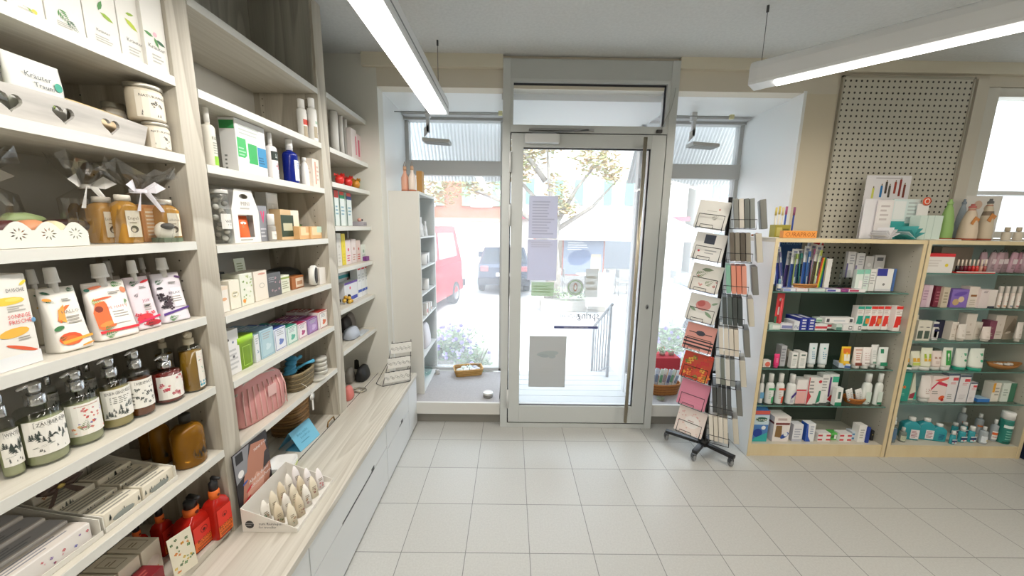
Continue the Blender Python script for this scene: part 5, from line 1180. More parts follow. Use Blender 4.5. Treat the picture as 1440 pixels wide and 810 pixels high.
Tb(254, 326, 215, z, 2.27, 'f0e9e6', [('l', 3, .3, .2, .8, .5, 'cdb9b2'), ('c', .75, .4, .06, 'c0504a')], 'white tube with a silver crimp on the fifth cosmetics shelf')
C(330, 428, 222, z, 2.25, .05, 'f0e0dc', 'off white box with swirling red and orange print on the fifth cosmetics shelf', front=[('p', [(0, .45), (.35, .7), (1, .6), (1, .7), (.4, .82), (0, .55)], 'd83a5a'), ('p', [(.1, .85), (.5, .78), (1, .9), (1, .98), (.5, .9)], 'e86a5a'), ('e', .78, .18, .2, .14, .5, 'e8602e'), ('c', .85, .1, .1, 'c02a2a'), ('l', 2, .1, .3, .5, .45, 'a9a29a')], name='print_box')
for i, (a, b, y) in enumerate(((432, 500, 205), (504, 574, 215), (566, 612, 262))):
    C(a, b - 2, y, z, 2.255, .045, 'ece8ea', 'white box with a red name line and slate top, %s of three' % ['left tall', 'middle tall', 'right small'][i], front=[('r', 0, .93, 1, 1, '5a6478'), ('r', .45, .76, .95, .86, 'e04a52'), ('l', 2, .3, .62, .9, .72, 'e9a3a6'), ('l', 3, .2, .1, .8, .3, 'a8a8a0' if i == 0 else 'd6d2d4')], left=[('r', 0, 0, 1, 1, '8d94a3')], name='care_box', group='white boxes with red name lines')
C(612, 690, 350, z, 2.26, .06, '3a7fd0', 'flat blue carton lying on the fifth cosmetics shelf', top=[('r', 0, 0, 1, 1, 'a9cbe6')], name='flat_carton', hmax=.022)
C(712, 762, 266, z, 2.27, .05, 'ece6da', 'white and yellow carton towards the right of the fifth shelf', front=[('r', .0, .5, .3, 1, 'e8a83a'), ('l', 3, .35, .3, .9, .8, 'b0aca0')], name='small_carton')
C(776, 860, 266, z, 2.27, .05, 'e4ece4', 'pale carton with a dark green half at the right of the fifth shelf', front=[('r', .55, 0, 1, 1, '3f7a60'), ('l', 3, .1, .3, .5, .7, 'a9b9ae')], name='small_carton')
z = ZB[5]
def spray(xl, xr, yt, P, body, liq, lab, label, head='e9ebea', **k):
    loc, R, h = rspan('R', xl, xr, yt, z, P); put(pump_bottle('pump_bottle', R, h, liq, .8, lab, mat(head, .4), clear=body, **k), loc, 0, label, 'bottle')
spray(62, 116, 478, 2.25, CLEARP, mat('7a92a0', .2), [('r', 0, 0, 1, 1, '5a7a9a')], 'grey blue pump dispenser at the bottom left of the cosmetics cabinet', labc='8fa6b4')
Bt(114, 168, 545, z, 2.26, 'small clear bottle with a pale label beside the grey blue dispenser', body=mat('a9b3aa', .15, trans=.4), lab=[('l', 3, .2, .2, .8, .8, '8a8f7c')], labc='c9ceb6', capm='dcdedb', caph=.25, name='small_bottle')
def canister(xl, xr, yt, P, label, col='2f9aa6', lab=None, rot=-.25, w_k=1.0):
    loc, w, h = span('R', xl, xr, yt, z, P); w *= .9; r = empty('disinfectant_canister', (0, 0, 0)); m = MB(); d = w * .55; hb = h * .85
    m.loft([sq(w * .96, d * .96, 0, 20, 7), sq(w, d, .005, 20, 7), sq(w, d, hb * .74, 20, 7), sq(w * .9, d * .9, hb * .84, 20, 6), [(x + w * .06, y, zz) for x, y, zz in sq(w * .42, d * .6, hb * .97, 20, 3)], [(x + w * .06, y, zz) for x, y, zz in sq(w * .34, d * .5, hb, 20, 2)]], mat(col, .3), True); m.build('canister', r)
    q = MB(); art(q, Face(w * .5, hb * .5, -d / 2 - .0012, hb * .08, x=w * .18), lab or [('r', 0, 0, 1, 1, 'e6e2e4'), ('l', 5, .1, .1, .9, .9, 'a86a78')]); q.build('label', r)
    c = MB(); c.lathe([(w * .2, 0), (w * .19, h * .15)], 'eff0ee', 16, M=T(w * .06, 0, hb)); c.build('cap', r); put(r, loc + Vector((0, .03, 0)), rot, label, 'canister', 'teal disinfectant canisters')
canister(170, 268, 492, 2.27, 'large teal canister with a white cap, first of the teal row'); canister(268, 362, 498, 2.27, 'large teal canister with a white cap, second of the teal row')
canister(352, 438, 535, 2.25, 'smaller teal canister with dark print, third of the teal row', lab=[('l', 4, .0, .1, .9, .9, '2a5a8a')])
for i, (a, b, y, P) in enumerate(((432, 486, 568, 2.235), (486, 552, 540, 2.26), (546, 612, 538, 2.26), (440, 500, 515, 2.36), (502, 560, 512, 2.36))):
    Bt(a, b, y, z, P, ['small teal bottle with navy label in the front', 'teal bottle with a navy cross label, left of two', 'teal bottle with a navy cross label, right of two', 'teal bottle in the rear, left one', 'teal bottle in the rear, right one'][i], body=mat('39a3b0', .25), lab=[('r', 0, .3, 1, .75, '2a3a6a'), ('c', .5, .2, .12, 'c83a44')], labc='cfe0e6', capm='f0f1f0', caph=.26, capr=.62, shoulder=.15, sy=.7, name='teal_bottle', group='teal bottles at the bottom of the cosmetics cabinet')
for i, (a, b, y, P) in enumerate(((492, 556, 420, 2.40), (600, 664, 458, 2.36), (622, 690, 540, 2.245), (698, 758, 495, 2.28))):
    Bt(a, b, y, z, P, ['clear bottle with an orange tag at the back', 'clear bottle with an orange collar, second from the back', 'small bottle with a blue printed label in front', 'white bottle with an orange label'][i] + ', bottom right of the cosmetics cabinet', body=mat('cfd9e0', .15, trans=.4), lab=[[('r', .2, .75, 1, .95, 'e8803a')], [('r', 0, .8, 1, .98, 'e8803a'), ('l', 3, .2, .2, .8, .6, '8aa0b0')], [('p', [(.1, .2), (.9, .1), (.8, .9), (.2, .7)], '3a5aa6'), ('c', .6, .35, .12, 'd8c23a')], [('r', 0, .55, 1, .85, 'e8703a'), ('r', .1, .25, .9, .35, 'c05a5a')]][i], labc=[None, None, 'dfe6ec', 'f0efec'][i], capm='eef0f0', caph=.2, capr=.45, name='clear_bottle', group='clear bottles at the bottom right')
Bt(756, 862, 446, z, 2.28, 'big teal green can with a white lid at the bottom right', body=mat('2a7f74', .3), lab=[('r', 0, .8, 1, .95, 'e4f0ec'), ('l', 4, .2, .15, .8, .7, '7fc0b2'), ('r', .1, .0, .9, .08, '1a5a50')], labc=None, capm='f2f3f2', caph=.22, capr=.97, neck=.93, shoulder=.06, lz=(.05, .9), name='wipes_can', cat='can')

# ================================================================ on top of the right cabinets
crop(1040, 50, .37037); z = 1.4605
C(142, 200, 685, z, 2.30, .05, 'a39c3c', 'olive green carton with slim brushes standing on the dental cabinet', front=[('r', .1, .1, .45, .8, 'c8c070'), ('r', .5, .2, .9, .7, '6a6a2a')], name='brush_box', hmax=.08)
for i in range(5):
    loc, w, h = span('R', 148 + i * 13, 158 + i * 13, 640, z, 2.315); h = .19 + .006 * (i % 2)
    r = empty('interdental_brush', (0, 0, 0)); q = MB(); q.tube([(0, 0, .0), (0, 0, h - .05)], .005, ['e9e4d2', 'efe9d8', 'e9e4d2', '2a4aa0', '2a4aa0'][i], 7); q.build('handle', r); q = MB(); q.tube([(0, 0, h - .05), (0, 0, h)], .0065, ['d8c46a', 'd8c46a', 'e0d29a', 'b05a86', '8a4a70'][i], 7); q.build('cap', r)
    put(r, (loc.x, 2.338 if i < 4 else 2.30, z), 0, 'slim brush standing in the olive carton, %s' % ['leftmost', 'second', 'third', 'fourth, blue', 'blue one before the carton'][i], 'brush', 'slim brushes on the dental cabinet')
m = MB(); loc, w, h = span('R', 168, 296, 742, z, 2.215); m.box(-w / 2, w / 2, 0, .03, 0, h, 'eda04e', .001); art(m, Face(w, h, 0, 0), [('t', 'CURAPROX', .5, .5, .6, 'b05a20')])
put(m.build('shelf_sign'), loc + Vector((0, 0, .0004)), 0, 'orange strip sign with brown lettering on the cabinet edge', 'sign')
m = MB(); m.tube([(-.03, 0, .012), (0, -.006, .016), (.03, 0, .012)], [.004, .012, .004], 'e8924e', 8); put(m.build('orange_clip'), (ony(cx_(64), cy_(745), 2.28).x, 2.28, z + .0005), 0, 'small orange object at the left corner of the cabinet top', 'clip')
m = MB(); x0 = ony(cx_(55), cy_(755), 2.24).x; m.box(0, .1, 0, .2, 0, .003, 'efefec'); put(m.build('paper_sheet'), (x0 + .06, 2.24, z), 0, 'white sheet lying on the left corner of the cabinet top', 'paper')
# picture board and leaflets
m = MB(); loc, w, h = span('R', 486, 656, 532, z, 2.44); m.box(-w / 2, w / 2, 0, .004, .0, h, 'e9e7ea'); it = []
for i, (u, c, l, v) in enumerate(((.18, 'd6d86a', .16, .64), (.36, '2a7ab8', .18, .66), (.46, '4a4038', .18, .72), (.54, '55504a', .18, .66), (.66, '9a3a2a', .18, .72), (.77, '8a2e28', .26, .68), (.87, '7a3a30', .2, .66))): it += [('r', u - .025, v, u + .025, v + l, c), ('r', u - .012, v + l, u + .012, v + l + .03, '8a7a60')]
art(m, Face(w, h, 0, 0), it + [('r', .2, .95, .8, .965, 'b9b4b8')]); put(m.build('picture_board'), loc + Vector((0, 0, .0004)), 0, 'white board picturing coloured hot water bottles on the cabinet top', 'board')
lf = [(480, 538, 622, 'ecebf0', [], 'tall white folded leaflet in the acrylic holder, leftmost', 2.36), (530, 590, 625, 'efeaea', [('r', .1, .4, .9, .95, 'f3efee'), ('l', 4, .2, .45, .8, .9, 'cfc6c6')], 'white leaflet with faint print, second from left', 2.345), (588, 642, 622, 'dfeeee', [('r', .0, .0, 1, .45, '3fa9a8'), ('r', .1, .5, .9, .95, 'f0f4f4')], 'white and teal leaflet, third from left', 2.35), (640, 690, 622, 'dfeeec', [('r', .0, .0, 1, .4, '56b0ac'), ('l', 5, .1, .5, .9, .95, 'c2cfce')], 'white and teal leaflet, fourth from left', 2.36), (680, 722, 640, 'f2f0ee', [('c', .5, .5, .16, 'e0705e'), ('r', 0, 0, 1, .3, 'cfe4da')], 'white leaflet with coral spots, rightmost', 2.34)]
for a, b, y, c, f, lb, P in lf: C(a, b, y, z, P, .006, c, lb, front=f, name='leaflet', cat='leaflet', group='leaflets on the cabinet top')
m = MB(); m.lathe([(.026, 0), (.026, .003)], 'ec5a34', 20, M=RX(PI / 2)); m.lathe([(.012, 0.0), (.018, 0.0)], 'f6d9cc', 16, M=T(0, -.0035, 0) @ RX(PI / 2), cap=False); p = ony(cx_(712), cy_(630), 2.335); put(m.build('round_badge'), (p.x, 2.336, p.z), 0, 'small round orange red badge clipped above the leaflets', 'badge')
for i, (a, b, c, lb) in enumerate(((515, 596, 'e4e2e4', 'open white booklet lying before the leaflets'), (598, 690, '46aaa9', 'teal booklet fanned open before the leaflets'), (690, 776, 'd6e6de', 'stack of pale green cards at the right of the leaflets'))):
    loc, w, h = span('R', a, b, 700 if i < 2 else 684, z, 2.27); q = MB()
    if i < 2:
        for k, an in enumerate((.5, .9, 1.25)): q.box(0, w * .55, -.05, .05, 0, .0015, c, M=T(-.01, 0, .002) @ RY(-an)); q.box(-w * .45, 0, -.05, .05, 0, .0015, 'f0f0f0' if k == 1 else c, M=T(.01, 0, .002) @ RY(an * .8))
    else:
        q.box(-w / 2, w / 2, 0, .06, 0, h, c, .001); art(q, Face(w, h, 0, 0), [('r', .3, 0, .33, 1, 'b9cfc6'), ('r', .6, 0, .63, 1, 'b9cfc6')])
    put(q.build('booklet'), loc + Vector((0, 0, .0006)), 0, lb, 'booklet', 'booklets on the cabinet top')
# ceramic bottle shaped hot water bottles with cork tags
for i, (a, b, yt, c, cap, lb) in enumerate(((770, 838, 622, '8fb46a', '9ac07a', 'pear green soft bottle with an orange neck ring on the cosmetics cabinet'), (832, 882, 622, '9aa6b0', '7c8894', 'slate grey blue slim bottle behind the green one'), (846, 930, 640, 'dccab4', 'c2706a', 'sand coloured bottle with a cork tag and red loop'), (922, 992, 620, 'cdbfa8', '6a6a6a', 'striped beige bottle with a cork tag at the right'))):
    loc, R, h = rspan('R', a, b, yt, z, 2.31 + (.07 if i == 1 else 0)); r = empty('thermo_bottle', (0, 0, 0)); q = MB()
    q.lathe([(R * .95, 0), (R, .01), (R * .98, h * .25), (R * .8, h * .55), (R * .5, h * .78), (R * .34, h * .84), (R * .34, h * .9)], c, 22); q.lathe([(R * 1.005, 0.001), (R * 1.01, .012)], 'a8553a', 22, cap=False)
    if i == 3: q.lathe([(R * .74, h * .6), (R * .62, h * .7)], '7a6a58', 22, cap=False)
    q.build('bottle', r); q = MB(); q.lathe([(R * .38, h * .88), (R * .4, h * .9), (R * .4, h * .93), (R * .22, h * .95), (R * .2, h)], cap, 16); q.build('stopper', r)
    if i > 1:
        q = MB(); q.box(-.018, .018, -.002, 0, -.05, 0, 'd08a4a', M=T(.006, -R * .75, h * .62) @ RY(.5)); q.build('cork_tag', r); q = MB(); q.tube([(R * .36 * math.cos(t), R * .36 * math.sin(t), h * .84) for t in [k * PI / 5 for k in range(10)]], .0025, 'b8452e', 5, closed=True); q.build('cord', r)
    put(r, loc, 0, lb, 'bottle', 'thermo bottles on the cosmetics cabinet')
m = MB(); loc, w, h = span('R', 866, 1000, 610, z, 2.44); m.box(-w / 2, w / 2, 0, .004, 0, h, 'e6e2dc'); art(m, Face(w, h, 0, 0), [('c', .35, .8, .12, 'd8b8a4'), ('c', .65, .72, .12, 'c0a894'), ('l', 3, .2, .3, .8, .5, 'cdc6bc')]); put(m.build('picture_board'), loc + Vector((0, 0, .0004)), 0, 'pale picture board behind the cork tagged bottles', 'board')
for i in range(2):
    Bt(1000 + i * 44, 1040 + i * 44, 728, z, 2.30, 'short beige lidded pot, %s at the right edge of the cabinet top' % ['left one', 'right one'][i], body=mat('d8cdbb', .4), capm='c8bba6', caph=.3, capr=.6, name='ceramic_pot', cat='pot', group='beige pots at the right edge')
m = MB(); x0 = ony(cx_(742), cy_(768), 2.22).x; m.box(0, .16, 0, .1, 0, .006, 'e9e6dd'); put(m.build('paper_stack'), (x0, 2.215, z), 0, 'thin stack of white paper at the front edge between both cabinets', 'paper')
# ================================================================ goods on the left shelving
def CL(xl, xr, yt, z0, P, d, col, label, **k): return carton('L', xl, xr, yt, z0, P, d, col, label, **k)
def place_l(o, xl, xr, yt, z0, P, label, cat, group=None, rot=0): pass
def cut_panel(outline, holes, th, m, M=None):
    """a board with real openings: filled 2D curve turned into mesh data (x,z outline, thickness along y)"""
    cu = bpy.data.curves.new('c', 'CURVE'); cu.dimensions = '2D'; cu.fill_mode = 'BOTH'; cu.extrude = th / 2
    for pts in [outline] + holes:
        sp = cu.splines.new('POLY'); sp.points.add(len(pts) - 1); sp.use_cyclic_u = True
        for i, (x, y) in enumerate(pts): sp.points[i].co = (x, y, 0, 1)
    ob = bpy.data.objects.new('c', cu); COL.objects.link(ob); dg = bpy.context.evaluated_depsgraph_get(); ev = ob.evaluated_get(dg); me = ev.to_mesh()
    MM = RX(PI / 2); mb = MB(); mb.add([MM @ v.co for v in me.vertices], [tuple(p.vertices) for p in me.polygons], m, False, M); ev.to_mesh_clear(); bpy.data.objects.remove(ob); return mb
def heart(cx, cy, s): return [(cx + s * .062 * 16 * math.sin(t) ** 3, cy + s * .062 * (13 * math.cos(t) - 5 * math.cos(2 * t) - 2 * math.cos(3 * t) - math.cos(4 * t))) for t in [2 * PI * k / 22 for k in range(22)]]
G1, G2, G3 = '4f8a4a', '8fae3a', '2f5f3f'
# --- bottle bay, top shelf: white tea cartons
crop(0, 0, .3086); z = SHELF_Z[1][0]
tea = [(20, 180, 'yellow blossom', [('leaf', .7, .1, .25, 2.4, G2), ('c', .7, .22, .08, 'e0c84a')]), (186, 355, 'leafy dark twig', [('fern', .3, .5, .5, -.9, G1), ('fern', .5, .3, .4, -.7, G3)]), (360, 508, 'green leaf', [('leaf', .5, .6, .4, -.4, G2), ('leaf', .45, .62, .35, 1.2, G1)]), (513, 635, 'lime twig', [('leaf', .25, .55, .5, -.6, 'b4c43a'), ('leaf', .3, .62, .3, .2, G2)]), (645, 740, 'pink flower', [('leaf', .4, .4, .4, 2.9, G1), ('leaf', .5, .38, .45, -.3, G3), ('leaf', .45, .4, .4, -1.2, G1), ('c', .5, .44, .09, 'e7b3c0')])]
for i, (a, b, nm_, it) in enumerate(tea):
    CL(a, b, -60, z, -1.0, .09, 'e4e2dc', 'white carton printed with a %s on the top shelf at far left' % nm_, front=it + [('t', 'Kräuter', .5, .28, .05, '8a8a86'), ('l', 3, .25, .08, .75, .2, 'b5b4ae')], name='tea_carton', group='white tea cartons on the top shelf', hmax=.21)
# --- second shelf: wooden tray with heart openings, sachets, paper tin jars
z = SHELF_Z[1][1]; greyw = noise_mat('weathered_wood', 'a9a6a2', 'c2bfba', 40, .7, stretch=(.15, 1, 1))
y0 = .62; y1 = onx(202, 200, -1.0).y; L_ = y1 - y0
r = empty('wooden_tray', (-1.0, y0, z + .001), PI / 2, 'long grey wooden tray with heart shaped openings on the second shelf', 'tray')
hs = [onx(12, 138, -1.0).y - y0, onx(89, 157, -1.0).y - y0, onx(156, 177, -1.0).y - y0]; out = [(0, 0), (L_, 0)] + [(L_ + .018, .055)] + [(L_ + .018 - (L_ + .02) * k / 12, .055 + .012 * math.sin(PI * k / 12)) for k in range(1, 12)] + [(0, .055)]
cut_panel(out, [heart(x, .032, .021) for x in hs], .008, greyw, T(0, .004, 0)).build('front_board', r); cut_panel(out, [heart(x, .032, .021) for x in hs], .008, greyw, T(0, .19, 0)).build('rear_board', r)
MB().box(0, L_, .0085, .185, 0, .006, greyw).build('bottom_board', r); MB().box(L_ - .008, L_, .0085, .185, .007, .05, greyw).build('end_board', r)
def sachet(loc, rot, w, h, col, items, label, grp):
    m = MB(); m.loft([sq(w, .003, 0, 14, 8), sq(w, .014, h * .2, 14, 6), sq(w, .016, h * .6, 14, 6), sq(w, .003, h * .97, 14, 8), sq(w, .0025, h, 14, 8)], col, True); art(m, Face(w * .95, h * .92, -.0085, h * .04), items, .001); return put(m.build('bath_sachet'), loc, rot, label, 'sachet', grp)
lv = [('fern', .2, .1, .3, .8, G1), ('fern', .7, .1, .3, 1.8, G2), ('e', .5, .2, .2, .1, 0, 'dfe3ea'), ('leaf', .1, .05, .4, 1.2, 'a39c7a'), ('t', 'Kräuter', .5, .72, .1, '5c6468'), ('t', 'Traum', .6, .56, .09, '5c6468')]
crop(0, 0, 1)
p = onx(58, 130, -1.035); sachet((-1.04, p.y - .005, z + .025), (.0, .0, PI / 2 + .05), .10, .115, 'dcdcd8', lv + [('e', .88, .62, .08, .1, 0, '3aa08a')], 'white herb bath sachet with green print and teal seal standing in the grey tray', 'bath sachets in the grey tray')
p = onx(12, 120, -1.07); sachet((-1.075, p.y - .01, z + .03), (.0, .05, PI / 2), .12, .12, 'd8d8d4', lv, 'white herb bath sachet behind the teal sealed one', 'bath sachets in the grey tray')
p = onx(3, 125, -1.03); sachet((-1.035, p.y - .05, z + .02), (.0, -.1, PI / 2 + .1), .1, .115, '7f9a4a', [('fern', .5, .2, .5, 1.2, 'b6cf6a'), ('r', .1, .7, .9, .9, 'e6e6da')], 'green herb sachet at the left picture edge in the grey tray', 'bath sachets in the grey tray')
r = empty('bath_brush', (-1.09, .84, z + .066), 0, 'pale yellow wooden bath brush lying in the grey tray', 'brush'); m = MB(); m.tube([(0, 0, .01), (.01, .1, .012), (.03, .2, .006)], [.012, .014, .008], 'e6d09a', 8); m.build('handle', r); m = MB(); m.sphere((.0, -.045, .008), .03, mat('d8c4a8'), 12, 6, (1, 1.5, .5)); m.build('brush_head', r)
r = empty('massage_roller', (-1.05, .99, z + .035), 0, 'beige wooden roller lying at the right end of the grey tray', 'roller'); m = MB(); m.tube([(0, -.05, .01), (0, .03, .006)], .015, 'dcc6a2', 10); m.sphere((0, .035, .006), .018, mat('cfa87a'), 10, 6); m.build('roller', r)
def jarL(xl, xr, yt, z0, P, label, txt, grp, **k):
    loc, R, h = rspan('L', xl, xr, yt, z0, P); h = k.pop('h', h); return put(glass_jar(k.pop('name', 'tin_jar'), R, h, k.pop('body', 'd9cfbb'), k.pop('lid', mat('b5b1a6', .3, .6)), [('t', txt, .5, .82, .1, '3c3b38'), ('blooms', 6, .35, .3, .7, .65, ['55534e'], .05), ('pines', 7, .1, 0, .9, .3, '4a4844')] if txt else (), 'e8e1d2', lidh=.12, lw=2.4, lz=(.08, .9)), loc, PI / 2 - .1, label, 'jar', grp)
crop(0, 0, .3086)
h = .075
jarL(640, 765, 548, z, -1.02, 'cream tin jar with plant print, lower one of the stack', 'NATURWINDELN', 'cream tin jars on the second shelf', h=h)
jarL(562, 738, 400, z + h + .002, -1.05, 'cream tin jar with plant print, upper one of the stack', 'NATURWINDELN', 'cream tin jars on the second shelf', h=.095)
jarL(445, 556, 395, z, -1.14, 'darker cream tin jar standing behind the stacked ones', 'WUNDERSCHÖN', 'cream tin jars on the second shelf', h=.13)
# --- third shelf: scalloped tray, wrapped honey, bath milk bottles
z = SHELF_Z[1][2]; crop(0, 230, .148)
y0, y1 = .62, onx(126, 340, -1.0).y; L_ = y1 - y0; n = 5; wdt = L_ / n; out = [(0, 0), (L_, 0), (L_, .032)]
for i in range(n): out += [(L_ - wdt * i - wdt * (k + .5) / 8, .032 + .022 * math.sin(PI * (k + .5) / 8)) for k in range(8)]
out += [(0, .032)]
holes = []
for i in range(n):
    c = (L_ - wdt * (i + .5), .028)
    for k in range(9):
        a = 2 * PI * k / 9; ca, sa = math.cos(a), math.sin(a); holes.append([(c[0] + ca * q * .010 - sa * w_ * .010, c[1] + sa * q * .010 + ca * w_ * .010) for q, w_ in ((.5, 0), (.9, .16), (1.4, 0), (.9, -.16))])
r = empty('scalloped_tray', (-1.0, y0, z + .001), PI / 2, 'white metal tray with scalloped rim and punched flowers on the third shelf', 'tray')
tm = mat('dedfd6', .4); cut_panel(out, holes, .002, tm, T(0, .001, 0)).build('front_side', r); cut_panel(out, [], .002, tm, T(0, .17, 0)).build('rear_side', r)
MB().box(0, L_, .003, .168, 0, .002, tm).build('base', r); MB().box(L_ - .002, L_, .003, .168, .003, .035, tm).build('end_side', r)
def candy(xm, ym, P, ln, rad, col, label, rot, dz=0, tip='6a2a20'):
    p = onx(xm, ym, P); m = MB(); m.lathe([(.002, -ln / 2), (rad * .6, -ln * .35), (rad, 0), (rad * .9, ln * .3), (.004, ln / 2)], col, 14, M=RX(PI / 2)); m.lathe([(.004, -ln * .5), (rad * .35, -ln * .42)], tip, 8, M=RX(PI / 2)); put(m.build('wrapped_sweet'), (P, p.y, z + .035 + dz), (0, .0, rot), label, 'sweet', 'foil wrapped sweets in the scalloped tray')
candy(42, 294, -1.04, .10, .024, 'c98a62', 'copper foil wrapped sweet in the scalloped tray', .5); candy(70, 297, -1.06, .12, .022, 'd9d0ac', 'cream foil wrapped sweet right of the copper one', .9); candy(8, 296, -1.05, .11, .022, '4a201c', 'dark red wrapped sweet at the left in the scalloped tray', .4)
candy(92, 292, -1.1, .12, .016, '3a201c', 'dark brown wrapped sweet behind the cream one', -.2, .01); candy(30, 285, -1.12, .1, .02, '8a9a6a', 'green wrapped sweet at the back of the scalloped tray', .2, .02)
def cello(loc, R, h, label, ribbon, grp, seed):
    rnd = random.Random(seed); r = empty('cellophane_bag', loc, 0, label, 'bag', grp); m = MB(); n = 22; rings = []
    for t, k in ((0, .9), (.3, 1.0), (.52, .95), (.62, .45), (.67, .22), (.72, .4), (.85, .85), (1, 1.12)):
        rings.append([(R * k * math.cos(2 * PI * i / n) * rnd.uniform(.86, 1.12), R * k * math.sin(2 * PI * i / n) * rnd.uniform(.86, 1.12), h * t + (rnd.uniform(-.14, .06) * h if t == 1 else 0)) for i in range(n)])
    m.loft(rings, CELLO, False, cap=False); m.build('wrapping', r); q = MB(); zz = h * .67
    q.lathe([(R * .26, zz - .005), (R * .26, zz + .005)], ribbon, 12, cap=False)
    for sx in (-1, 1):
        q.add([(0, sx * .004, zz), (.02, sx * .03, zz + .028), (.026, sx * .055, zz + .012), (.02, sx * .03, zz - .004)], [(0, 1, 2, 3), (3, 2, 1, 0)], ribbon); q.add([(.01, sx * .002, zz), (.02, sx * .012, zz), (.03, sx * .04, zz - .055), (.028, sx * .028, zz - .055)], [(0, 1, 2, 3), (3, 2, 1, 0)], ribbon)
    q.build('ribbon', r); return r
crop(110, 230, .1482); amber = mat('c08a2e', .12, trans=.35); amb2 = mat('d09a42', .12, trans=.3)
def milk(a, b, yt, P, label, dark=0, txt='Lebkuchen'):
    loc, w, h = span('L', a, b, yt, z, P); r = empty('honey_bottle', (0, 0, 0)); m = MB(); w = min(w, .075)
    m.loft([sq(w * .95, w * .9, 0, 20, 5), sq(w, w * .95, .004, 20, 5), sq(w, w * .95, h * .74, 20, 5), sq(w * .8, w * .75, h * .83, 20, 3), sq(w * .55, w * .55, h * .87, 20, 2), sq(w * .55, w * .55, h * .9, 20, 2)], amb2 if not dark else amber); m.build('bottle', r)
    q = MB(); art(q, Face(w * .66, h * .55, -w * .475 - .0012, h * .13), [('r', 0, 0, 1, 1, 'e4dcc8'), ('t', txt, .5, .72, .12, '7a6a4a'), ('c', .5, .3, .3, '4a4034'), ('c', .45, .27, .16, 'd0c6ae'), ('l', 1, .2, .5, .8, .58, '8a7a5a')]); q.build('label', r)
    q = MB(); q.lathe([(w * .33, h * .88), (w * .33, h * .985), (w * .3, h)], 'd9d3c6', 16); q.build('cap', r); put(r, loc, PI / 2 - .15, label, 'bottle', 'golden bath bottles on the third shelf'); return loc, w, h
l1 = milk(100, 318, 318, -1.07, 'golden bottle with a cream label wrapped in the left cellophane bag'); l2 = milk(318, 500, 300, -1.03, 'golden bottle with a white label wrapped in the right cellophane bag', 0, 'Engel'); l3 = milk(730, 885, 345, -1.02, 'golden bottle standing free right of the wrapped ones'); milk(0, 100, 335, -1.16, 'golden bottle at the back behind the left cellophane bag', 1); milk(-95, -5, 330, -1.2, 'dark golden bottle at the rear beside the scalloped tray', 1)
p = l2[0]
m = MB(); m.box(-.03, .03, 0, .025, 0, .105, 'c98a4e', .003); art(m, Face(.06, .105, 0, 0), [('r', .15, .1, .85, .9, 'd9a870'), ('l', 7, .2, .15, .85, .85, 'f0e2cc')]); put(m.build('honey_cake'), (p.x - .005, p.y + .078, z), PI / 2, 'orange brown cake bar wrapped beside the white labelled golden bottle', 'cake')
m = MB(); m.sphere((0, 0, .03), .035, mat('e6e2d2', .6), 12, 7, (.5, 1, .85)); m.sphere((.012, -.008, .045), .014, mat('4a4a48', .5), 10, 6, (1, 1.3, .7)); m.box(-.018, .018, -.03, .03, 0, .012, '6b7a62'); put(m.build('soap_figure'), (p.x + .02, p.y + .09, z), 0, 'cream soap figure with a dark top in the right cellophane bag', 'soap')
cello((l1[0].x - .015, l1[0].y - .02, z), .048, .215, 'cellophane wrap with a white ribbon around the cream labelled bottle', 'e3e1dc', 'cellophane bags on the third shelf', 1); cello((p.x, p.y + .045, z), .072, .21, 'cellophane wrap with a white ribbon around bottle and orange brown cake', 'e9e6ec', 'cellophane bags on the third shelf', 2)
cello((-1.16, .80, z + .01), .06, .2, 'cellophane wrap without ribbon behind the scalloped tray', 'b9b6ae', 'cellophane bags on the third shelf', 3)
# --- fourth shelf: refill pouches with spouts
z = SHELF_Z[1][3]
def pouchL(xl, xr, yt, P, label, col, items, rot=0, lean=-.08, cap='f2f2ef', d=.045):
    loc, w, h = span('L', xl, xr, yt, z, P); hp = h - .034; put(wedge_pouch(w, d, hp, mat(col, .35), items, cap), loc, (lean, 0, PI / 2 + rot), label, 'pouch', 'fruit printed refill pouches')
txt = lambda c, s, v=.5: [('t', s, .62, v, .05, c, .5), ('l', 3, .45, v - .2, .85, v - .06, 'a9a49c'), ('l', 2, .5, .78, .8, .84, '8a8a86')]
crop(0, 370, .1976)
loc, w, h = span('L', -190, 190, 88, z, -1.0); m = MB(); m.box(-w / 2, w / 2, 0, .06, 0, h, 'ece9e2', .004)
art(m, Face(w, h, 0, 0), [('e', .45, .72, .42, .11, 0, 'f2cf4a'), ('e', .62, .73, .18, .05, 0, 'f6dc6e'), ('e', .5, .38, .34, .13, .1, 'f0b84a'), ('e', .6, .2, .38, .05, -.45, 'e0603a'), ('r', 0, 0, 1, .14, 'e6e8ea'), ('t', 'SONNIGE', .68, .55, .045, 'e05a5a', .5), ('t', 'FRISCHE', .68, .49, .045, 'e05a5a', .5), ('l', 3, .45, .6, .85, .67, 'b5b0a8'), ('l', 2, .55, .28, .9, .33, 'a9a49c'), ('e', .9, .9, .1, .04, .7, 'e8d24a'), ('e', .97, .48, .05, .07, 0, '6fa0c6'), ('t', 'DUSCHE', .7, .83, .04, '6a6a66', .4)])
put(m.build('refill_carton'), loc, PI / 2 + .1, 'large white pack with yellow fruit print at the left edge of the fourth shelf', 'pack')
pouchL(170, 345, 80, -1.13, 'pouch with lemon print half hidden behind the melon pouch', 'd9d2c0', [('leaf', .2, .9, .4, -.3, G3), ('leaf', .5, .95, .4, -.6, G1), ('e', .4, .68, .3, .08, .1, 'e8b23a'), ('r', .1, .2, .9, .26, 'e8a23a'), ('l', 5, .3, .3, .9, .55, 'a9a090')])
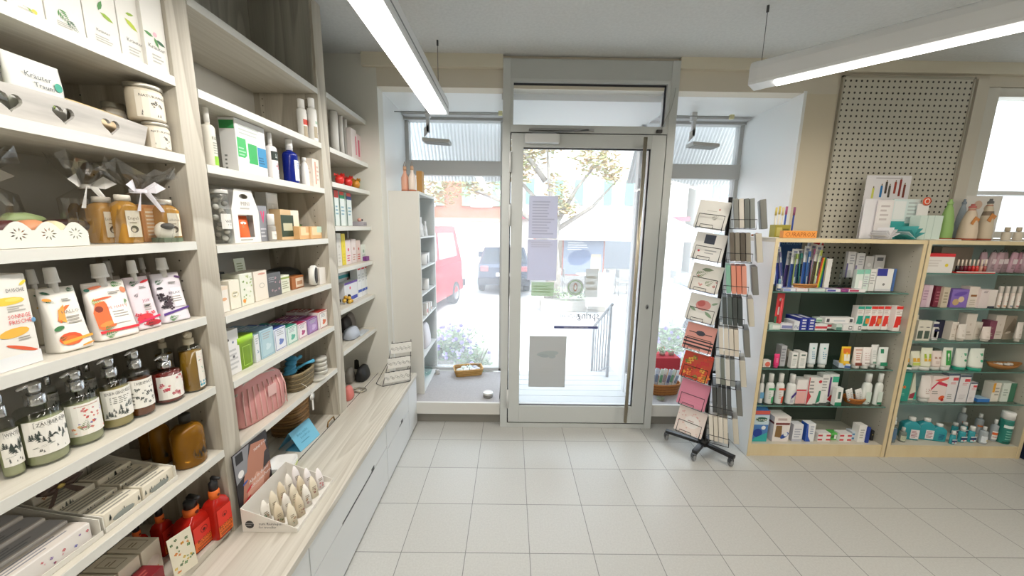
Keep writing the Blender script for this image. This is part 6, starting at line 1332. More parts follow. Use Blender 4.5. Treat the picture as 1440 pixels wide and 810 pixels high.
pouchL(262, 520, 70, -1.03, 'melon and orange printed pouch with a white spout cap', 'efece4', [('leaf', .0, .97, .3, -.4, G3), ('fern', .05, .85, .3, -.6, G3), ('e', .12, .84, .13, .06, -.3, 'ef9a3a'), ('fern', .7, .98, .3, -.3, G3), ('p', [(.28, .45), (.4, .6), (.68, .72), (.55, .72), (.3, .62), (.2, .5)], 'e8763a'), ('p', [(.3, .48), (.45, .58), (.42, .45)], 'eeb04a'), ('e', .15, .38, .16, .08, .3, '3f7a4a'), ('e', .36, .19, .34, .24, 0, 'e2552e'), ('e', .33, .17, .26, .17, 0, 'ee7034'), ('fern', .02, .2, .3, .3, G3), ('p', [(.22, .5), (.3, .66), (.5, .74), (.42, .5)], 'f0a04a'), ('p', [(.1, .12), (1, .17), (1, .21), (.1, .17)], 'efa83e'), ('e', .78, .06, .2, .035, .2, 'ef9a3a')] + txt('8a7a6a', 'HALLO', .62), rot=-.1)
crop(100, 360, .1481)
pouchL(300, 470, 85, -1.17, 'pouch with red print standing behind the papaya pouch', 'c9c0b6', [('e', .7, .85, .25, .05, 0, 'c83a34'), ('fern', .3, .9, .4, -.3, G3)])
pouchL(110, 480, 120, -1.03, 'papaya printed pouch with a red stripe and white spout cap', 'f3ece6', [('e', .22, .93, .2, .045, .15, 'e8805a'), ('e', .04, .9, .07, .05, 0, '2f6a5a'), ('fern', .6, .97, .35, -.2, G1), ('e', .9, .84, .07, .1, .3, 'ef8a62'), ('fern', .0, .68, .35, .1, 'a4b84a'), ('fern', .85, .7, .3, -1.8, G1), ('e', .33, .73, .24, .03, .1, 'e8653a'), ('p', [(0, .5), (.12, .66), (.34, .68), (.42, .55), (.36, .44), (.4, .36), (.5, .3), (.42, .22), (.1, .18), (0, .22)], 'e5703f'), ('e', .16, .55, .1, .1, -.4, '8a3a2a'), ('e', .24, .28, .2, .07, .2, 'f0954a'), ('r', 0, .12, 1, .165, 'e0343e'), ('fern', .05, .06, .4, .3, G1), ('fern', .1, .2, .3, 0, G1), ('r', .38, .26, .82, .68, 'f6f1ec')] + txt('d8706a', 'BE HAPPY', .55), rot=-.15)
pouchL(500, 710, 85, -1.035, 'raspberry printed pouch between the papaya and the currant pouch', 'e7d9e0', [('e', .8, .92, .2, .06, .3, 'cf2e3a'), ('fern', .1, .88, .5, .2, G3), ('fern', .2, .62, .3, .9, '4a4a50'), ('leaf', .45, .43, .3, .2, '3a3a40'), ('e', .35, .22, .36, .2, .2, 'd83a44'), ('e', .62, .1, .34, .14, 0, 'b82a34'), ('blooms', 12, .05, .08, .8, .36, ['e8505a', 'c02a38'], .09), ('fern', .3, .06, .5, .2, '5a2a2a'), ('p', [(0, .12), (1, .2), (1, .24), (0, .16)], 'd8285a')] + txt('b0506a', 'JOY', .55), rot=-.2)
pouchL(655, 765, 55, -1.13, 'pouch in the rear between raspberry and currant pouches', 'b9aca8', [('fern', .3, .8, .4, 0, '4a5a4a')])
pouchL(770, 1000, 58, -1.03, 'dark currant printed pouch at the right of the fourth shelf', 'e4dee6', [('fern', .0, .82, .4, .3, G3), ('e', .9, .92, .12, .05, -.4, '5a3a6a'), ('e', .15, .72, .12, .05, 0, '2f2f34'), ('blooms', 16, .06, .3, .46, .6, ['3a3038', '4a3c44', '2e282e'], .11), ('e', .2, .5, .14, .06, .3, '3a3038'), ('e', .3, .38, .16, .07, 0, '4a3c44'), ('e', .15, .33, .12, .06, 0, '2e282e'), ('e', .4, .45, .12, .05, .4, '55454c'), ('p', [(0, .15), (1, .24), (1, .28), (0, .2)], '5a3a8a'), ('fern', .1, .06, .45, .2, G1), ('r', .5, .3, .9, .7, 'efeaf0')] + txt('5a5060', 'RELAX', .6), rot=-.22)
# --- fifth shelf: pump bottles
z = SHELF_Z[1][4]; crop(0, 460, .2222); silver = mat('d4d6d9', .14, 1.0)
pale, ambr, redl, oliv = mat('b9bd90', .15, trans=.3), mat('8e4a1c', .12, trans=.45), mat('8a2a22', .12, trans=.4), mat('b98c2a', .12, trans=.5)
def pumpL(xl, xr, yt, P, liq, lab, label, rot=0, square=False, head=None, sc=1, **k):
    loc, R, h = rspan('L', xl, xr, yt, z, P); put(pump_bottle('pump_bottle', R * sc, h, liq, k.pop('level', .76), lab, head or silver, square, **k), loc, PI / 2 + rot, label, 'bottle', k.get('group') or 'pump bottles on the fifth shelf')
vill = lambda t: [('frame', .2, .8, .88, .96, .008, '4a4a46'), ('t', t, .54, .88, .1, '35352f', .6), ('pines', 16, .05, .3, .95, .75, '3c4642'), ('p', [(.38, .32), (.66, .32), (.7, .42), (.52, .54), (.34, .42)], '77807a'), ('p', [(.36, .42), (.52, .56), (.7, .42), (.52, .5)], '3f4643'), ('e', .3, .26, .2, .02, .2, '8a928c'), ('pines', 5, .2, .05, .7, .25, '3c4642')]
pumpL(-110, 60, 420, -1.05, pale, vill('WINTER'), 'pump bottle cut off by the left picture edge on the fifth shelf', -.1)
pumpL(20, 375, 345, -1.045, pale, vill('ZAUBER DER'), 'pale pump bottle labelled with a snowy hut, largest in front on the fifth shelf', -.18, sc=.95)
pumpL(310, 600, 270, -1.045, pale, [('blooms', 16, .3, .5, .7, .88, ['d8504a', 'e06a5a', 'c84a5a'], .035), ('blooms', 10, .72, .35, .95, .75, ['6a7ac8', '8a8ad0'], .03), ('blooms', 12, .1, .2, .6, .4, ['6a4aa0', 'd8703a', 'e0a03a', 'c84a6a'], .045), ('fern', .3, .1, .4, 1.3, '8a9a7a'), ('e', .5, .1, .4, .05, 0, 'eeb8a0'), ('l', 1, .2, .9, .8, .95, 'c8a090')], 'pale pump bottle with a colourful flower label on the fifth shelf', -.2, sc=.95)
pumpL(545, 800, 190, -1.045, mat('c0b070', .15, trans=.3), [('frame', .1, .82, .8, .93, .006, '4a4a46'), ('t', 'ENERGIEQUELLE', .45, .875, .09, '35352f', .66), ('l', 4, .2, .5, .7, .75, '8a8a82'), ('pines', 16, .0, .05, .6, .45, '4a524e'), ('e', .75, .45, .25, .1, .5, '7a827e'), ('fern', .6, .3, .35, .8, '5a625e')], 'yellowish pump bottle with a mountain drawing label on the fifth shelf', -.22, sc=.92)
crop(150, 460, .2222)
pumpL(60, 265, 142, -1.035, ambr, [('frame', .2, .82, .8, .93, .006, '4a4a46'), ('t', 'HEIMAT', .5, .875, .09, '35352f', .5), ('blooms', 24, .15, .15, .9, .7, ['4a524e', '5f6864', '3c4440'], .06), ('l', 4, .02, .1, .15, .6, '8a8a82')], 'amber pump bottle with a black line drawing label on the fifth shelf', -.25, sc=.9)
pumpL(245, 465, 170, -1.035, redl, [('blooms', 9, .08, .35, .4, .85, ['c84a5a', 'a83a4a', 'd8707a'], .06), ('blooms', 10, .4, .08, .95, .3, ['c84a5a', 'b03a4a', 'e08a90'], .06), ('blooms', 8, .8, .3, .98, .9, ['c84a5a', 'a83a4a'], .05), ('blooms', 5, .4, .8, .8, .95, ['c84a5a'], .045), ('e', .62, .55, .17, .16, 0, 'f4f0ea')], 'short red pump bottle with a floral wreath label on the fifth shelf', -.25, lz=(.14, .8), level=.85, sc=.93)
clr = [('blooms', 6, .1, .6, .9, .95, ['d8504a', '4aa078', 'e07a4a'], .08), ('blooms', 6, .1, .3, .9, .6, ['4aa078', '6ab090'], .07), ('r', .05, .12, .95, .18, '3a9ab0'), ('r', .05, .04, .8, .10, '3a9ab0')]
def herb(a, b, yt, P, label):
    loc, R, h = rspan('L', a, b, yt, z, P); put(pump_bottle('pump_bottle', R, h, oliv, .86, clr, mat('ddd3bd', .4), labc='ebe6dc', lz=(.08, .85), lw=1.0, pump_h=.2, tube=True), loc, PI / 2 + .15, label, 'bottle', 'pump bottles on the fifth shelf')
herb(430, 585, 30, -1.02, 'golden pump bottle with a cream pump at the right end of the fifth shelf'); herb(285, 400, 60, -1.1, 'golden pump bottle with a cream pump standing behind the red one')
crop(0, 460, .2222)
for i, (a, b, y) in enumerate(((225, 330, 260), (430, 530, 225), (480, 580, 190), (640, 700, 120))):
    pumpL(a, b, y, -1.2 - .01 * i, [pale, mat('7a6a4a', .2, trans=.3), mat('b0a060', .2, trans=.3), ambr][i], vill('ADVENT'), 'silver topped pump bottle in the rear row, %s' % ['behind the snowy hut bottle', 'behind the flower bottle', 'between flower and mountain bottles', 'behind the amber bottle'][i], 0)
# --- sixth shelf: display trays of soaps, golden bottles
z = SHELF_Z[1][5]
def disp_tray(name, y0, y1, label, backart, h=.15):
    r = empty(name, (-1.0, y0, z + .0007), PI / 2, label, 'display tray', 'cardboard display trays on the sixth shelf'); w = y1 - y0; cb = mat('dcd9d0', .6)
    MB().box(0, w, 0, .26, 0, .002, cb).build('base', r)
    q = MB(); q.box(0, w, .258, .26, .0025, h, cb); art(q, Face(w, h, .2578, .0025, x=w / 2), backart); q.build('printed_back', r)
    for x in (0, w - .002): MB().prism([(0, 0.0025), (.25, .0025), (.25, .09), (.1, .06), (.0, .045)], 0, .002, cb, M=T(x + .002, .004, 0) @ RZ(PI / 2)).build('side', r)
    MB().box(.0, w, 0, .002, .0025, .014, cb).build('front_lip', r); return r
yb = [onx(146, 745, -1.0).y, onx(252, 680, -1.0).y]
disp_tray('cardboard_tray', yb[0] + .004, yb[1], 'cream cardboard tray of wrapped soaps right of the flower tray, landscape printed back', [('frame', .05, .1, .95, .9, .008, '6a6a64'), ('pines', 18, .06, .2, .94, .9, '6f7a76'), ('e', .4, .35, .3, .08, .1, 'aab0ac')])
disp_tray('cardboard_tray', yb[0] - .26, yb[0] - .002, 'cream cardboard tray of flower printed cartons at the lower left', [('blooms', 40, .02, .35, .98, .75, ['b04a5a', '6a6ab0', 'c8707a', '7f9a6a'], .03)])
crop(0, 0, 1)
for k in range(3):
    for j in range(2):
        yy = yb[0] + .012 + j * .098; m = MB(); m.box(0, .092, 0, .055, 0, .034 if k else .04, 'e6dfcd', .003); m.box(0, 0, 0, 0, 0, 0, 'e6dfcd') if 0 else None
        art(m, Face(.092, .034, 0, 0, x=.046), [('pines', 12, .05, .05, .95, .95, '4a524e'), ('e', .5, .3, .3, .1, 0, '9aa09a')]); art(m, Face(.092, .055, 0, 0, x=.046, M=T(0, 0, .034 if k else .04) @ RX(-PI / 2)), [('l', 4, .05, .05, .95, .95, '9c9a90')])
        put(m.build('wrapped_soap'), (-1.012 - k * .06, yy, z + .004 + (.0 if k < 1 else .012 * k)), PI / 2, 'wrapped soap printed with fir trees, %s row, %s in the tray' % (['front', 'middle', 'rear'][k], ['left', 'right'][j]), 'soap', 'fir tree soaps in the cardboard tray')
m = MB(); m.box(0, .05, 0, .05, 0, .05, 'e9e2d2', .002); art(m, Face(.05, .05, 0, 0, x=.025), [('blooms', 3, .4, .3, .7, .7, ['a9744a'], .12)]); put(m.build('gift_box'), (-1.19, yb[0] + .02, z + .035), PI / 2, 'tiny cream gift box printed with a deer in the soap tray', 'box')
r = empty('ribbon_bow', (-1.15, yb[0] + .045, z + .10), 0, 'dark brown ribbon bow with a gold button above the soap tray', 'bow'); br_ = mat('4a382e', .5)
for sx in (-1, 1):
    q = MB(); q.tube([(0, 0, 0), (.004, sx * .022, .012), (.006, sx * .04, .006), (.004, sx * .022, -.004), (0, 0, 0)], [.004, .009, .008, .008, .004], br_, 8); q.build('loop', r); q = MB(); q.add([(.0, 0, 0), (.004, sx * .012, -.004), (.016, sx * .04, -.034), (.012, sx * .026, -.04)], [(0, 1, 2, 3), (3, 2, 1, 0)], br_); q.build('tail', r)
q = MB(); q.sphere((.006, 0, 0), .009, mat('b9a25a', .3, .5), 10, 6, (.5, 1, .7)); q.build('button', r)
q = MB(); q.tube([(-.012, -.01, -.052), (0, 0, 0)], .002, br_, 5); q.build('string', r)
for k in range(4):
    m = MB(); m.box(0, .235, 0, .05, 0, .045 + .006 * k, 'e4dfda', .002); m2 = [('blooms', 26, .03, .1, .97, .8, ['c84a5a', '6a6ab8', 'e0a0a8', '8a6ab0'], .014), ('fern', .4, .1, .08, 1.3, '7f9a6a')] if k == 0 else [('l', 2, .02, .2, .98, .8, '9c9ca0')]
    art(m, Face(.235, .045 + .006 * k, 0, 0, x=.1175), m2); art(m, Face(.235, .05, 0, 0, x=.1175, M=T(0, 0, .045 + .006 * k) @ RX(-PI / 2)), [('r', .0, .1, 1, .9, 'b4b4b8' if k else 'dcd4cc'), ('l', 3, .05, .2, .95, .8, '8f8f96')]); put(m.build('soap_carton'), (-1.012 - k * .052, yb[0] - .25, z + .004), PI / 2, 'long flower printed carton in the lower left tray, %s' % ['front one with flowers', 'second row', 'third row', 'rear row'][k], 'box', 'long cartons in the flower tray')
crop(0, 620, .2361)
gold = mat('a8731e', .1, trans=.5)
def goldb(a, b, yt, P, label):
    loc, R, h = rspan('L', a, b, yt, z, P); put(round_bottle('shower_bottle', R, h, gold, neck=.3, shoulder=.22, capm='26241f', caph=.16, capr=.36, lab=[('pines', 12, .05, .1, .9, .8, '2a241a'), ('e', .5, .5, .4, .3, 0, '6a4a1a'), ('pines', 8, .2, .2, .9, .9, '1f1c16')], labc=None), loc, PI / 2 + .3, label, 'bottle', 'golden bottles at the right of the sixth shelf')
goldb(985, 1205, -160, -1.03, 'golden shower bottle with a black cap, front one on the sixth shelf'); goldb(860, 1000, -150, -1.12, 'golden shower bottle behind the front black capped one'); goldb(800, 890, -125, -1.19, 'golden shower bottle further left in the rear of the sixth shelf')
# --- lowest shelf: red soap bottles, wreath cartons
z = SHELF_Z[1][6]; redb = mat('c8281c', .12, trans=.3)
def redp(a, b, yt, P, label, rot=0):
    loc, R, h = rspan('L', a, b, yt, z, P); r = empty('soap_dispenser', (0, 0, 0)); R *= .86; hb = h * .66; m = MB()
    m.loft([sq(R * 1.9, R * 1.7, 0, 24, 6), sq(R * 2, R * 1.8, .005, 24, 6), sq(R * 2, R * 1.8, hb * .8, 24, 6), sq(R * 1.7, R * 1.5, hb * .9, 24, 4), sq(R * .7, R * .7, hb * .98, 24, 2), sq(R * .6, R * .6, hb, 24, 2)], redb); m.build('bottle', r)
    q = MB(); art(q, Face(R * 1.7, hb * .68, -R * .9 - .0008, hb * .06), [('r', 0, .35, 1, 1, 'e2382a'), ('r', 0, 0, 1, .38, 'e8702a'), ('c', .5, .72, .18, '9a1c14'), ('c', .5, .72, .14, 'e2382a'), ('c', .5, .7, .08, '5a1410'), ('t', 'BLOOD', .5, .36, .12, '5a1410'), ('t', 'ORANGE', .5, .22, .08, '5a1410'), ('l', 2, .1, .04, .9, .14, '5a1410')]); q.build('label', r)
    q = MB(); q.lathe([(R * .5, hb * .93), (R * .52, hb * 1.12), (R * .4, hb * 1.16)], 'e8702a', 18); art(q, Face(R * .5, hb * .12, 0, hb * .98, R=R * .53), [('c', .5, .5, .3, '5a1410')]); q.build('neck_tag', r)
    q = MB(); q.lathe([(R * .42, hb * 1.14), (R * .42, h * .88), (R * .2, h * .9), (R * .2, h * .96)], '1c1c1e', 16); q.tube([(0, 0, h * .96), (.0, -R * .9, h * .955)], [R * .22, R * .14], '1c1c1e', 8); q.build('pump_head', r); put(r, loc, PI / 2 + rot, label, 'dispenser', 'red soap dispensers on the lowest shelf')
redp(1000, 1245, 320, -1.04, 'red square soap dispenser with a black pump, front middle one', -.1); redp(1175, 1345, 205, -1.06, 'red square soap dispenser at the right end of the lowest shelf', -.1); redp(865, 1005, 372, -1.12, 'red soap dispenser left behind the front middle one'); redp(735, 865, 480, -1.16, 'red soap dispenser furthest left on the lowest shelf')
for i in range(3):
    m = MB(); m.box(0, .055, 0, .1, 0, .12, 'e3dcc8', .002); art(m, Face(.055, .12, 0, 0, x=.0275), [('blooms', 16, .1, .0, .9, .35, ['e08a3a', '5a8a4a', 'd8b83a'], .08), ('c', .5, .5, .35, 'f0e6d8')]); art(m, Face(.055, .1, 0, 0, x=.0275, M=T(0, 0, .12) @ RX(-PI / 2)), [('frame', .2, .2, .8, .8, .04, 'a89c80'), ('l', 2, .3, .4, .7, .6, 'a89c80')])
    p = onz(155 + i * 27, 790 - i * 8, z + .12); put(m.build('wreath_carton'), (-1.06, .78 + i * .06, z), PI / 2, 'cream carton with a fruit wreath, %s of three on the lowest shelf' % ['left', 'middle', 'right'][i], 'box', 'cream wreath cartons')
for i in range(3):
    m = MB(); m.box(0, .055, 0, .06, 0, .085, '7a1c24', .002); art(m, Face(.055, .06, 0, 0, x=.0275, M=T(0, 0, .085) @ RX(-PI / 2)), [('l', 2, .25, .3, .75, .7, 'a8504a')]); put(m.build('dark_red_carton'), (-.995, .72 + i * .06, z), PI / 2, 'dark red carton before the wreath cartons, %s of three' % ['left', 'middle', 'right'][i], 'box', 'dark red cartons on the lowest shelf')
m = MB(); m.box(0, .06, 0, .002, 0, .13, 'ded8c4'); art(m, Face(.06, .13, 0, 0, x=.03), [('blooms', 26, .1, .1, .9, .9, ['e08a3a', '4f8a4a', 'd8b83a', '3a6a3a'], .08)]); put(m.build('folded_card'), (-1.0, .925, z), (-.1, 0, PI / 2 - .35), 'floral printed card standing right of the wreath cartons', 'card')
# ================================================================ middle bay of the left shelving
z = SHELF_Z[2][1]; crop(260, 140, .2591)
for i, (a, b, y) in enumerate(((600, 655, 0), (657, 708, -5))):
    loc, R, h = rspan('L', a, b, y, z, -1.04)
    put(round_bottle('spray_can', R, h, mat('e6e6e2', .3), neck=.7, shoulder=.05, capm='f2f2f0', caph=.2, capr=.72, lab=[('r', 0, .55, 1, .75, 'd84a3a') if i == 0 else ('r', .2, .6, .9, .7, '5aa878'), ('r', 0, .1, .4, .5, 'b0a48c'), ('blooms', 4, .5, .0, .95, .3, ['e8b03a', '4a4aa0', 'd84a3a'], .12)], labc='e9e9e6', lz=(.02, .92)), loc, PI / 2 + .3, 'white spray can with %s on the high middle shelf' % ['a red band', 'a green line and sunflower'][i], 'can', 'pair of white spray cans')
z = SHELF_Z[2][2]
def BL(a, b, y, P, label, rot=.2, **k):
    loc, R, h = rspan('L', a, b, y, z, P); nm_ = k.pop('name', 'lotion_bottle'); cat = k.pop('cat', 'bottle'); gp = k.pop('group', None); return put(round_bottle(nm_, R, h, k.pop('body'), **k), loc, PI / 2 + rot, label, cat, gp)
BL(68, 150, 45, -1.03, 'white bottle with green foot print at the left of the carton with green squares', body=mat('e4e0d4', .35), caph=.24, capr=.42, capm='f0efe9', lab=[('r', .2, .05, .8, .3, '8fc83a'), ('t', 'ELFA', .5, .8, .08, '5a6a5a'), ('l', 5, .2, .35, .8, .7, 'a9b0a4')], labc=None, lz=(.02, .95), lw=2)
CL(262, 420, 75, z, -1.02, .06, 'ecedec', 'wide white carton with green and blue squares in the middle bay', front=[('r', .02, .3, .3, .66, '4ab86a'), ('r', .36, .22, .66, .6, '3fae62'), ('r', .68, .2, .99, .58, '3f8fc0'), ('l', 3, .1, .72, .9, .92, 'c3c9c6'), ('c', .3, .28, .07, 'f3f4f2'), ('l', 3, .05, .32, .28, .5, 'a0dcb0'), ('l', 3, .7, .25, .95, .4, '2a5f86')], left=[('r', .05, .8, .95, .95, '3fa05a'), ('l', 4, .2, .05, .4, .35, '8a8f8c')], name='care_carton')
BL(416, 486, 132, -1.04, 'white pump bottle with a black and pink floral label', body=mat('e9e6e6', .35), caph=.24, capr=.35, lab=[('r', 0, .68, 1, 1, '1e2c26'), ('blooms', 14, .05, .05, .95, .6, ['d86a8a', '2a2a2e', 'c04a6a'], .09), ('l', 3, .3, .76, .7, .92, 'd8e0dc')], labc='efe9ea', lz=(.03, .93), name='pump_bottle')
BL(516, 604, 200, -1.03, 'cobalt blue bottle with a white and green label', body=mat('1a2a8a', .12, trans=.2), caph=.24, capr=.45, neck=.4, shoulder=.14, lab=[('p', [(.1, .1), (.9, .0), (.8, .5), (.2, .8)], '5aa86a'), ('l', 3, .2, .6, .8, .9, '4a6ab0'), ('p', [(.2, .1), (.8, .3), (.9, .6)], '8ad0c0')], labc='e6ecf4', lw=1.5, lz=(.1, .85), name='mouthwash_bottle')
BL(606, 628, 310, -1.1, 'slim white flask behind the orange printed one', body=mat('e8e6e2', .4), caph=.2, name='small_bottle')
BL(622, 668, 316, -1.03, 'small white bottle with an orange swoosh in the middle bay', body=mat('efeeeb', .3), neck=.3, shoulder=.5, caph=.12, lab=[('p', [(.0, .25), (1, .4), (1, .6), (.0, .5)], 'e8603a')], labc=None, lw=1.8, lz=(0, .8), name='small_bottle')
CL(690, 724, 325, z, -1.02, .05, 'e9ded2', 'pale carton with a coral stripe at the right of the blue bottle shelf', front=[('r', .3, .1, .5, .9, 'd8a08a'), ('l', 4, .55, .2, .9, .8, 'c9b4a6')], left=[('l', 3, .2, .3, .8, .7, 'cfc0b0')], name='small_carton')
z = SHELF_Z[2][3]
loc, R, h = rspan('L', 122, 232, 490, z, -1.04)
o = glass_jar('cotton_jar', R, h, CLEARP, mat('cfcfca', .3), [('t', 'WATTE', .6, .5, .2, '55554f'), ('l', 2, .3, .15, .9, .35, '9a9a94')], 'e4e3de', lidh=.07, lz=(.3, .6), lw=2.2)
q = MB(); [q.sphere((R * .5 * math.cos(k * 2.4), R * .5 * math.sin(k * 2.4), h * (.1 + .065 * k)), R * .36, mat(['dcd8d0', '8a857c', 'c9c2b6'][k % 3], .9), 8, 5) for k in range(12)]; q.build('filling', o)['kind'] = 'stuff'; put(o, loc, PI / 2 + .2, 'clear jar of cotton pieces with a white label in the middle bay', 'jar')
loc, w, h = span('L', 240, 386, 490, z, -1.02); r = empty('gift_carton', (0, 0, 0)); ol = [(-w / 2, 0), (w / 2, 0), (w / 2, h * .62), (w * .28, h), (-w * .34, h), (-w / 2, h * .62)]
cut_panel(ol, [[(w * (u - .5), h * v) for u, v in ((.2, .1), (.76, .1), (.76, .53), (.2, .53))], [(w * (.1 * math.cos(t) * 1.6 - .03), h * (.87 + .045 * math.sin(t))) for t in [k * PI / 6 for k in range(12)]]], .001, 'eae8e4', T(0, 0, 0)).build('front_panel', r)
q = MB(); q.prism(ol, .045, .046, 'e2e0dc'); q.box(-w / 2, w / 2, .001, .045, 0, .001, 'e2e0dc'); q.box(-w / 2, -w / 2 + .001, .001, .045, .001, h * .62, 'dad8d2'); q.box(w / 2 - .001, w / 2, .001, .045, .001, h * .62, 'dad8d2'); q.build('box_body', r)
q = MB(); art(q, Face(w, h, -.001, 0), [('t', 'MINI', .5, .74, .08, 'b0aca6'), ('l', 1, .3, .62, .7, .68, 'c0bcb4'), ('l', 1, .2, .03, .8, .08, 'a9a49c')]); q.build('print', r); put(r, loc, PI / 2, 'white house shaped gift carton with a window showing an orange tube', 'box')
p = squeeze_tube('orange_tube', w * .5, h * .5, 'e8662a', [('e', .5, .75, .3, .1, 0, 'f0f0ea'), ('fern', .3, .5, .3, 1, '5aa06a')], 'f0f0ee'); put(p, loc + Vector((-.024, 0, .002)), PI / 2, 'orange tube inside the house shaped gift carton', 'tube')
CL(388, 440, 578, z, -1.03, .04, '8d8f96', 'grey carton with a pink V sign', front=[('p', [(.3, .85), (.42, .85), (.52, .65), (.62, .85), (.74, .85), (.52, .5)], 'e0407a'), ('l', 3, .2, .1, .8, .4, 'c9cad0')], left=[('r', 0, 0, 1, 1, '3f434c')], name='grey_carton')
CL(438, 500, 508, z, -1.10, .05, 'd9d9d4', 'tall light grey carton picturing a pump bottle', front=[('r', .1, .78, .9, .97, 'eceae6'), ('p', [(.3, .1), (.7, .1), (.7, .5), (.55, .62), (.45, .62), (.3, .5)], 'f4f4f0'), ('r', .48, .62, .54, .75, 'f4f4f0'), ('l', 2, .35, .2, .65, .4, '9a9c9c')], name='tall_carton')
BL(438, 486, 622, -1.02, 'small white capped bottle before the tall light grey carton', body=mat('a9a6a0', .2), caph=.4, capr=.85, neck=.8, capm='f2f2ef', lab=[('l', 2, .2, .3, .8, .7, '8a8a84')], labc='e8e6e0', name='serum_bottle')
CL(515, 613, 600, z, -1.05, .055, 'd6b78c', 'kraft carton wrapped around a dark green jar', front=[('r', 0, .1, .68, .82, '2f3f2c'), ('r', .68, 0, 1, 1, 'e9e2cf'), ('r', .1, .3, .6, .55, 'c9c6a8'), ('r', .55, .82, 1, .98, 'ede6d4')], name='kraft_carton')
for i, (a, b, y) in enumerate(((620, 680, 690), (682, 740, 690))): CL(a, b, y, z, -1.02, .05, 'd9ae7a', 'kraft wrapped soap bar, %s of two at the right end of the jar shelf' % ['left', 'right'][i], front=[('r', .1, .3, .9, .95, 'e6d2a6'), ('r', .55, .5, 1, 1, 'c8e0cc' if i else 'dcb080')], name='soap_bar', group='kraft wrapped soap bars')
m = MB(); leaves(m, (0, 0, .014), (.03, .03, .012), 40, [mat('5fa84a', .6), mat('86c06a', .6)], .012, RND); p = onx(432, 318, -1.06); put(m.build('moss_decoration'), (-1.10, p.y - .03, z + .052), 0, 'tuft of green decoration lying on the kraft soap bars', 'decoration')
z = SHELF_Z[2][4]; crop(280, 330, .2593)
so = [(100, 153, 282, 'efe9e0', [('e', .5, .5, .3, .14, 0, 'e8b48a'), ('r', 0, .85, 1, 1, 'e8d6c0')], 'white soap carton with an orange ring, leftmost', 0), (158, 214, 248, 'ede8d8', [('e', .5, .5, .35, .25, 0, 'd9d0a4'), ('e', .5, .5, .28, .2, 0, 'ede8d8'), ('l', 2, .3, .4, .7, .6, 'a9a488')], 'cream soap carton with a golden oval', 0), (216, 284, 212, 'e6e8da', [('blooms', 22, .05, .05, .95, .95, ['8fae3a', '6f9a4a', 'b4c46a'], .07), ('e', .62, .5, .2, .14, 0, 'eceadf'), ('c', .2, .15, .12, 'e8963a')], 'soap carton with a green leaf print', 0), (292, 364, 198, 'ebe1d4', [('e', .55, .5, .2, .14, 0, 'b9b2a4'), ('e', .55, .5, .16, .11, 0, 'ebe1d4'), ('e', .6, .9, .3, .05, 0, 'd8a090')], 'beige soap carton with a grey octagon', 0), (364, 440, 208, '5f6064', [('blooms', 10, .3, .1, .95, .8, ['c6a0a8', '8a8a8e'], .06), ('l', 3, .1, .6, .6, .85, '9a9a9e')], 'dark grey soap carton with pale blossoms', .01), (438, 488, 222, 'e0e2cf', [('r', .0, .8, 1, .9, '8fa04a'), ('l', 4, .15, .2, .85, .7, 'a0a488')], 'pale green soap carton', .0), (500, 566, 226, 'a8683a', [('r', .3, .1, .95, .85, 'e2d0bc'), ('r', .4, .3, .85, .6, 'b98a6a')], 'low brown soap carton with a cream label', .01)]
for i, (a, b, y, c, f, lb, dx) in enumerate(so): CL(a, b, y, z, -1.02 - .006 * i, .07, c, lb + ' in the soap row of the middle bay', front=f, name='soap_carton', group='soap row of the middle bay', left=[('r', 0, 0, 1, 1, 'd8a27a')] if i == 0 else ())
m = MB(); m.loft([sq(a, b, c, 22, 3) for a, b, c in ((.27, .08, .0), (.29, .10, .01), (.29, .10, .05), (.25, .085, .08), (.14, .04, .098), (.05, .02, .103))], mat('1c1d1f', .3)); put(m.build('toiletry_bag'), (-1.15, 1.785, z), PI / 2, 'glossy black rounded bag behind the soap row', 'bag')
m = MB(); m.lathe([(.05, 0), (.052, .004), (.052, .02), (.05, .024)], 'dfdfda', 24, M=T(0, 0, .055) @ RX(PI / 2)); m.lathe([(.042, .0245), (.042, .025)], '2a2a2c', 24, M=T(0, 0, .055) @ RX(PI / 2)); put(m.build('round_mirror'), (-1.03, 1.845, z), PI / 2 + .3, 'round white rimmed mirror at the end of the black bag', 'mirror')
m = MB(); m.box(-.045, .045, 0, .08, 0, .12, '202124', .004); put(m.build('leaflet_box'), (-1.17, 1.42, z), PI / 2, 'black leaflet box at the back of the soap row', 'box')
m = MB(); m.box(-.03, .03, 0, .002, 0, .17, 'e4ead4'); art(m, Face(.06, .17, 0, 0), [('p', [(0, .1), (1, .3), (1, .55), (0, .4)], 'a0b83a'), ('l', 4, .2, .65, .8, .9, 'a9b48a')]); put(m.build('brochure'), (-1.14, 1.53, z), (-.1, 0, PI / 2), 'green and white brochure standing behind the soap row', 'brochure')
CL(650, 684, 180, z, -1.05, .06, 'e4ded6', 'slim beige carton at the right end of the soap row', name='soap_carton')
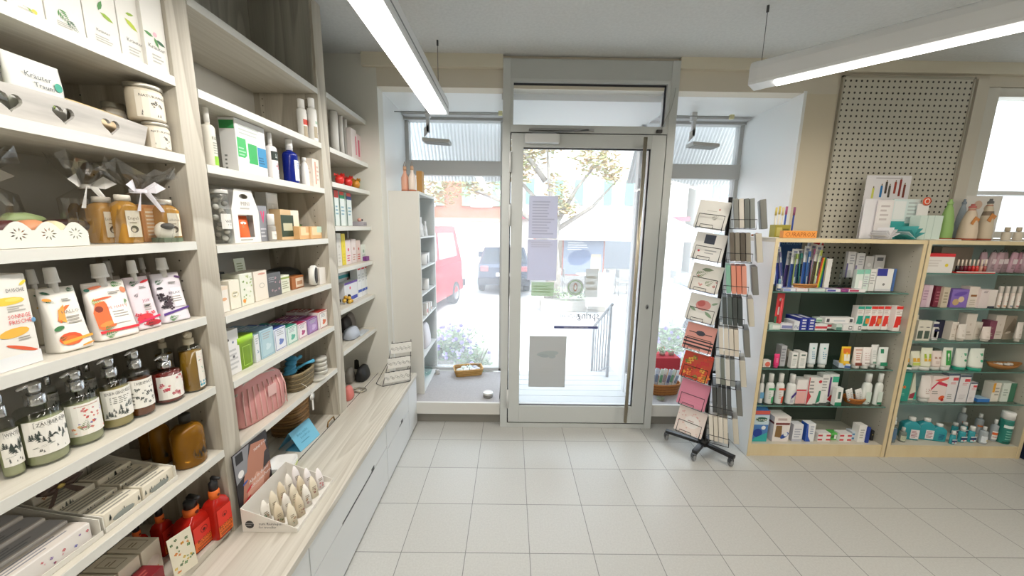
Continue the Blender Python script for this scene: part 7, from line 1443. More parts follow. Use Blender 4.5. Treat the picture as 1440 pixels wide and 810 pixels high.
# cartons of the sixth shelf
z = SHELF_Z[2][5]
CL(132, 208, 520, z, -1.02, .05, 'ecebea', 'tall white carton with small icons at the left of the lime green box', front=[('c', .2, .8, .08, '3a3a3c'), ('c', .55, .72, .07, '7a8aa8'), ('c', .5, .4, .09, '6a6a6c'), ('l', 5, .1, .1, .9, .6, 'c9c9c9')], name='icon_carton')
loc, w, h = span('L', 208, 298, 550, z, -1.015); m = MB(); m.loft([sq(w * .86, .045, 0, 20, 7), sq(w, .05, h * .8, 20, 7), sq(w * 1.08, .056, h * .82, 20, 7), sq(w * 1.08, .056, h, 20, 7)], mat('9bcc2a', .35)); art(m, Face(w * .5, h * .6, -.026, h * .1), [('frame', 0, 0, 1, 1, .05, 'b4dc5a')]); put(m.build('lunch_box'), loc + Vector((-.03, 0, 0)), PI / 2, 'lime green plastic box on the carton shelf', 'box')
ca = [(296, 322, 545, 'e6e8ea', '9ab0c4', 'slim white and blue carton', 'a0b8cc'), (325, 400, 512, 'b6d3dc', 'cfe3ea', 'light blue carton', '8fb4cc'), (403, 468, 505, 'e6eaf2', '6a80c0', 'white carton with a blue flower', '3f55a0'), (472, 530, 496, 'dcece6', '5fb09a', 'white carton with a teal butterfly', '2f8f7a'), (534, 583, 480, 'efe6ea', 'b04a7a', 'white carton with a magenta drawing', 'a82f5a'), (588, 643, 452, 'a88ac0', 'c8b0d8', 'violet carton', '8a3a6a'), (648, 694, 415, 'f0ede9', 'e07a5a', 'white carton with an orange spot', 'a83a34')]
for i, (a, b, y, c, c2, lb, tp) in enumerate(ca):
    CL(a, b, y, z, -1.02, .055, c, lb + ' in the front row of the carton shelf', front=[('frame', .05, .05, .95, .95, .03, tp), ('e', .55, .35, .22, .12, .4, c2), ('e', .5, .42, .1, .14, .9, c2), ('l', 3, .2, .65, .8, .9, 'b0b4b8')], top=[('r', 0, 0, 1, 1, tp)], name='tea_carton', group='front row of the carton shelf')
    y_, w_, h_ = CLAST
    for j in range(2 if i else 1): put(carton_mesh(w_ - .002, .05, h_ - .001 * j, c, top=[('r', 0, .1, 1, 1, tp), ('l', 2, .1, .2, .9, .8, 'e6e6e6')]).build('tea_carton'), (-1.08 - .055 * j, y_, z + .0004), PI / 2, lb + ', %s row of the carton shelf' % ['second', 'third'][j], 'box', 'rear rows of the carton shelf')
m = MB(); rn = random.Random(4); m.loft([[(x * (1 + rn.uniform(-.08, .08)), y * (1 + rn.uniform(-.08, .08)), zz + rn.uniform(-.004, .004)) for x, y, zz in sq(w_, d_, zz, 18, 3)] for w_, d_, zz in ((.15, .05, .003), (.17, .07, .03), (.15, .06, .09), (.11, .04, .12), (.06, .03, .13), (.13, .06, .16))], mat('a59a82', .9), True); put(m.build('hessian_bag'), (-1.2, 1.42, z), PI / 2, 'grey brown hessian gift bag behind the blue cartons', 'bag')
# seventh shelf: baskets and bags
z = SHELF_Z[2][6]; crop(300, 490, .37037)
m = MB(); loc, w, h = span('L', 100, 268, 100, z, -1.02); w = min(w, .24); pk = mat('d99a98', .45); pk2 = mat('e6b9b4', .5)
m.loft([[(x, y, zz) for x, y, zz in sq(w * a, .07 * b, h * t, 26, 3.5)] for a, b, t in ((.9, .8, 0), (1, 1, .08), (1, .9, .6), (.94, .6, .85), (.7, .3, .97), (.3, .12, 1))], pk)
for k in range(9): m.tube([(-w * .44 + w * .11 * k, -.036, h * .08), (-w * .44 + w * .11 * k, -.033, h * .55), (-w * .40 + w * .1 * k, -.024, h * .82)], .003, pk2, 5)
r = empty('cosmetic_bag', (0, 0, 0)); m.build('bag_body', r); q = MB(); q.tube([(-w * .48, -.012, h * .75), (-w * .3, -.01, h * .93), (0, -.008, h * 1.0), (w * .3, -.01, h * .93), (w * .48, -.012, h * .75)], .004, 'c9c0ba', 6); q.build('zipper', r); q = MB(); q.box(w * .02, w * .2, -.042, -.04, h * .45, h * .7, 'dcb4b0'); q.build('leather_patch', r)
put(r, loc + Vector((-.03, 0, 0)), (0, 0, PI / 2 - .15), 'pink quilted cosmetic bag on the basket shelf', 'bag')
bk = wicker('wicker_basket', .17, .14, .085, '8a7a58', '6f6246', 8, 1.08, 3); yb_ = onx(cx_(315), cy_(130), -1.07).y; put(bk, (-1.075, yb_, z), PI / 2, 'grey brown woven basket holding blue brushes beside the pink bag', 'basket', 'baskets in the middle bay')
bk = wicker('wicker_basket', .12, .12, .09, '8a8a5a', '77774a', 8, 1.05, 3); put(bk, (-1.14, onx(cx_(105), cy_(160), -1.14).y, z), PI / 2, 'olive woven basket behind the pink cosmetic bag', 'basket', 'baskets in the middle bay')
for i in range(4):
    r = empty('bath_brush', (0, 0, 0)); q = MB(); q.tube([(0, 0, 0), (0, .06, .006), (0, .11, .0)], [.008, .006, .010], '4fa8c8', 8); q.build('handle', r); q = MB(); q.sphere((0, -.03, .0), .026, mat('3f8fb4', .7), 12, 6, (1, 1.3, .5)); q.build('brush_head', r)
    put(r, (-1.05 - .025 * i, yb_ - .03 + .02 * i, z + .098 + .013 * i), (.06, 0, -.3 + .5 * i), 'turquoise brush lying in the woven basket, %s' % ['front one with its handle over the rim', 'second from the front', 'third from the front', 'rearmost'][i], 'brush', 'turquoise brushes in the basket')
for i in range(4):
    q = MB(); q.lathe([(.028, 0), (.036, .003), (.037, .018), (.034, .022)], mat('c6c4bb', .35, .3), 22); put(q.build('tin_box'), (-1.03 - .002 * i, 1.86 + .003 * i, z + .0226 * i), 0, 'round pale tin in the stack by the upright, %s' % ['lowest', 'second from below', 'third from below', 'topmost'][i], 'tin', 'stack of round pale tins')
for i in range(2):
    q = MB(); q.lathe([(.03, 0), (.036, .003), (.036, .012), (.033, .014)], mat('c6c4bb', .35, .3), 22); put(q.build('soap_dish'), (-1.0 - .04 * i + .0, 1.78 - .03 * i * 0, z + .0), 0, 'flat pale dish lying %s before the stacked tins' % ['in front', 'behind another'][i], 'dish', 'flat pale dishes') if i == 0 else None
r = empty('hanging_tag', (-.965, onx(cx_(372), cy_(150), -.965).y, z - .06), PI / 2, 'oval white tag hanging from the basket over the shelf edge', 'tag'); q = MB(); q.lathe([(.018, 0), (.018, .002)], 'eceae4', 22, M=T(0, 0, .03) @ RX(PI / 2)); q.lathe([(.013, .0025), (.015, .0025)], '5a5a58', 20, M=T(0, 0, .03) @ RX(PI / 2), cap=False); q.box(-.006, .006, -.002, 0, -.04, .012, 'e9e7e1'); q.build('tag', r); q = MB(); q.tube([(0, 0, .047), (0, .012, .075), (0, .05, .10)], .0012, 'e0ddd4', 5); q.build('string', r)
# counter below the middle bay
z = CTZ
bk = wicker('wicker_basket', .16, .15, .19, 'a07a4a', '8a6840', 12, 1.06, 3); put(bk, (-1.17, onx(cx_(290), cy_(240), -1.17).y, z), PI / 2, 'tall brown woven basket on the worktop under the shelf', 'basket', 'baskets in the middle bay')
m = MB(); loc, w, h = span('L', 318, 434, 262, z, -1.0); w = .15; m.prism([(-w / 2, 0), (w / 2, 0), (w / 2, .0015), (-w / 2, .0015)], 0, .08, '5aa6c6'); r = empty('folded_sign', (-1.0, onx(cx_(365), cy_(300), -1.0).y, z + .0007), PI / 2 - .1, 'light blue folded card with handwriting standing on the worktop', 'card'); m.build('base_flap', r)
q = MB(); MM = T(0, 0, .002) @ RX(-.55); q.box(-w / 2, w / 2, 0, .0015, 0, .105, '6fb6d3', M=MM); art(q, Face(w, .105, 0, 0, M=MM), [('t', 'Bitte nicht', .45, .68, .12, '4a86a4', .6), ('t', 'berühren', .5, .5, .12, '4a86a4', .5), ('l', 1, .2, .25, .7, .33, '4a86a4')]); q.build('front_flap', r); q = MB(); q.box(-w / 2, w / 2, 0, .0015, 0, .105, '5aa0be', M=T(0, .116, .002) @ RX(.58)); q.build('rear_flap', r)
r = empty('metal_clasp', (-.985, onx(cx_(445), cy_(255), -.985).y, z + .0005), PI / 2, 'small brass handle lying on the worktop by the upright', 'handle'); q = MB(); q.tube([(-.04, 0, .003), (-.03, 0, .028), (.03, 0, .028), (.04, 0, .003)], .004, mat('9a7a4a', .3, .9), 8); q.build('bar', r)
# stacked bowls left of the sign
for i in range(4):
    q = MB(); w_ = .11; a = [sq(w_ * .72, w_ * .72, 0, 24, 4), sq(w_, w_, .03, 24, 4), sq(w_ * .94, w_ * .94, .03, 24, 4), sq(w_ * .66, w_ * .66, .004, 24, 4)]; q.loft(a, ['b9c46a', 'dfe3c8', 'ecece8', 'f0f0ee'][i])
    put(q.build('square_bowl'), (-1.0, onx(cx_(255), cy_(400), -1.0).y, z + .0095 * i), .15 + PI / 2, 'square bowl in the nested stack behind the tube display, %s' % ['lowest with a green rim', 'second from below', 'third from below', 'topmost white one'][i], 'bowl', 'nested square bowls')
m = MB(); m.box(-.045, .045, 0, .05, 0, .115, 'efecec', .002); art(m, Face(.09, .115, 0, 0), [('p', [(.2, .3), (.9, .35), (.9, .75), (.2, .7)], '7a3a86'), ('p', [(.25, .35), (.85, .4), (.85, .5), (.25, .45)], 'b4c84a'), ('r', .3, .6, .8, .66, 'd9c6e0')], .001); y_ = 1.27; put(m.build('snack_carton'), (-1.01, y_, z + .17), PI / 2 + .0, 'white carton with a purple window above the dark poster', 'box')
m = MB(); m.box(-.05, .05, 0, .06, 0, .169, 'd8d4cc', .002); put(m.build('base_carton'), (-1.005, y_, z), PI / 2, 'plain pale carton carrying the purple windowed one behind the poster', 'box')
# tube display with poster
r = empty('tube_display', (-.752, 1.128, CTZ + .0007), PI / 2, 'white cardboard counter display filled with small tubes on the worktop', 'display'); cb = mat('e4e1da', .6); W_, D_ = .26, .196
MB().box(0, W_, 0, D_, 0, .002, cb).build('base', r); MB().box(.002, W_ - .002, D_ - .002, D_, .002, .095, cb).build('back_panel', r); MB().box(.002, W_ - .002, 0, .002, .002, .014, cb).build('front_lip', r)
for i, x in enumerate((0, W_ - .002)):
    q = MB(); q.prism([(0, .002), (D_, .002), (D_, .095), (0, .016)], 0, .002, cb, M=T(x + .002, 0, 0) @ RZ(PI / 2))
    if i == 0: art(q, Face(D_, .05, 0, 0, M=T(-.0002, D_ / 2, .004) @ RZ(-PI / 2)), [('c', .14, .55, .08, '2a2a2c'), ('l', 2, .07, .4, .22, .7, '9a9a9a'), ('t', 'zum Reinlegen', .52, .62, .2, '5a5a5a', .45), ('t', 'for traveller', .46, .34, .18, '7a7a7a', .34)])
    q.build('side_panel', r)
Md = Matrix.Translation(r.location) @ RZ(PI / 2)
for i in range(3):
    for j in range(5):
        o = MB(); w_ = .030; hh = .088 - .004 * (i % 2); o.loft([sq(w_, .018, .0, 12, 4), sq(w_, .016, hh * .5, 12, 4), sq(w_ * .85, .009, hh * .72, 12, 3), sq(w_ * .22, .003, hh, 12, 2)], mat(['e2d9c4', 'd8cab0', 'e9e5dc'][(i + j) % 3] if j < 4 else 'efeaea', .4)); art(o, Face(w_ * .7, hh * .5, -.0094, .006), [('blooms', 4, .1, .1, .9, .6, ['a9845a', '4a7a5a', '8a4a4a'] if j < 4 else ['c8404a', '3f7a4a'], .2), ('l', 2, .1, .65, .9, .95, '9a8f7c')], .001)
        put(o.build('sample_tube'), Md @ Vector((.026 + .048 * j + .006 * i, .03 + .052 * i, .003)), (-.18, 0, PI / 2 - .5), 'small %s tube in the counter display, %s row, %s' % ('cream' if j < 4 else 'red flowered', ['front', 'middle', 'rear'][i], ['nearest', 'second', 'third', 'fourth', 'last'][j]), 'tube', 'small tubes in the counter display')
m = MB(); w_, h_ = .175, .285; m.box(-w_ / 2, w_ / 2, 0, .004, 0, h_, '2c2b30'); art(m, Face(w_, h_, 0, 0), [('p', [(0, .05), (.75, .1), (1, .45), (.9, .9), (.5, .97), (.2, .6)], 'b97f6a'), ('p', [(.2, .12), (.6, .15), (.8, .45), (.55, .55), (.25, .4)], 'd9a490'), ('e', .3, .42, .1, .03, .4, 'c8303a'), ('e', .2, .3, .13, .03, .3, 'c8303a'), ('e', .22, .54, .08, .025, .2, '3a5aa8'), ('e', .12, .2, .1, .025, .2, '3a5aa8'), ('p', [(.0, .6), (.3, .66), (.45, 1), (.0, 1)], '8d8e94'), ('p', [(.75, .5), (1, .55), (1, .75), (.85, .72)], '3a3438'), ('t', 'Alles in deiner', .62, .5, .05, 'f2f0f0', .62), ('t', 'schönsten Form', .66, .42, .05, 'f2f0f0', .62), ('t', 'TREND IT UP', .75, .86, .035, 'f2f0f0', .4), ('c', .14, .7, .08, 'eceaea'), ('r', .05, .85, .25, .98, '26262a'), ('l', 1, .3, .08, .8, .14, 'e9e6e6')])
put(m.build('poster_board'), (-.958, 1.232, CTZ), (-.03, 0, PI / 2), 'dark cosmetics poster board propped behind the tube display', 'poster')

# ================================================================ far bay
z = SHELF_Z[3][1]; crop(440, 120, .2592)
for i, (a, b, y) in enumerate(((85, 132, 130), (134, 160, 150), (160, 182, 158))):
    loc, R, h = rspan('L', a, b, y, z, -1.06); q = MB(); q.lathe([(R, 0), (R, h), (R * .3, h), (R * .3, h - .02)], 'e4e3de', 22); put(q.build('paper_roll'), loc, 0, 'white roll standing on the far bay shelf, %s' % ['nearest', 'middle one', 'furthest'][i], 'roll', 'white rolls in the far bay')
CL(205, 233, 238, z, -1.02, .03, 'e6dcd8', 'slim carton with pink lettering in the far bay', front=[('r', .7, .2, .95, .8, 'e08a98')], name='slim_carton'); CL(236, 258, 270, z, -1.02, .03, 'e8d6d4', 'shorter slim carton with pink lettering in the far bay', front=[('r', .2, .2, .6, .8, 'd86a80')], name='slim_carton')
z = SHELF_Z[3][2]
for i, (xm, ym, c, c2) in enumerate(((125, 480, 'd8342e', 'e8504a'), (170, 480, 'cf2c28', 'e85a50'), (215, 490, 'c8892a', 'e0b04a'), (255, 500, '4a8a3a', '7ab04a'), (295, 510, '3f7f3a', 'c8a03a'))):
    p = onx(cx_(xm), cy_(ym), -1.01); p.y = 2.20 + .113 * i; m = MB(); m.sphere((0, 0, .028), .026, mat(c, .35), 10, 7, (1, 1, 1.1))
    for k in range(8): an = k * PI / 4; m.add([(0, 0, .05), (.03 * math.cos(an), .03 * math.sin(an), .068), (.03 * math.cos(an + .5), .03 * math.sin(an + .5), .05)], [(0, 1, 2), (2, 1, 0)], c2)
    q = put(m.build('foil_bauble'), (-1.015 - .05 * (i == 3), p.y, z), 0, '%s foil wrapped sweet with a frilled top in the far bay' % ['bright red', 'deep red', 'golden', 'leaf green', 'dark green and gold'][i], 'sweet', 'foil sweets in the far bay')
z = SHELF_Z[3][3]
for i, (a, b) in enumerate(((108, 134), (138, 168), (176, 206))): CL(a, b, 570 + i * 8, z, -1.03, .04, 'dfe8e6', 'toothpaste carton with a red and teal top, %s of three in the far bay' % ['first', 'second', 'third'][i], front=[('r', 0, .8, 1, 1, ['e0403a', '2f9a6a', '3a4a8a'][i]), ('r', .1, .9, .9, 1, 'e0483a'), ('r', 0, 0, .15, 1, '2a5a4a'), ('l', 3, .3, .3, .9, .6, '8ab0c0')], name='toothpaste_carton', group='toothpaste cartons in the far bay')
m = MB(); p = onx(cx_(270), cy_(720), -1.04); m.box(-.08, .08, 0, .07, 0, .03, 'b4b0b8', .002); art(m, Face(.16, .03, 0, 0), [('l', 2, .1, .2, .9, .8, '7a7480')]); put(m.build('open_tray'), (-1.01, p.y, z), PI / 2, 'grey lilac tray of small things in the far bay', 'tray')
for k in range(5): q = MB(); q.sphere((0, 0, .011), .013, mat(['d8a090', 'e6dcd0', '6a5a60', 'c8b0a0', 'e0c0b8'][k], .6), 10, 6); put(q.build('bath_ball'), (-1.04 - .01 * (k % 2), p.y - .06 + .03 * k, z + .03), 0, '%s bath ball lying in the grey lilac tray' % ['salmon', 'cream', 'dark plum', 'beige', 'pale pink'][k], 'ball', 'bath balls in the far bay')
z = SHELF_Z[3][4]; crop(450, 320, .2962)
for i, (a, b, y, c, c2, lb) in enumerate(((76, 97, 28, 'dcd9d2', 'c9c6be', 'white carton'), (99, 117, 30, 'e6d23a', 'd9c62e', 'yellow carton'), (119, 144, 60, 'eadcdc', 'd8607a', 'white carton with pink dots'), (147, 169, 55, 'e4d8d6', 'b98a80', 'pale rose carton'), (171, 190, 60, 'd9c4bc', 'c0504a', 'pale carton with a red print'), (193, 216, 82, 'dde4dc', '8fae98', 'pale green carton'))):
    CL(a, b, y, z, -1.03, .04, c, lb + ' on the far bay shelf with the pipette bottles', front=[('c', .5, .6, .15, c2), ('l', 3, .2, .1, .8, .4, c2)], name='pastille_carton', group='small cartons of the far bay')
for i, (a, b, y) in enumerate(((122, 138, 15), (166, 182, 22))): BL(a, b, y, -1.12, 'slim white bottle rising behind the cartons, %s of two' % ['left', 'right'][i], body=mat('e6e2e0', .3), caph=.3, name='slim_bottle', group='slim bottles of the far bay')
CL(218, 262, 115, z, -1.02, .04, '7a3a86', 'low purple pack at the right end of the pipette bottle shelf', name='purple_pack', hmax=.03)
z = SHELF_Z[3][5]
def at_l(x, y, z_, w, d, h, col, front, name, label, grp=None): return put(carton_mesh(w, d, h, col, front).build(name), (x, y, z_), PI / 2, label, 'box', grp)
at_l(-1.03, 2.30, z, .19, .05, .13, 'dfe1e6', [('r', 0, .9, 1, 1, '6a4aa8'), ('r', .1, .08, .95, .26, '3a4ab0'), ('c', .4, .7, .05, 'd8405a')], 'wide_carton', 'wide white carton with a blue name band in the far bay')
at_l(-1.10, 2.36, z, .16, .04, .18, 'dfe4e4', [('r', 0, .8, 1, .92, '4aa8b0'), ('c', .8, .7, .06, 'd8405a')], 'tall_carton', 'teal topped carton behind the wide white carton')
for i in range(4): at_l(-1.03, 2.432 + .063 * i, z, .058, .05, .205, 'e6e9ec', [('r', .1, .92, .9, .97, 'd8383a'), ('r', 0, .17, 1, .26, '3a5ab8'), ('l', 3, .2, .5, .8, .8, 'c3c8ce')], 'tall_carton', 'tall white carton with red top mark and blue foot, %s of the four' % ['first', 'second', 'third', 'last'][i], 'tall white cartons of the far bay')
m = MB(); rn = random.Random(2)
for k in range(9): m.sphere((rn.uniform(-.03, .03), rn.uniform(-.03, .03), .012 + .01 * (k % 4)), .013, mat(['c89a3a', '2a2420', 'd8b04a'][k % 3], .35, .4), 8, 5)
put(m.build('golden_garland'), (-1.04, onx(cx_(118), cy_(330), -1.04).y, z), 0, 'small golden and black bead garland beside the wide white carton', 'garland')
z = SHELF_Z[3][6]
def softbag(name, loc, w, d, h, col, label, rot=0, cat='bag', grp=None):
    m = MB(); rn = random.Random(len(label)); m.loft([[(x * (1 + rn.uniform(-.03, .03)), y, zz) for x, y, zz in sq(w * a, d * b, h * t, 20, 3)] for a, b, t in ((.85, .8, 0), (1, 1, .15), (.98, .9, .5), (.85, .6, .85), (.5, .3, 1))], col); return put(m.build(name), loc, PI / 2 + rot, label, cat, grp)
softbag('travel_pillow', (-1.05, onx(cx_(148), cy_(500), -1.05).y, z), .14, .09, .075, 'b4bcc9', 'pale blue soft pouch on the lowest board of the far bay'); softbag('dark_pouch', (-1.16, onx(cx_(120), cy_(440), -1.16).y, z), .12, .07, .1, '2a2424', 'dark pouch with gold trim behind the pale blue one')
softbag('grey_pouch', (-1.16, 2.55, z), .12, .07, .11, '8f8a88', 'mauve grey pouch at the back of the far bay')
m = MB(); m.box(-.07, .07, 0, .05, 0, .008, 'c6ccd2', .001); put(m.build('flat_case'), (-1.0, onx(cx_(215), cy_(505), -1.0).y, z), PI / 2, 'flat grey case lying before the mauve pouch', 'case')
z = CTZ
softbag('black_pouch', (-1.14, onx(cx_(190), cy_(580), -1.14).y, z + .001), .15, .08, .19, '1a1a1c', 'tall black pouch standing at the back of the worktop'); softbag('black_pouch', (-1.05, onx(cx_(200), cy_(640), -1.05).y, z + .001), .14, .08, .10, '141416', 'low black pouch standing before the tall black one')
for i in range(2):
    m = MB(); w_ = .06; h_ = .085; m.box(-w_ / 2, w_ / 2, 0, .02, 0, h_, '1e1e20', .003); art(m, Face(w_, h_, 0, 0), [('frame', .1 + .3 * (k % 3) * 1.0 - .06, .08 + .22 * (k // 3), .1 + .3 * (k % 3) + .2, .08 + .22 * (k // 3) + .16, .03, 'e9e9e6') for k in range(12)]); put(m.build('patterned_case'), (-1.055 - .05 * i * 0, onx(cx_(262), cy_(570 + 90 * i), -1.05).y, z + .001 + (.0875 if i == 0 else 0)), PI / 2, 'black and white lattice case, %s of the two stacked ones' % ['upper', 'lower'][i], 'case', 'black and white lattice cases')
m = MB(); rn = random.Random(8)
for k in range(14): a = rn.random() * 6.3; m.tube([(.03 * math.cos(a + t), .045 * math.sin(a + t) + rn.uniform(-.006, .006), .008 + .004 * math.sin(3 * t + k)) for t in [q_ * .5 for q_ in range(8)]], .003, mat(['b9b4aa', '8f8a82', 'c9c0a8'][k % 3], .3, .7), 5)
put(m.build('necklace_pile'), (-1.0, onx(cx_(180), cy_(705), -1.0).y, z), PI / 2, 'tangle of silver and gold necklaces on the worktop', 'jewellery')
softbag('grey_cloth', (-1.12, onx(cx_(140), cy_(660), -1.12).y, z), .09, .06, .10, 'a8a49e', 'crumpled grey cloth pouch at the left of the necklaces')
softbag('coral_scarf', (-1.02, onx(cx_(132), cy_(760), -1.02).y, z), .08, .06, .085, 'd87a72', 'folded coral red scarf beside the upright on the worktop')
# earring stand of wire with carded earrings
p0 = onz(536, 540, CTZ); es = empty('earring_stand', (p0.x, p0.y, CTZ + .0007), math.radians(12), 'black wire stand hung with carded silver earrings at the counter end', 'stand'); wm = mat('2a2a2c', .4, .5)
q = MB(); q.tube([(0, 0, .002), (.05, -.055, .002), (.09, -.0, .16), (.115, .035, .29)], .0022, wm, 6); q.tube([(.19, .06, .002), (.23, -.0, .002), (.235, .035, .16), (.24, .07, .29)], .0022, wm, 6); q.tube([(0, 0, .002), (.09, 0, .16)], .0022, wm, 6); q.tube([(.19, .06, .002), (.235, .035, .16)], .0022, wm, 6); q.tube([(.05, -.055, .002), (.23, 0, .002)], .002, wm, 6); q.build('wire_frame', es)
rows = [((.07, -.035, .09), (.235, .01, .09)), ((.09, -.002, .18), (.24, .035, .18)), ((.112, .03, .275), (.245, .066, .275))]
for a, b in rows: q = MB(); q.tube([a, b], .003, wm, 6); q.build('wire_rail', es)
es.location.x -= .035; ES = Matrix.Translation(es.location) @ RZ(es.rotation_euler.z)
for i, (a, b) in enumerate(rows):
    for k in range(5):
        t = (k + .3) / 5; A_ = Vector(a).lerp(Vector(b), t); m = MB(); m.box(-.016, .016, 0, .0008, -.07, 0, 'dcdcd8'); m.lathe([(.005, 0), (.008, .0)], mat('b9bcc0', .2, .9), 10, M=T(-.006, -.001, -.034) @ RX(PI / 2), cap=False); m.lathe([(.005, 0), (.008, .0)], mat('b9bcc0', .2, .9), 10, M=T(.007, -.001, -.042) @ RX(PI / 2), cap=False); m.lathe([(.0, .001), (.002, .0035)], 'f0f0ee', 8, M=T(0, 0, -.004) @ RX(PI / 2))
        put(m.build('earring_card'), ES @ (A_ + Vector((0, -.007, .0))), (-.25, 0, .25), 'white earring card on the wire stand, %s row, %s' % (['lowest', 'middle', 'top'][i], ['first from the left', 'second', 'third', 'fourth', 'last'][k]), 'earrings', 'earring cards on the wire stand')

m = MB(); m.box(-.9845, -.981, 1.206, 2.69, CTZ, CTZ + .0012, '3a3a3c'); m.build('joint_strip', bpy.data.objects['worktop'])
# ================================================================ goods on the shelf tower in the left display window
TX = -.695
def tz(i): return SILL + TZ[i]
def ty(px_, py_, X=-.78): return onx(px_, py_, X).y
for i, (y, lv, c, mk, lb) in enumerate(((2.90, 4, 'ecebea', '1c1c1e', 'white mug with a black picture on the upper part of the shelf tower'), (2.92, 3, 'e6e4e0', '4a4a4c', 'white mug with a small motif on the middle of the shelf tower'))):
    o = mug('coffee_mug', .04, .092, mat(c, .25), [('r', .15, .05, .6, .95, mk)] if i == 0 else [('fern', .4, .2, .5, 1.3, mk)], 1); put(o, (-.722, y + .06, tz(lv)), PI / 2 + .3, lb, 'mug', 'mugs on the shelf tower')
o = mug('coffee_mug', .04, .092, mat('e9e8e6', .25), (), 1); put(o, (-.74, 3.10, tz(4)), PI / 2, 'plain white mug behind the black pictured one on the shelf tower', 'mug', 'mugs on the shelf tower')
for i in range(3):
    m = MB(); m.box(0, .05, 0, .05, 0, .10 - .01 * i, ['e6e2de', 'dcd2cc', 'e9e6e4'][i], .001); art(m, Face(.05, .1 - .01 * i, 0, 0, x=.025), [('r', .1, .2, .9, .5, ['d88a90', 'b9c0c8', 'c8b0a0'][i])]); put(m.build('small_carton'), (-.682, 2.88 + .075 * i, tz(2)), PI / 2, 'small pale carton on the lower part of the shelf tower, %s' % ['nearest', 'middle one', 'furthest'][i], 'box', 'small cartons on the shelf tower')
softbag('paper_bag', (-.735, 3.0, tz(1)), .2, .09, .2, 'e4dfe2', 'white paper bag on the second lowest board of the shelf tower')
q = MB(); q.lathe([(.03, 0), (.06, .02), (.075, .06), (.07, .06), (.055, .022), (.001, .008)], SHELFG, 24, cap=False); put(q.build('glass_bowl'), (-.755, 3.02, tz(0)), 0, 'greenish glass bowl at the foot of the shelf tower', 'bowl')
for i, (y, sc) in enumerate(((2.82, 1), (2.98, .8))):
    m = MB(); m.loft([sq(.05 * sc, .05 * sc, 0, 10, 2), sq(.09 * sc, .04 * sc, .05 * sc, 10, 2), sq(.03 * sc, .02 * sc, .11 * sc, 10, 2), sq(.05 * sc, .02 * sc, .15 * sc, 10, 2)], 'e9e8e6', False)
    for sg in (-1, 1): m.add([(0, 0, .07 * sc), (sg * .07 * sc, .01, .13 * sc), (sg * .05 * sc, .01, .06 * sc)], [(0, 1, 2), (2, 1, 0)], 'f0efee')
    put(m.build('paper_bird'), (-.72, y + .08, tz(5)), PI / 2, 'white folded paper bird on the top board of the shelf tower, %s' % ['nearer one', 'further one'][i], 'ornament', 'paper birds on the shelf tower')
zt = SILL + TH
for i, (px_, c, P) in enumerate(((570, 'e0a890', 2.77), (580, 'e9d9cc', 2.75))):
    p = ony(px_, 264, P); r = empty('gift_bottle', (0, 0, 0)); q = MB(); q.lathe([(.026, 0), (.028, .004), (.028, .10), (.011, .135), (.010, .155)], mat(c, .3), 18); q.lathe([(.0285, .0), (.0288, .012)], 'b5623a', 18, cap=False); q.build('bottle', r)
    q = MB(); q.lathe([(.012, .153), (.012, .178), (.008, .182)], 'c9a080', 14); q.tube([(-.01, 0, .18), (0, 0, .215), (.01, 0, .18)], .002, 'a98a70', 5); q.build('stopper', r); put(r, (p.x, P, zt), 0, ['salmon coloured gift bottle on top of the shelf tower', 'cream gift bottle with a corded stopper on top of the shelf tower'][i], 'bottle', 'gift bottles on the shelf tower')
p = ony(588, 262, 2.80); m = MB(); m.box(-.012, .03, -.02, .05, 0, .155, 'b98a4a', .001); put(m.build('kraft_carton'), (p.x, 2.82, zt), 0, 'brown kraft carton beside the gift bottles on the shelf tower', 'box')
# ================================================================ left display window: basket, tins
bk = wicker('wicker_basket', .255, .15, .058, 'c9a060', 'b0853f', 7, 1.14, 8); bc = onz(658, 527, SILL); put(bk, (bc.x, bc.y + .03, SILL), .25, 'oblong golden wicker basket in the left display window', 'basket', 'baskets in the display windows')
for i, (dx, dy, c, s_) in enumerate(((-.08, -.02, 'e6ece8', .026), (-.04, .02, 'dfe9e2', .024), (-.02, -.025, 'eceff0', .027), (.02, .01, 'cfe0d2', .022), (.035, -.03, 'eceeee', .026), (.065, .02, 'd0d6ea', .02), (.08, -.015, 'e6e8f0', .022))):
    m = MB(); m.sphere((0, 0, s_ * .6), s_, mat(c, .6), 10, 6, (1.3, .9, .7)); m.tube([(s_ * 1.1, 0, s_ * .6), (s_ * 1.9, 0, s_ * .9)], [.006, .010], c, 6); q = put(m.build('wrapped_soap'), (bc.x + dx * .97 - dy * .25, bc.y + .03 + dy + dx * .25, SILL + .03 + .006 * (i % 2)), .6 * i, 'white wrapped soap ball in the window basket, %s from the left' % ['first', 'second', 'third', 'fourth, pale green', 'fifth', 'sixth, bluish', 'seventh'][i], 'soap', 'soap balls in the window basket')
tp = onz(686, 560, SILL)
for i in range(2): q = MB(); q.lathe([(.036, 0), (.04, .003), (.04, .016), (.036, .019)], mat(['8f8f8c', 'dcdcd9'][i], .3, .4), 24); put(q.build('round_tin'), (tp.x, tp.y + .03, SILL + .0195 * i), 0, ['lower dark rimmed round tin at the front of the left display window', 'upper pale round tin at the front of the left display window'][i], 'tin', 'round tins in the left display window')
q = MB(); q.lathe([(.022, 0), (.024, .004), (.012, .02), (.02, .034)], 'c9c6c2', 14); p = onz(617, 522, SILL); put(q.build('candle_holder'), (p.x, min(p.y, 3.1), SILL), 0, 'small pale candle holder beside the shelf tower', 'candle holder')
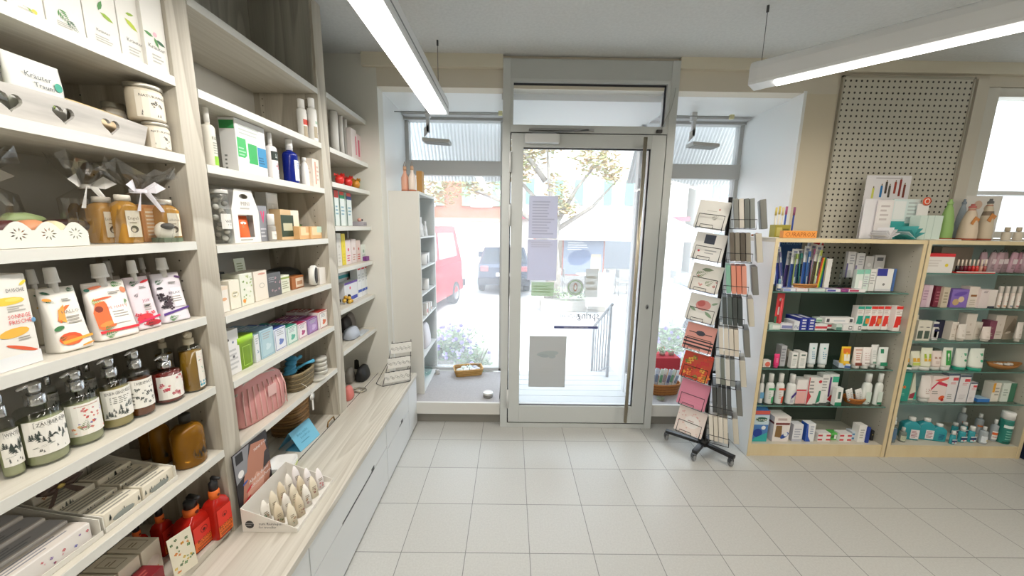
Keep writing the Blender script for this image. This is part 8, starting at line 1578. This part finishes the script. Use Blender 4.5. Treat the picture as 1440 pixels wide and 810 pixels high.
# ================================================================ right display window: basket with brushes, hanging table, pots
bk = wicker('wicker_basket', .26, .19, .09, 'b5763a', '9a602c', 8, 1.15, 3); b2 = (1.27, 2.80); put(bk, (b2[0], b2[1], SILL), .1, 'round brown wicker basket in the right display window behind the napkin stand', 'basket', 'baskets in the display windows')
for i in range(7):
    m = MB(); m.box(-.014, .014, -.006, .006, 0, .16, ['e6e9ee', 'cfd6e6', 'dfe9df', 'e9e6e2', 'c8d0e0', 'e2ece6', 'eceef2'][i], .002); art(m, Face(.028, .16, -.006, 0), [('r', .1, .3, .9, .7, ['6a8ab8', '8aa0c0', '6aa080', 'b0a0a8', '6a7aa8', '7ab090', '9aa8c0'][i])])
    put(m.build('soap_stick'), (b2[0] - .09 + .028 * i, b2[1] - .02 + .012 * (i % 2), SILL + .035), (-.2, .12 + .05 * i, 0), 'slim pale wrapped stick in the right window basket, %s from the left' % ['first', 'second', 'third', 'fourth', 'fifth', 'sixth', 'seventh'][i], 'soap', 'wrapped sticks in the right window basket')
q = empty('air_plant', (1.20, 2.64, SILL + .0007), 0, 'small pale green rosette plant at the front of the right display window', 'plant'); m = MB()
for k in range(14): a = k * 2.4; m.add([(0, 0, .004), (.025 * math.cos(a), .025 * math.sin(a), .02), (.045 * math.cos(a + .1), .045 * math.sin(a + .1), .012), (.022 * math.cos(a + .35), .022 * math.sin(a + .35), .018)], [(0, 1, 2, 3), (3, 2, 1, 0)], '9aa88a')
m.build('rosette', q); MB().lathe([(.02, 0), (.022, .006)], 'b9b4a8', 14).build('saucer', q)
r = empty('market_stool', (1.36, 3.05, SILL + .0007), 0, 'small wooden stand with a red cloth in the right display window', 'stand')
for x in (-.1, .1):
    for y in (-.06, .06): MB().box(x - .01, x + .01, y - .01, y + .01, 0, .20, 'c9a06a').build('leg', r)
MB().box(-.13, .13, -.08, .08, .20, .215, 'c9a06a', .002).build('top_board', r); m = MB(); m.box(-.125, .125, -.085, .085, .216, .226, mat('c8404a', .8), .003); m.box(-.125, .125, -.089, -.086, .12, .226, mat('c8404a', .8)); m.build('red_cloth', r)
for i in range(3): m = MB(); leaves(m, (0, 0, .04), (.035, .035, .035), 60, [mat('7fae6a', .6), mat('e07a8a', .6), mat('5f9a5a', .6)], .014, RND); m.lathe([(.022, 0), (.028, .03)], 'd8cfc4', 12); put(m.build('potted_flower'), (1.28 + .08 * i, 3.05, SILL + .228), 0, 'small potted flower on the red cloth, %s' % ['left', 'middle', 'right'][i], 'plant', 'potted flowers on the red cloth')
q = MB(); q.box(-.06, .06, 0, .003, 0, .15, 'e6e0d6'); art(q, Face(.12, .15, 0, 0), [('blooms', 10, .1, .1, .9, .6, ['d84a5a', '5a9a5a', 'e8a03a'], .08)]); put(q.build('picture_card'), (1.56, 2.95, SILL), (-.1, 0, 0), 'flower printed card standing in the right display window', 'card')

# ================================================================ revolving napkin stand
KX, KY = 1.33, 2.235
rk = empty('napkin_stand', (KX, KY, 0), 0, 'tall revolving wire stand full of paper napkins on black castors', 'stand')
blk = mat('1b1c1e', .35)
feet = [(-.185, .135), (.11, -.15), (-.105, -.10), (.16, .125)]
for i, (x, y) in enumerate(feet):
    a = math.atan2(y, x); L_ = math.hypot(x, y); q = MB(); q.box(0, L_ + .012, -.017, .017, .062, .082, blk, .003, M=RZ(a)); arm = q.build('foot_arm', rk)
    q = MB(); q.tube([(x, y, .062), (x, y, .045)], .007, STEEL, 8); q.box(x - .012, x + .012, y - .002, y + .024, .022, .05, mat('55575a', .4, .5), .002); q.lathe([(.001, -.009), (.021, -.009), (.024, -.005), (.024, .005), (.021, .009), (.001, .009)], mat('8d8f90', .5), 18, M=T(x, y + .014, .024) @ RY(PI / 2)); q.build('castor', arm)
q = MB(); q.lathe([(.035, .06), (.035, .095), (.02, .11)], blk, 18); q.tube([(0, 0, .08), (0, 0, 1.70)], .011, blk, 10); q.build('pole', rk)
AZ = math.radians(-30)         # direction in which the camera side pockets face, measured from -y
def napkin(w, h, t, front, side, label, MM, grp):
    m = MB(); m.box(-w / 2, w / 2, 0, t, 0, h, side, .003)
    art(m, Face(w * .97, h * .97, 0, h * .015), front, .0006)
    o = m.build('napkin_pack'); loc, rot, _ = MM.decompose(); o.rotation_mode = 'XYZ'; o.rotation_euler = rot.to_euler(); o.location = loc; tag(o, label, 'napkins', grp); return o
Ztier = [.15 + .195 * i for i in range(8)]; PW, PH = .172, .170
fronts = [  # from the lowest tier upwards
 ('efe2dc', [('blooms', 26, .02, .02, .98, .98, ['e3a9a4', 'dba09a'], .03), ('e', .55, .5, .27, .25, 0, 'f4efec'), ('l', 2, .4, .42, .7, .56, 'b08a88')], 'rose patterned with a round motif'),
 ('dd8fa6', [('r', 0, 0, 1, 1, 'dc8ba4'), ('l', 1, .1, .2, .9, .22, 'd07a96')], 'plain pink'),
 ('c2452e', [('blooms', 34, 0, 0, 1, 1, ['d8442e', 'e8823a', 'c82a34', '6f8a3a', 'e8b04a'], .10)], 'red and orange poppy printed'),
 ('e4a49a', [('r', 0, 0, 1, 1, 'e3a096'), ('r', 0, .1, 1, .17, '2f2a30'), ('r', 0, .24, 1, .30, '2f2a30'), ('r', 0, .37, 1, .42, '2f2a30'), ('r', .1, .66, .9, .69, '2f2a30'), ('e', .5, .68, .16, .1, 0, '3a3a48')], 'salmon and black striped'),
 ('e4e3df', [('e', .5, .62, .26, .2, .1, 'd8938f'), ('e', .42, .68, .14, .12, .5, 'c4625f'), ('leaf', .6, .4, .35, -.6, '8aa58a'), ('leaf', .3, .35, .3, 2.6, '8aa58a'), ('leaf', .75, .7, .25, .5, '8aa58a')], 'white with a big rose bloom'),
 ('ebe8e2', [('fern', .1, .5, .5, .5, '8a9a7a'), ('fern', .5, .2, .4, .7, '9aa88a'), ('blooms', 6, .1, .1, .9, .9, ['d88a86', 'b85a58'], .05), ('leaf', .3, .8, .4, .1, '7f8f74')], 'cream with loose leaves'),
 ('ecebe8', [('r', .3, .6, .65, .95, '3f4656'), ('c', .2, .3, .04, 'c8404a'), ('l', 2, .4, .2, .8, .4, 'b9b9bc')], 'white with a dark blue square'),
 ('ecebe7', [('fern', .5, .3, .3, .6, 'a9a9a2'), ('c', .7, .7, .03, 'c8706a'), ('l', 1, .3, .6, .7, .64, 'c3c2bd')], 'white with a fine twig')]
sides = [['e6dfd4', 'e2dacd', 'e6dfd4', 'ded6c8'], ['4a4c4c', '5a5c5c', '454747', '55585a'], ['cfd0cc', '7a8078', 'd9d6cf', '8b8f8c'], ['e4dccf', 'e0d8ca', 'e4dccf', 'ddd3c4'], ['4f5656', '5c6664', '474d4c', '3f4646'], ['8fc3ae', 'e89c86', 'e69078', 'e8a08c'], ['6f675c', '8a8478', '5f584e', '9a9488'], ['8d8f8b', 'dad5cb', '6f7470', '8a8e8a']]
snm = ['cream edged', 'charcoal edged', 'black and white patterned', 'cream barcode edged', 'dark slate', 'mint and salmon', 'brown grey patterned', 'grey and white']
tn = ['lowest', 'second lowest', 'third lowest', 'fourth from below', 'fourth from above', 'third from above', 'second from above', 'topmost']
pn = ['first strip', 'second strip', 'third strip', 'fourth strip']
RZA = T(KX, KY, 0) @ RZ(AZ)
def wire(pts, par, r_=.0018): q = MB(); q.tube(pts, r_, wm, 5); return q
for i, z in enumerate(Ztier):
    lean = .26
    # camera side pocket: broad face of the front pack, two more behind
    base = RZA @ T(-.10, -.085, z) @ RX(-lean) @ RY(.15)
    c, it, nmx = fronts[i]
    napkin(PW, PH, .022, it, c, 'napkin pack, %s, facing the room, %s pocket' % (nmx, tn[i]), base, 'napkins with their faces to the room')
    napkin(PW, PH, .022, [('r', 0, 0, 1, 1, 'e6e4de')], 'dfdcd4', 'napkin pack tucked behind the %s one' % nmx, base @ T(.0, .024, .004), 'napkins with their faces to the room')
    # right hand pocket, seen edge on: four packs
    for k in range(4):
        bm_ = RZA @ T(.035 + .027 * k, -.085, z + .0) @ RZ(PI / 2) @ RX(-.12) 
        Mp = bm_ @ T(PW / 2 - .0, -.022, 0)
        napkin(PW, PH, .024, [('l', 2, .2, .3, .8, .7, 'b9b6ae')], sides[i][k], '%s napkin pack in the %s right pocket, %s' % (snm[i], tn[i], pn[k]), Mp, 'napkins seen edge on in the right pockets')
    # rear pocket, mostly hidden
    napkin(PW, PH, .03, [('r', 0, 0, 1, 1, '6f706c' if i % 2 else 'd6d2c8')], '7f807c' if i % 2 else 'cfcabd', '%s napkin pack in the %s rear pocket' % (['pale', 'grey'][i % 2], tn[i]), RZA @ T(.20, .04, z) @ RZ(PI * .5) @ RX(-.15), 'napkins in the rear pockets')
    inv_ = T(-KX, -KY, 0)
    q = MB(); q.M = inv_ @ base; q.tube([(-.07, .05, -.003), (-.07, -.012, -.003), (-.07, -.012, .08), (.07, -.012, .08), (.07, -.012, -.003), (.07, .05, -.003)], .0024, wm, 5); q.tube([(-.05, -.013, -.003), (-.05, -.013, .016), (.02, -.013, .016), (.02, -.013, -.003)], .002, wm, 5); q.tube([(-.07, -.012, -.003), (.07, -.012, -.003)], .002, wm, 5)
    q.M = inv_ @ RZA; q.tube([(0, 0, z), (-.10, -.03, z)], .003, wm, 5); q.build('wire_pocket', rk)
    q = MB(); q.M = inv_ @ RZA; q.tube([(.012, -.112, z - .003), (.14, -.112, z - .003), (.14, -.112, z + .05), (.012, -.112, z + .05), (.012, -.112, z - .003)], .0022, wm, 5); q.tube([(.012, -.112, z - .003), (.012, .075, z - .003), (.14, .075, z - .003), (.14, -.112, z - .003)], .0022, wm, 5); q.tube([(0, 0, z - .003), (.012, 0, z - .003)], .003, wm, 5); q.build('wire_pocket', rk)
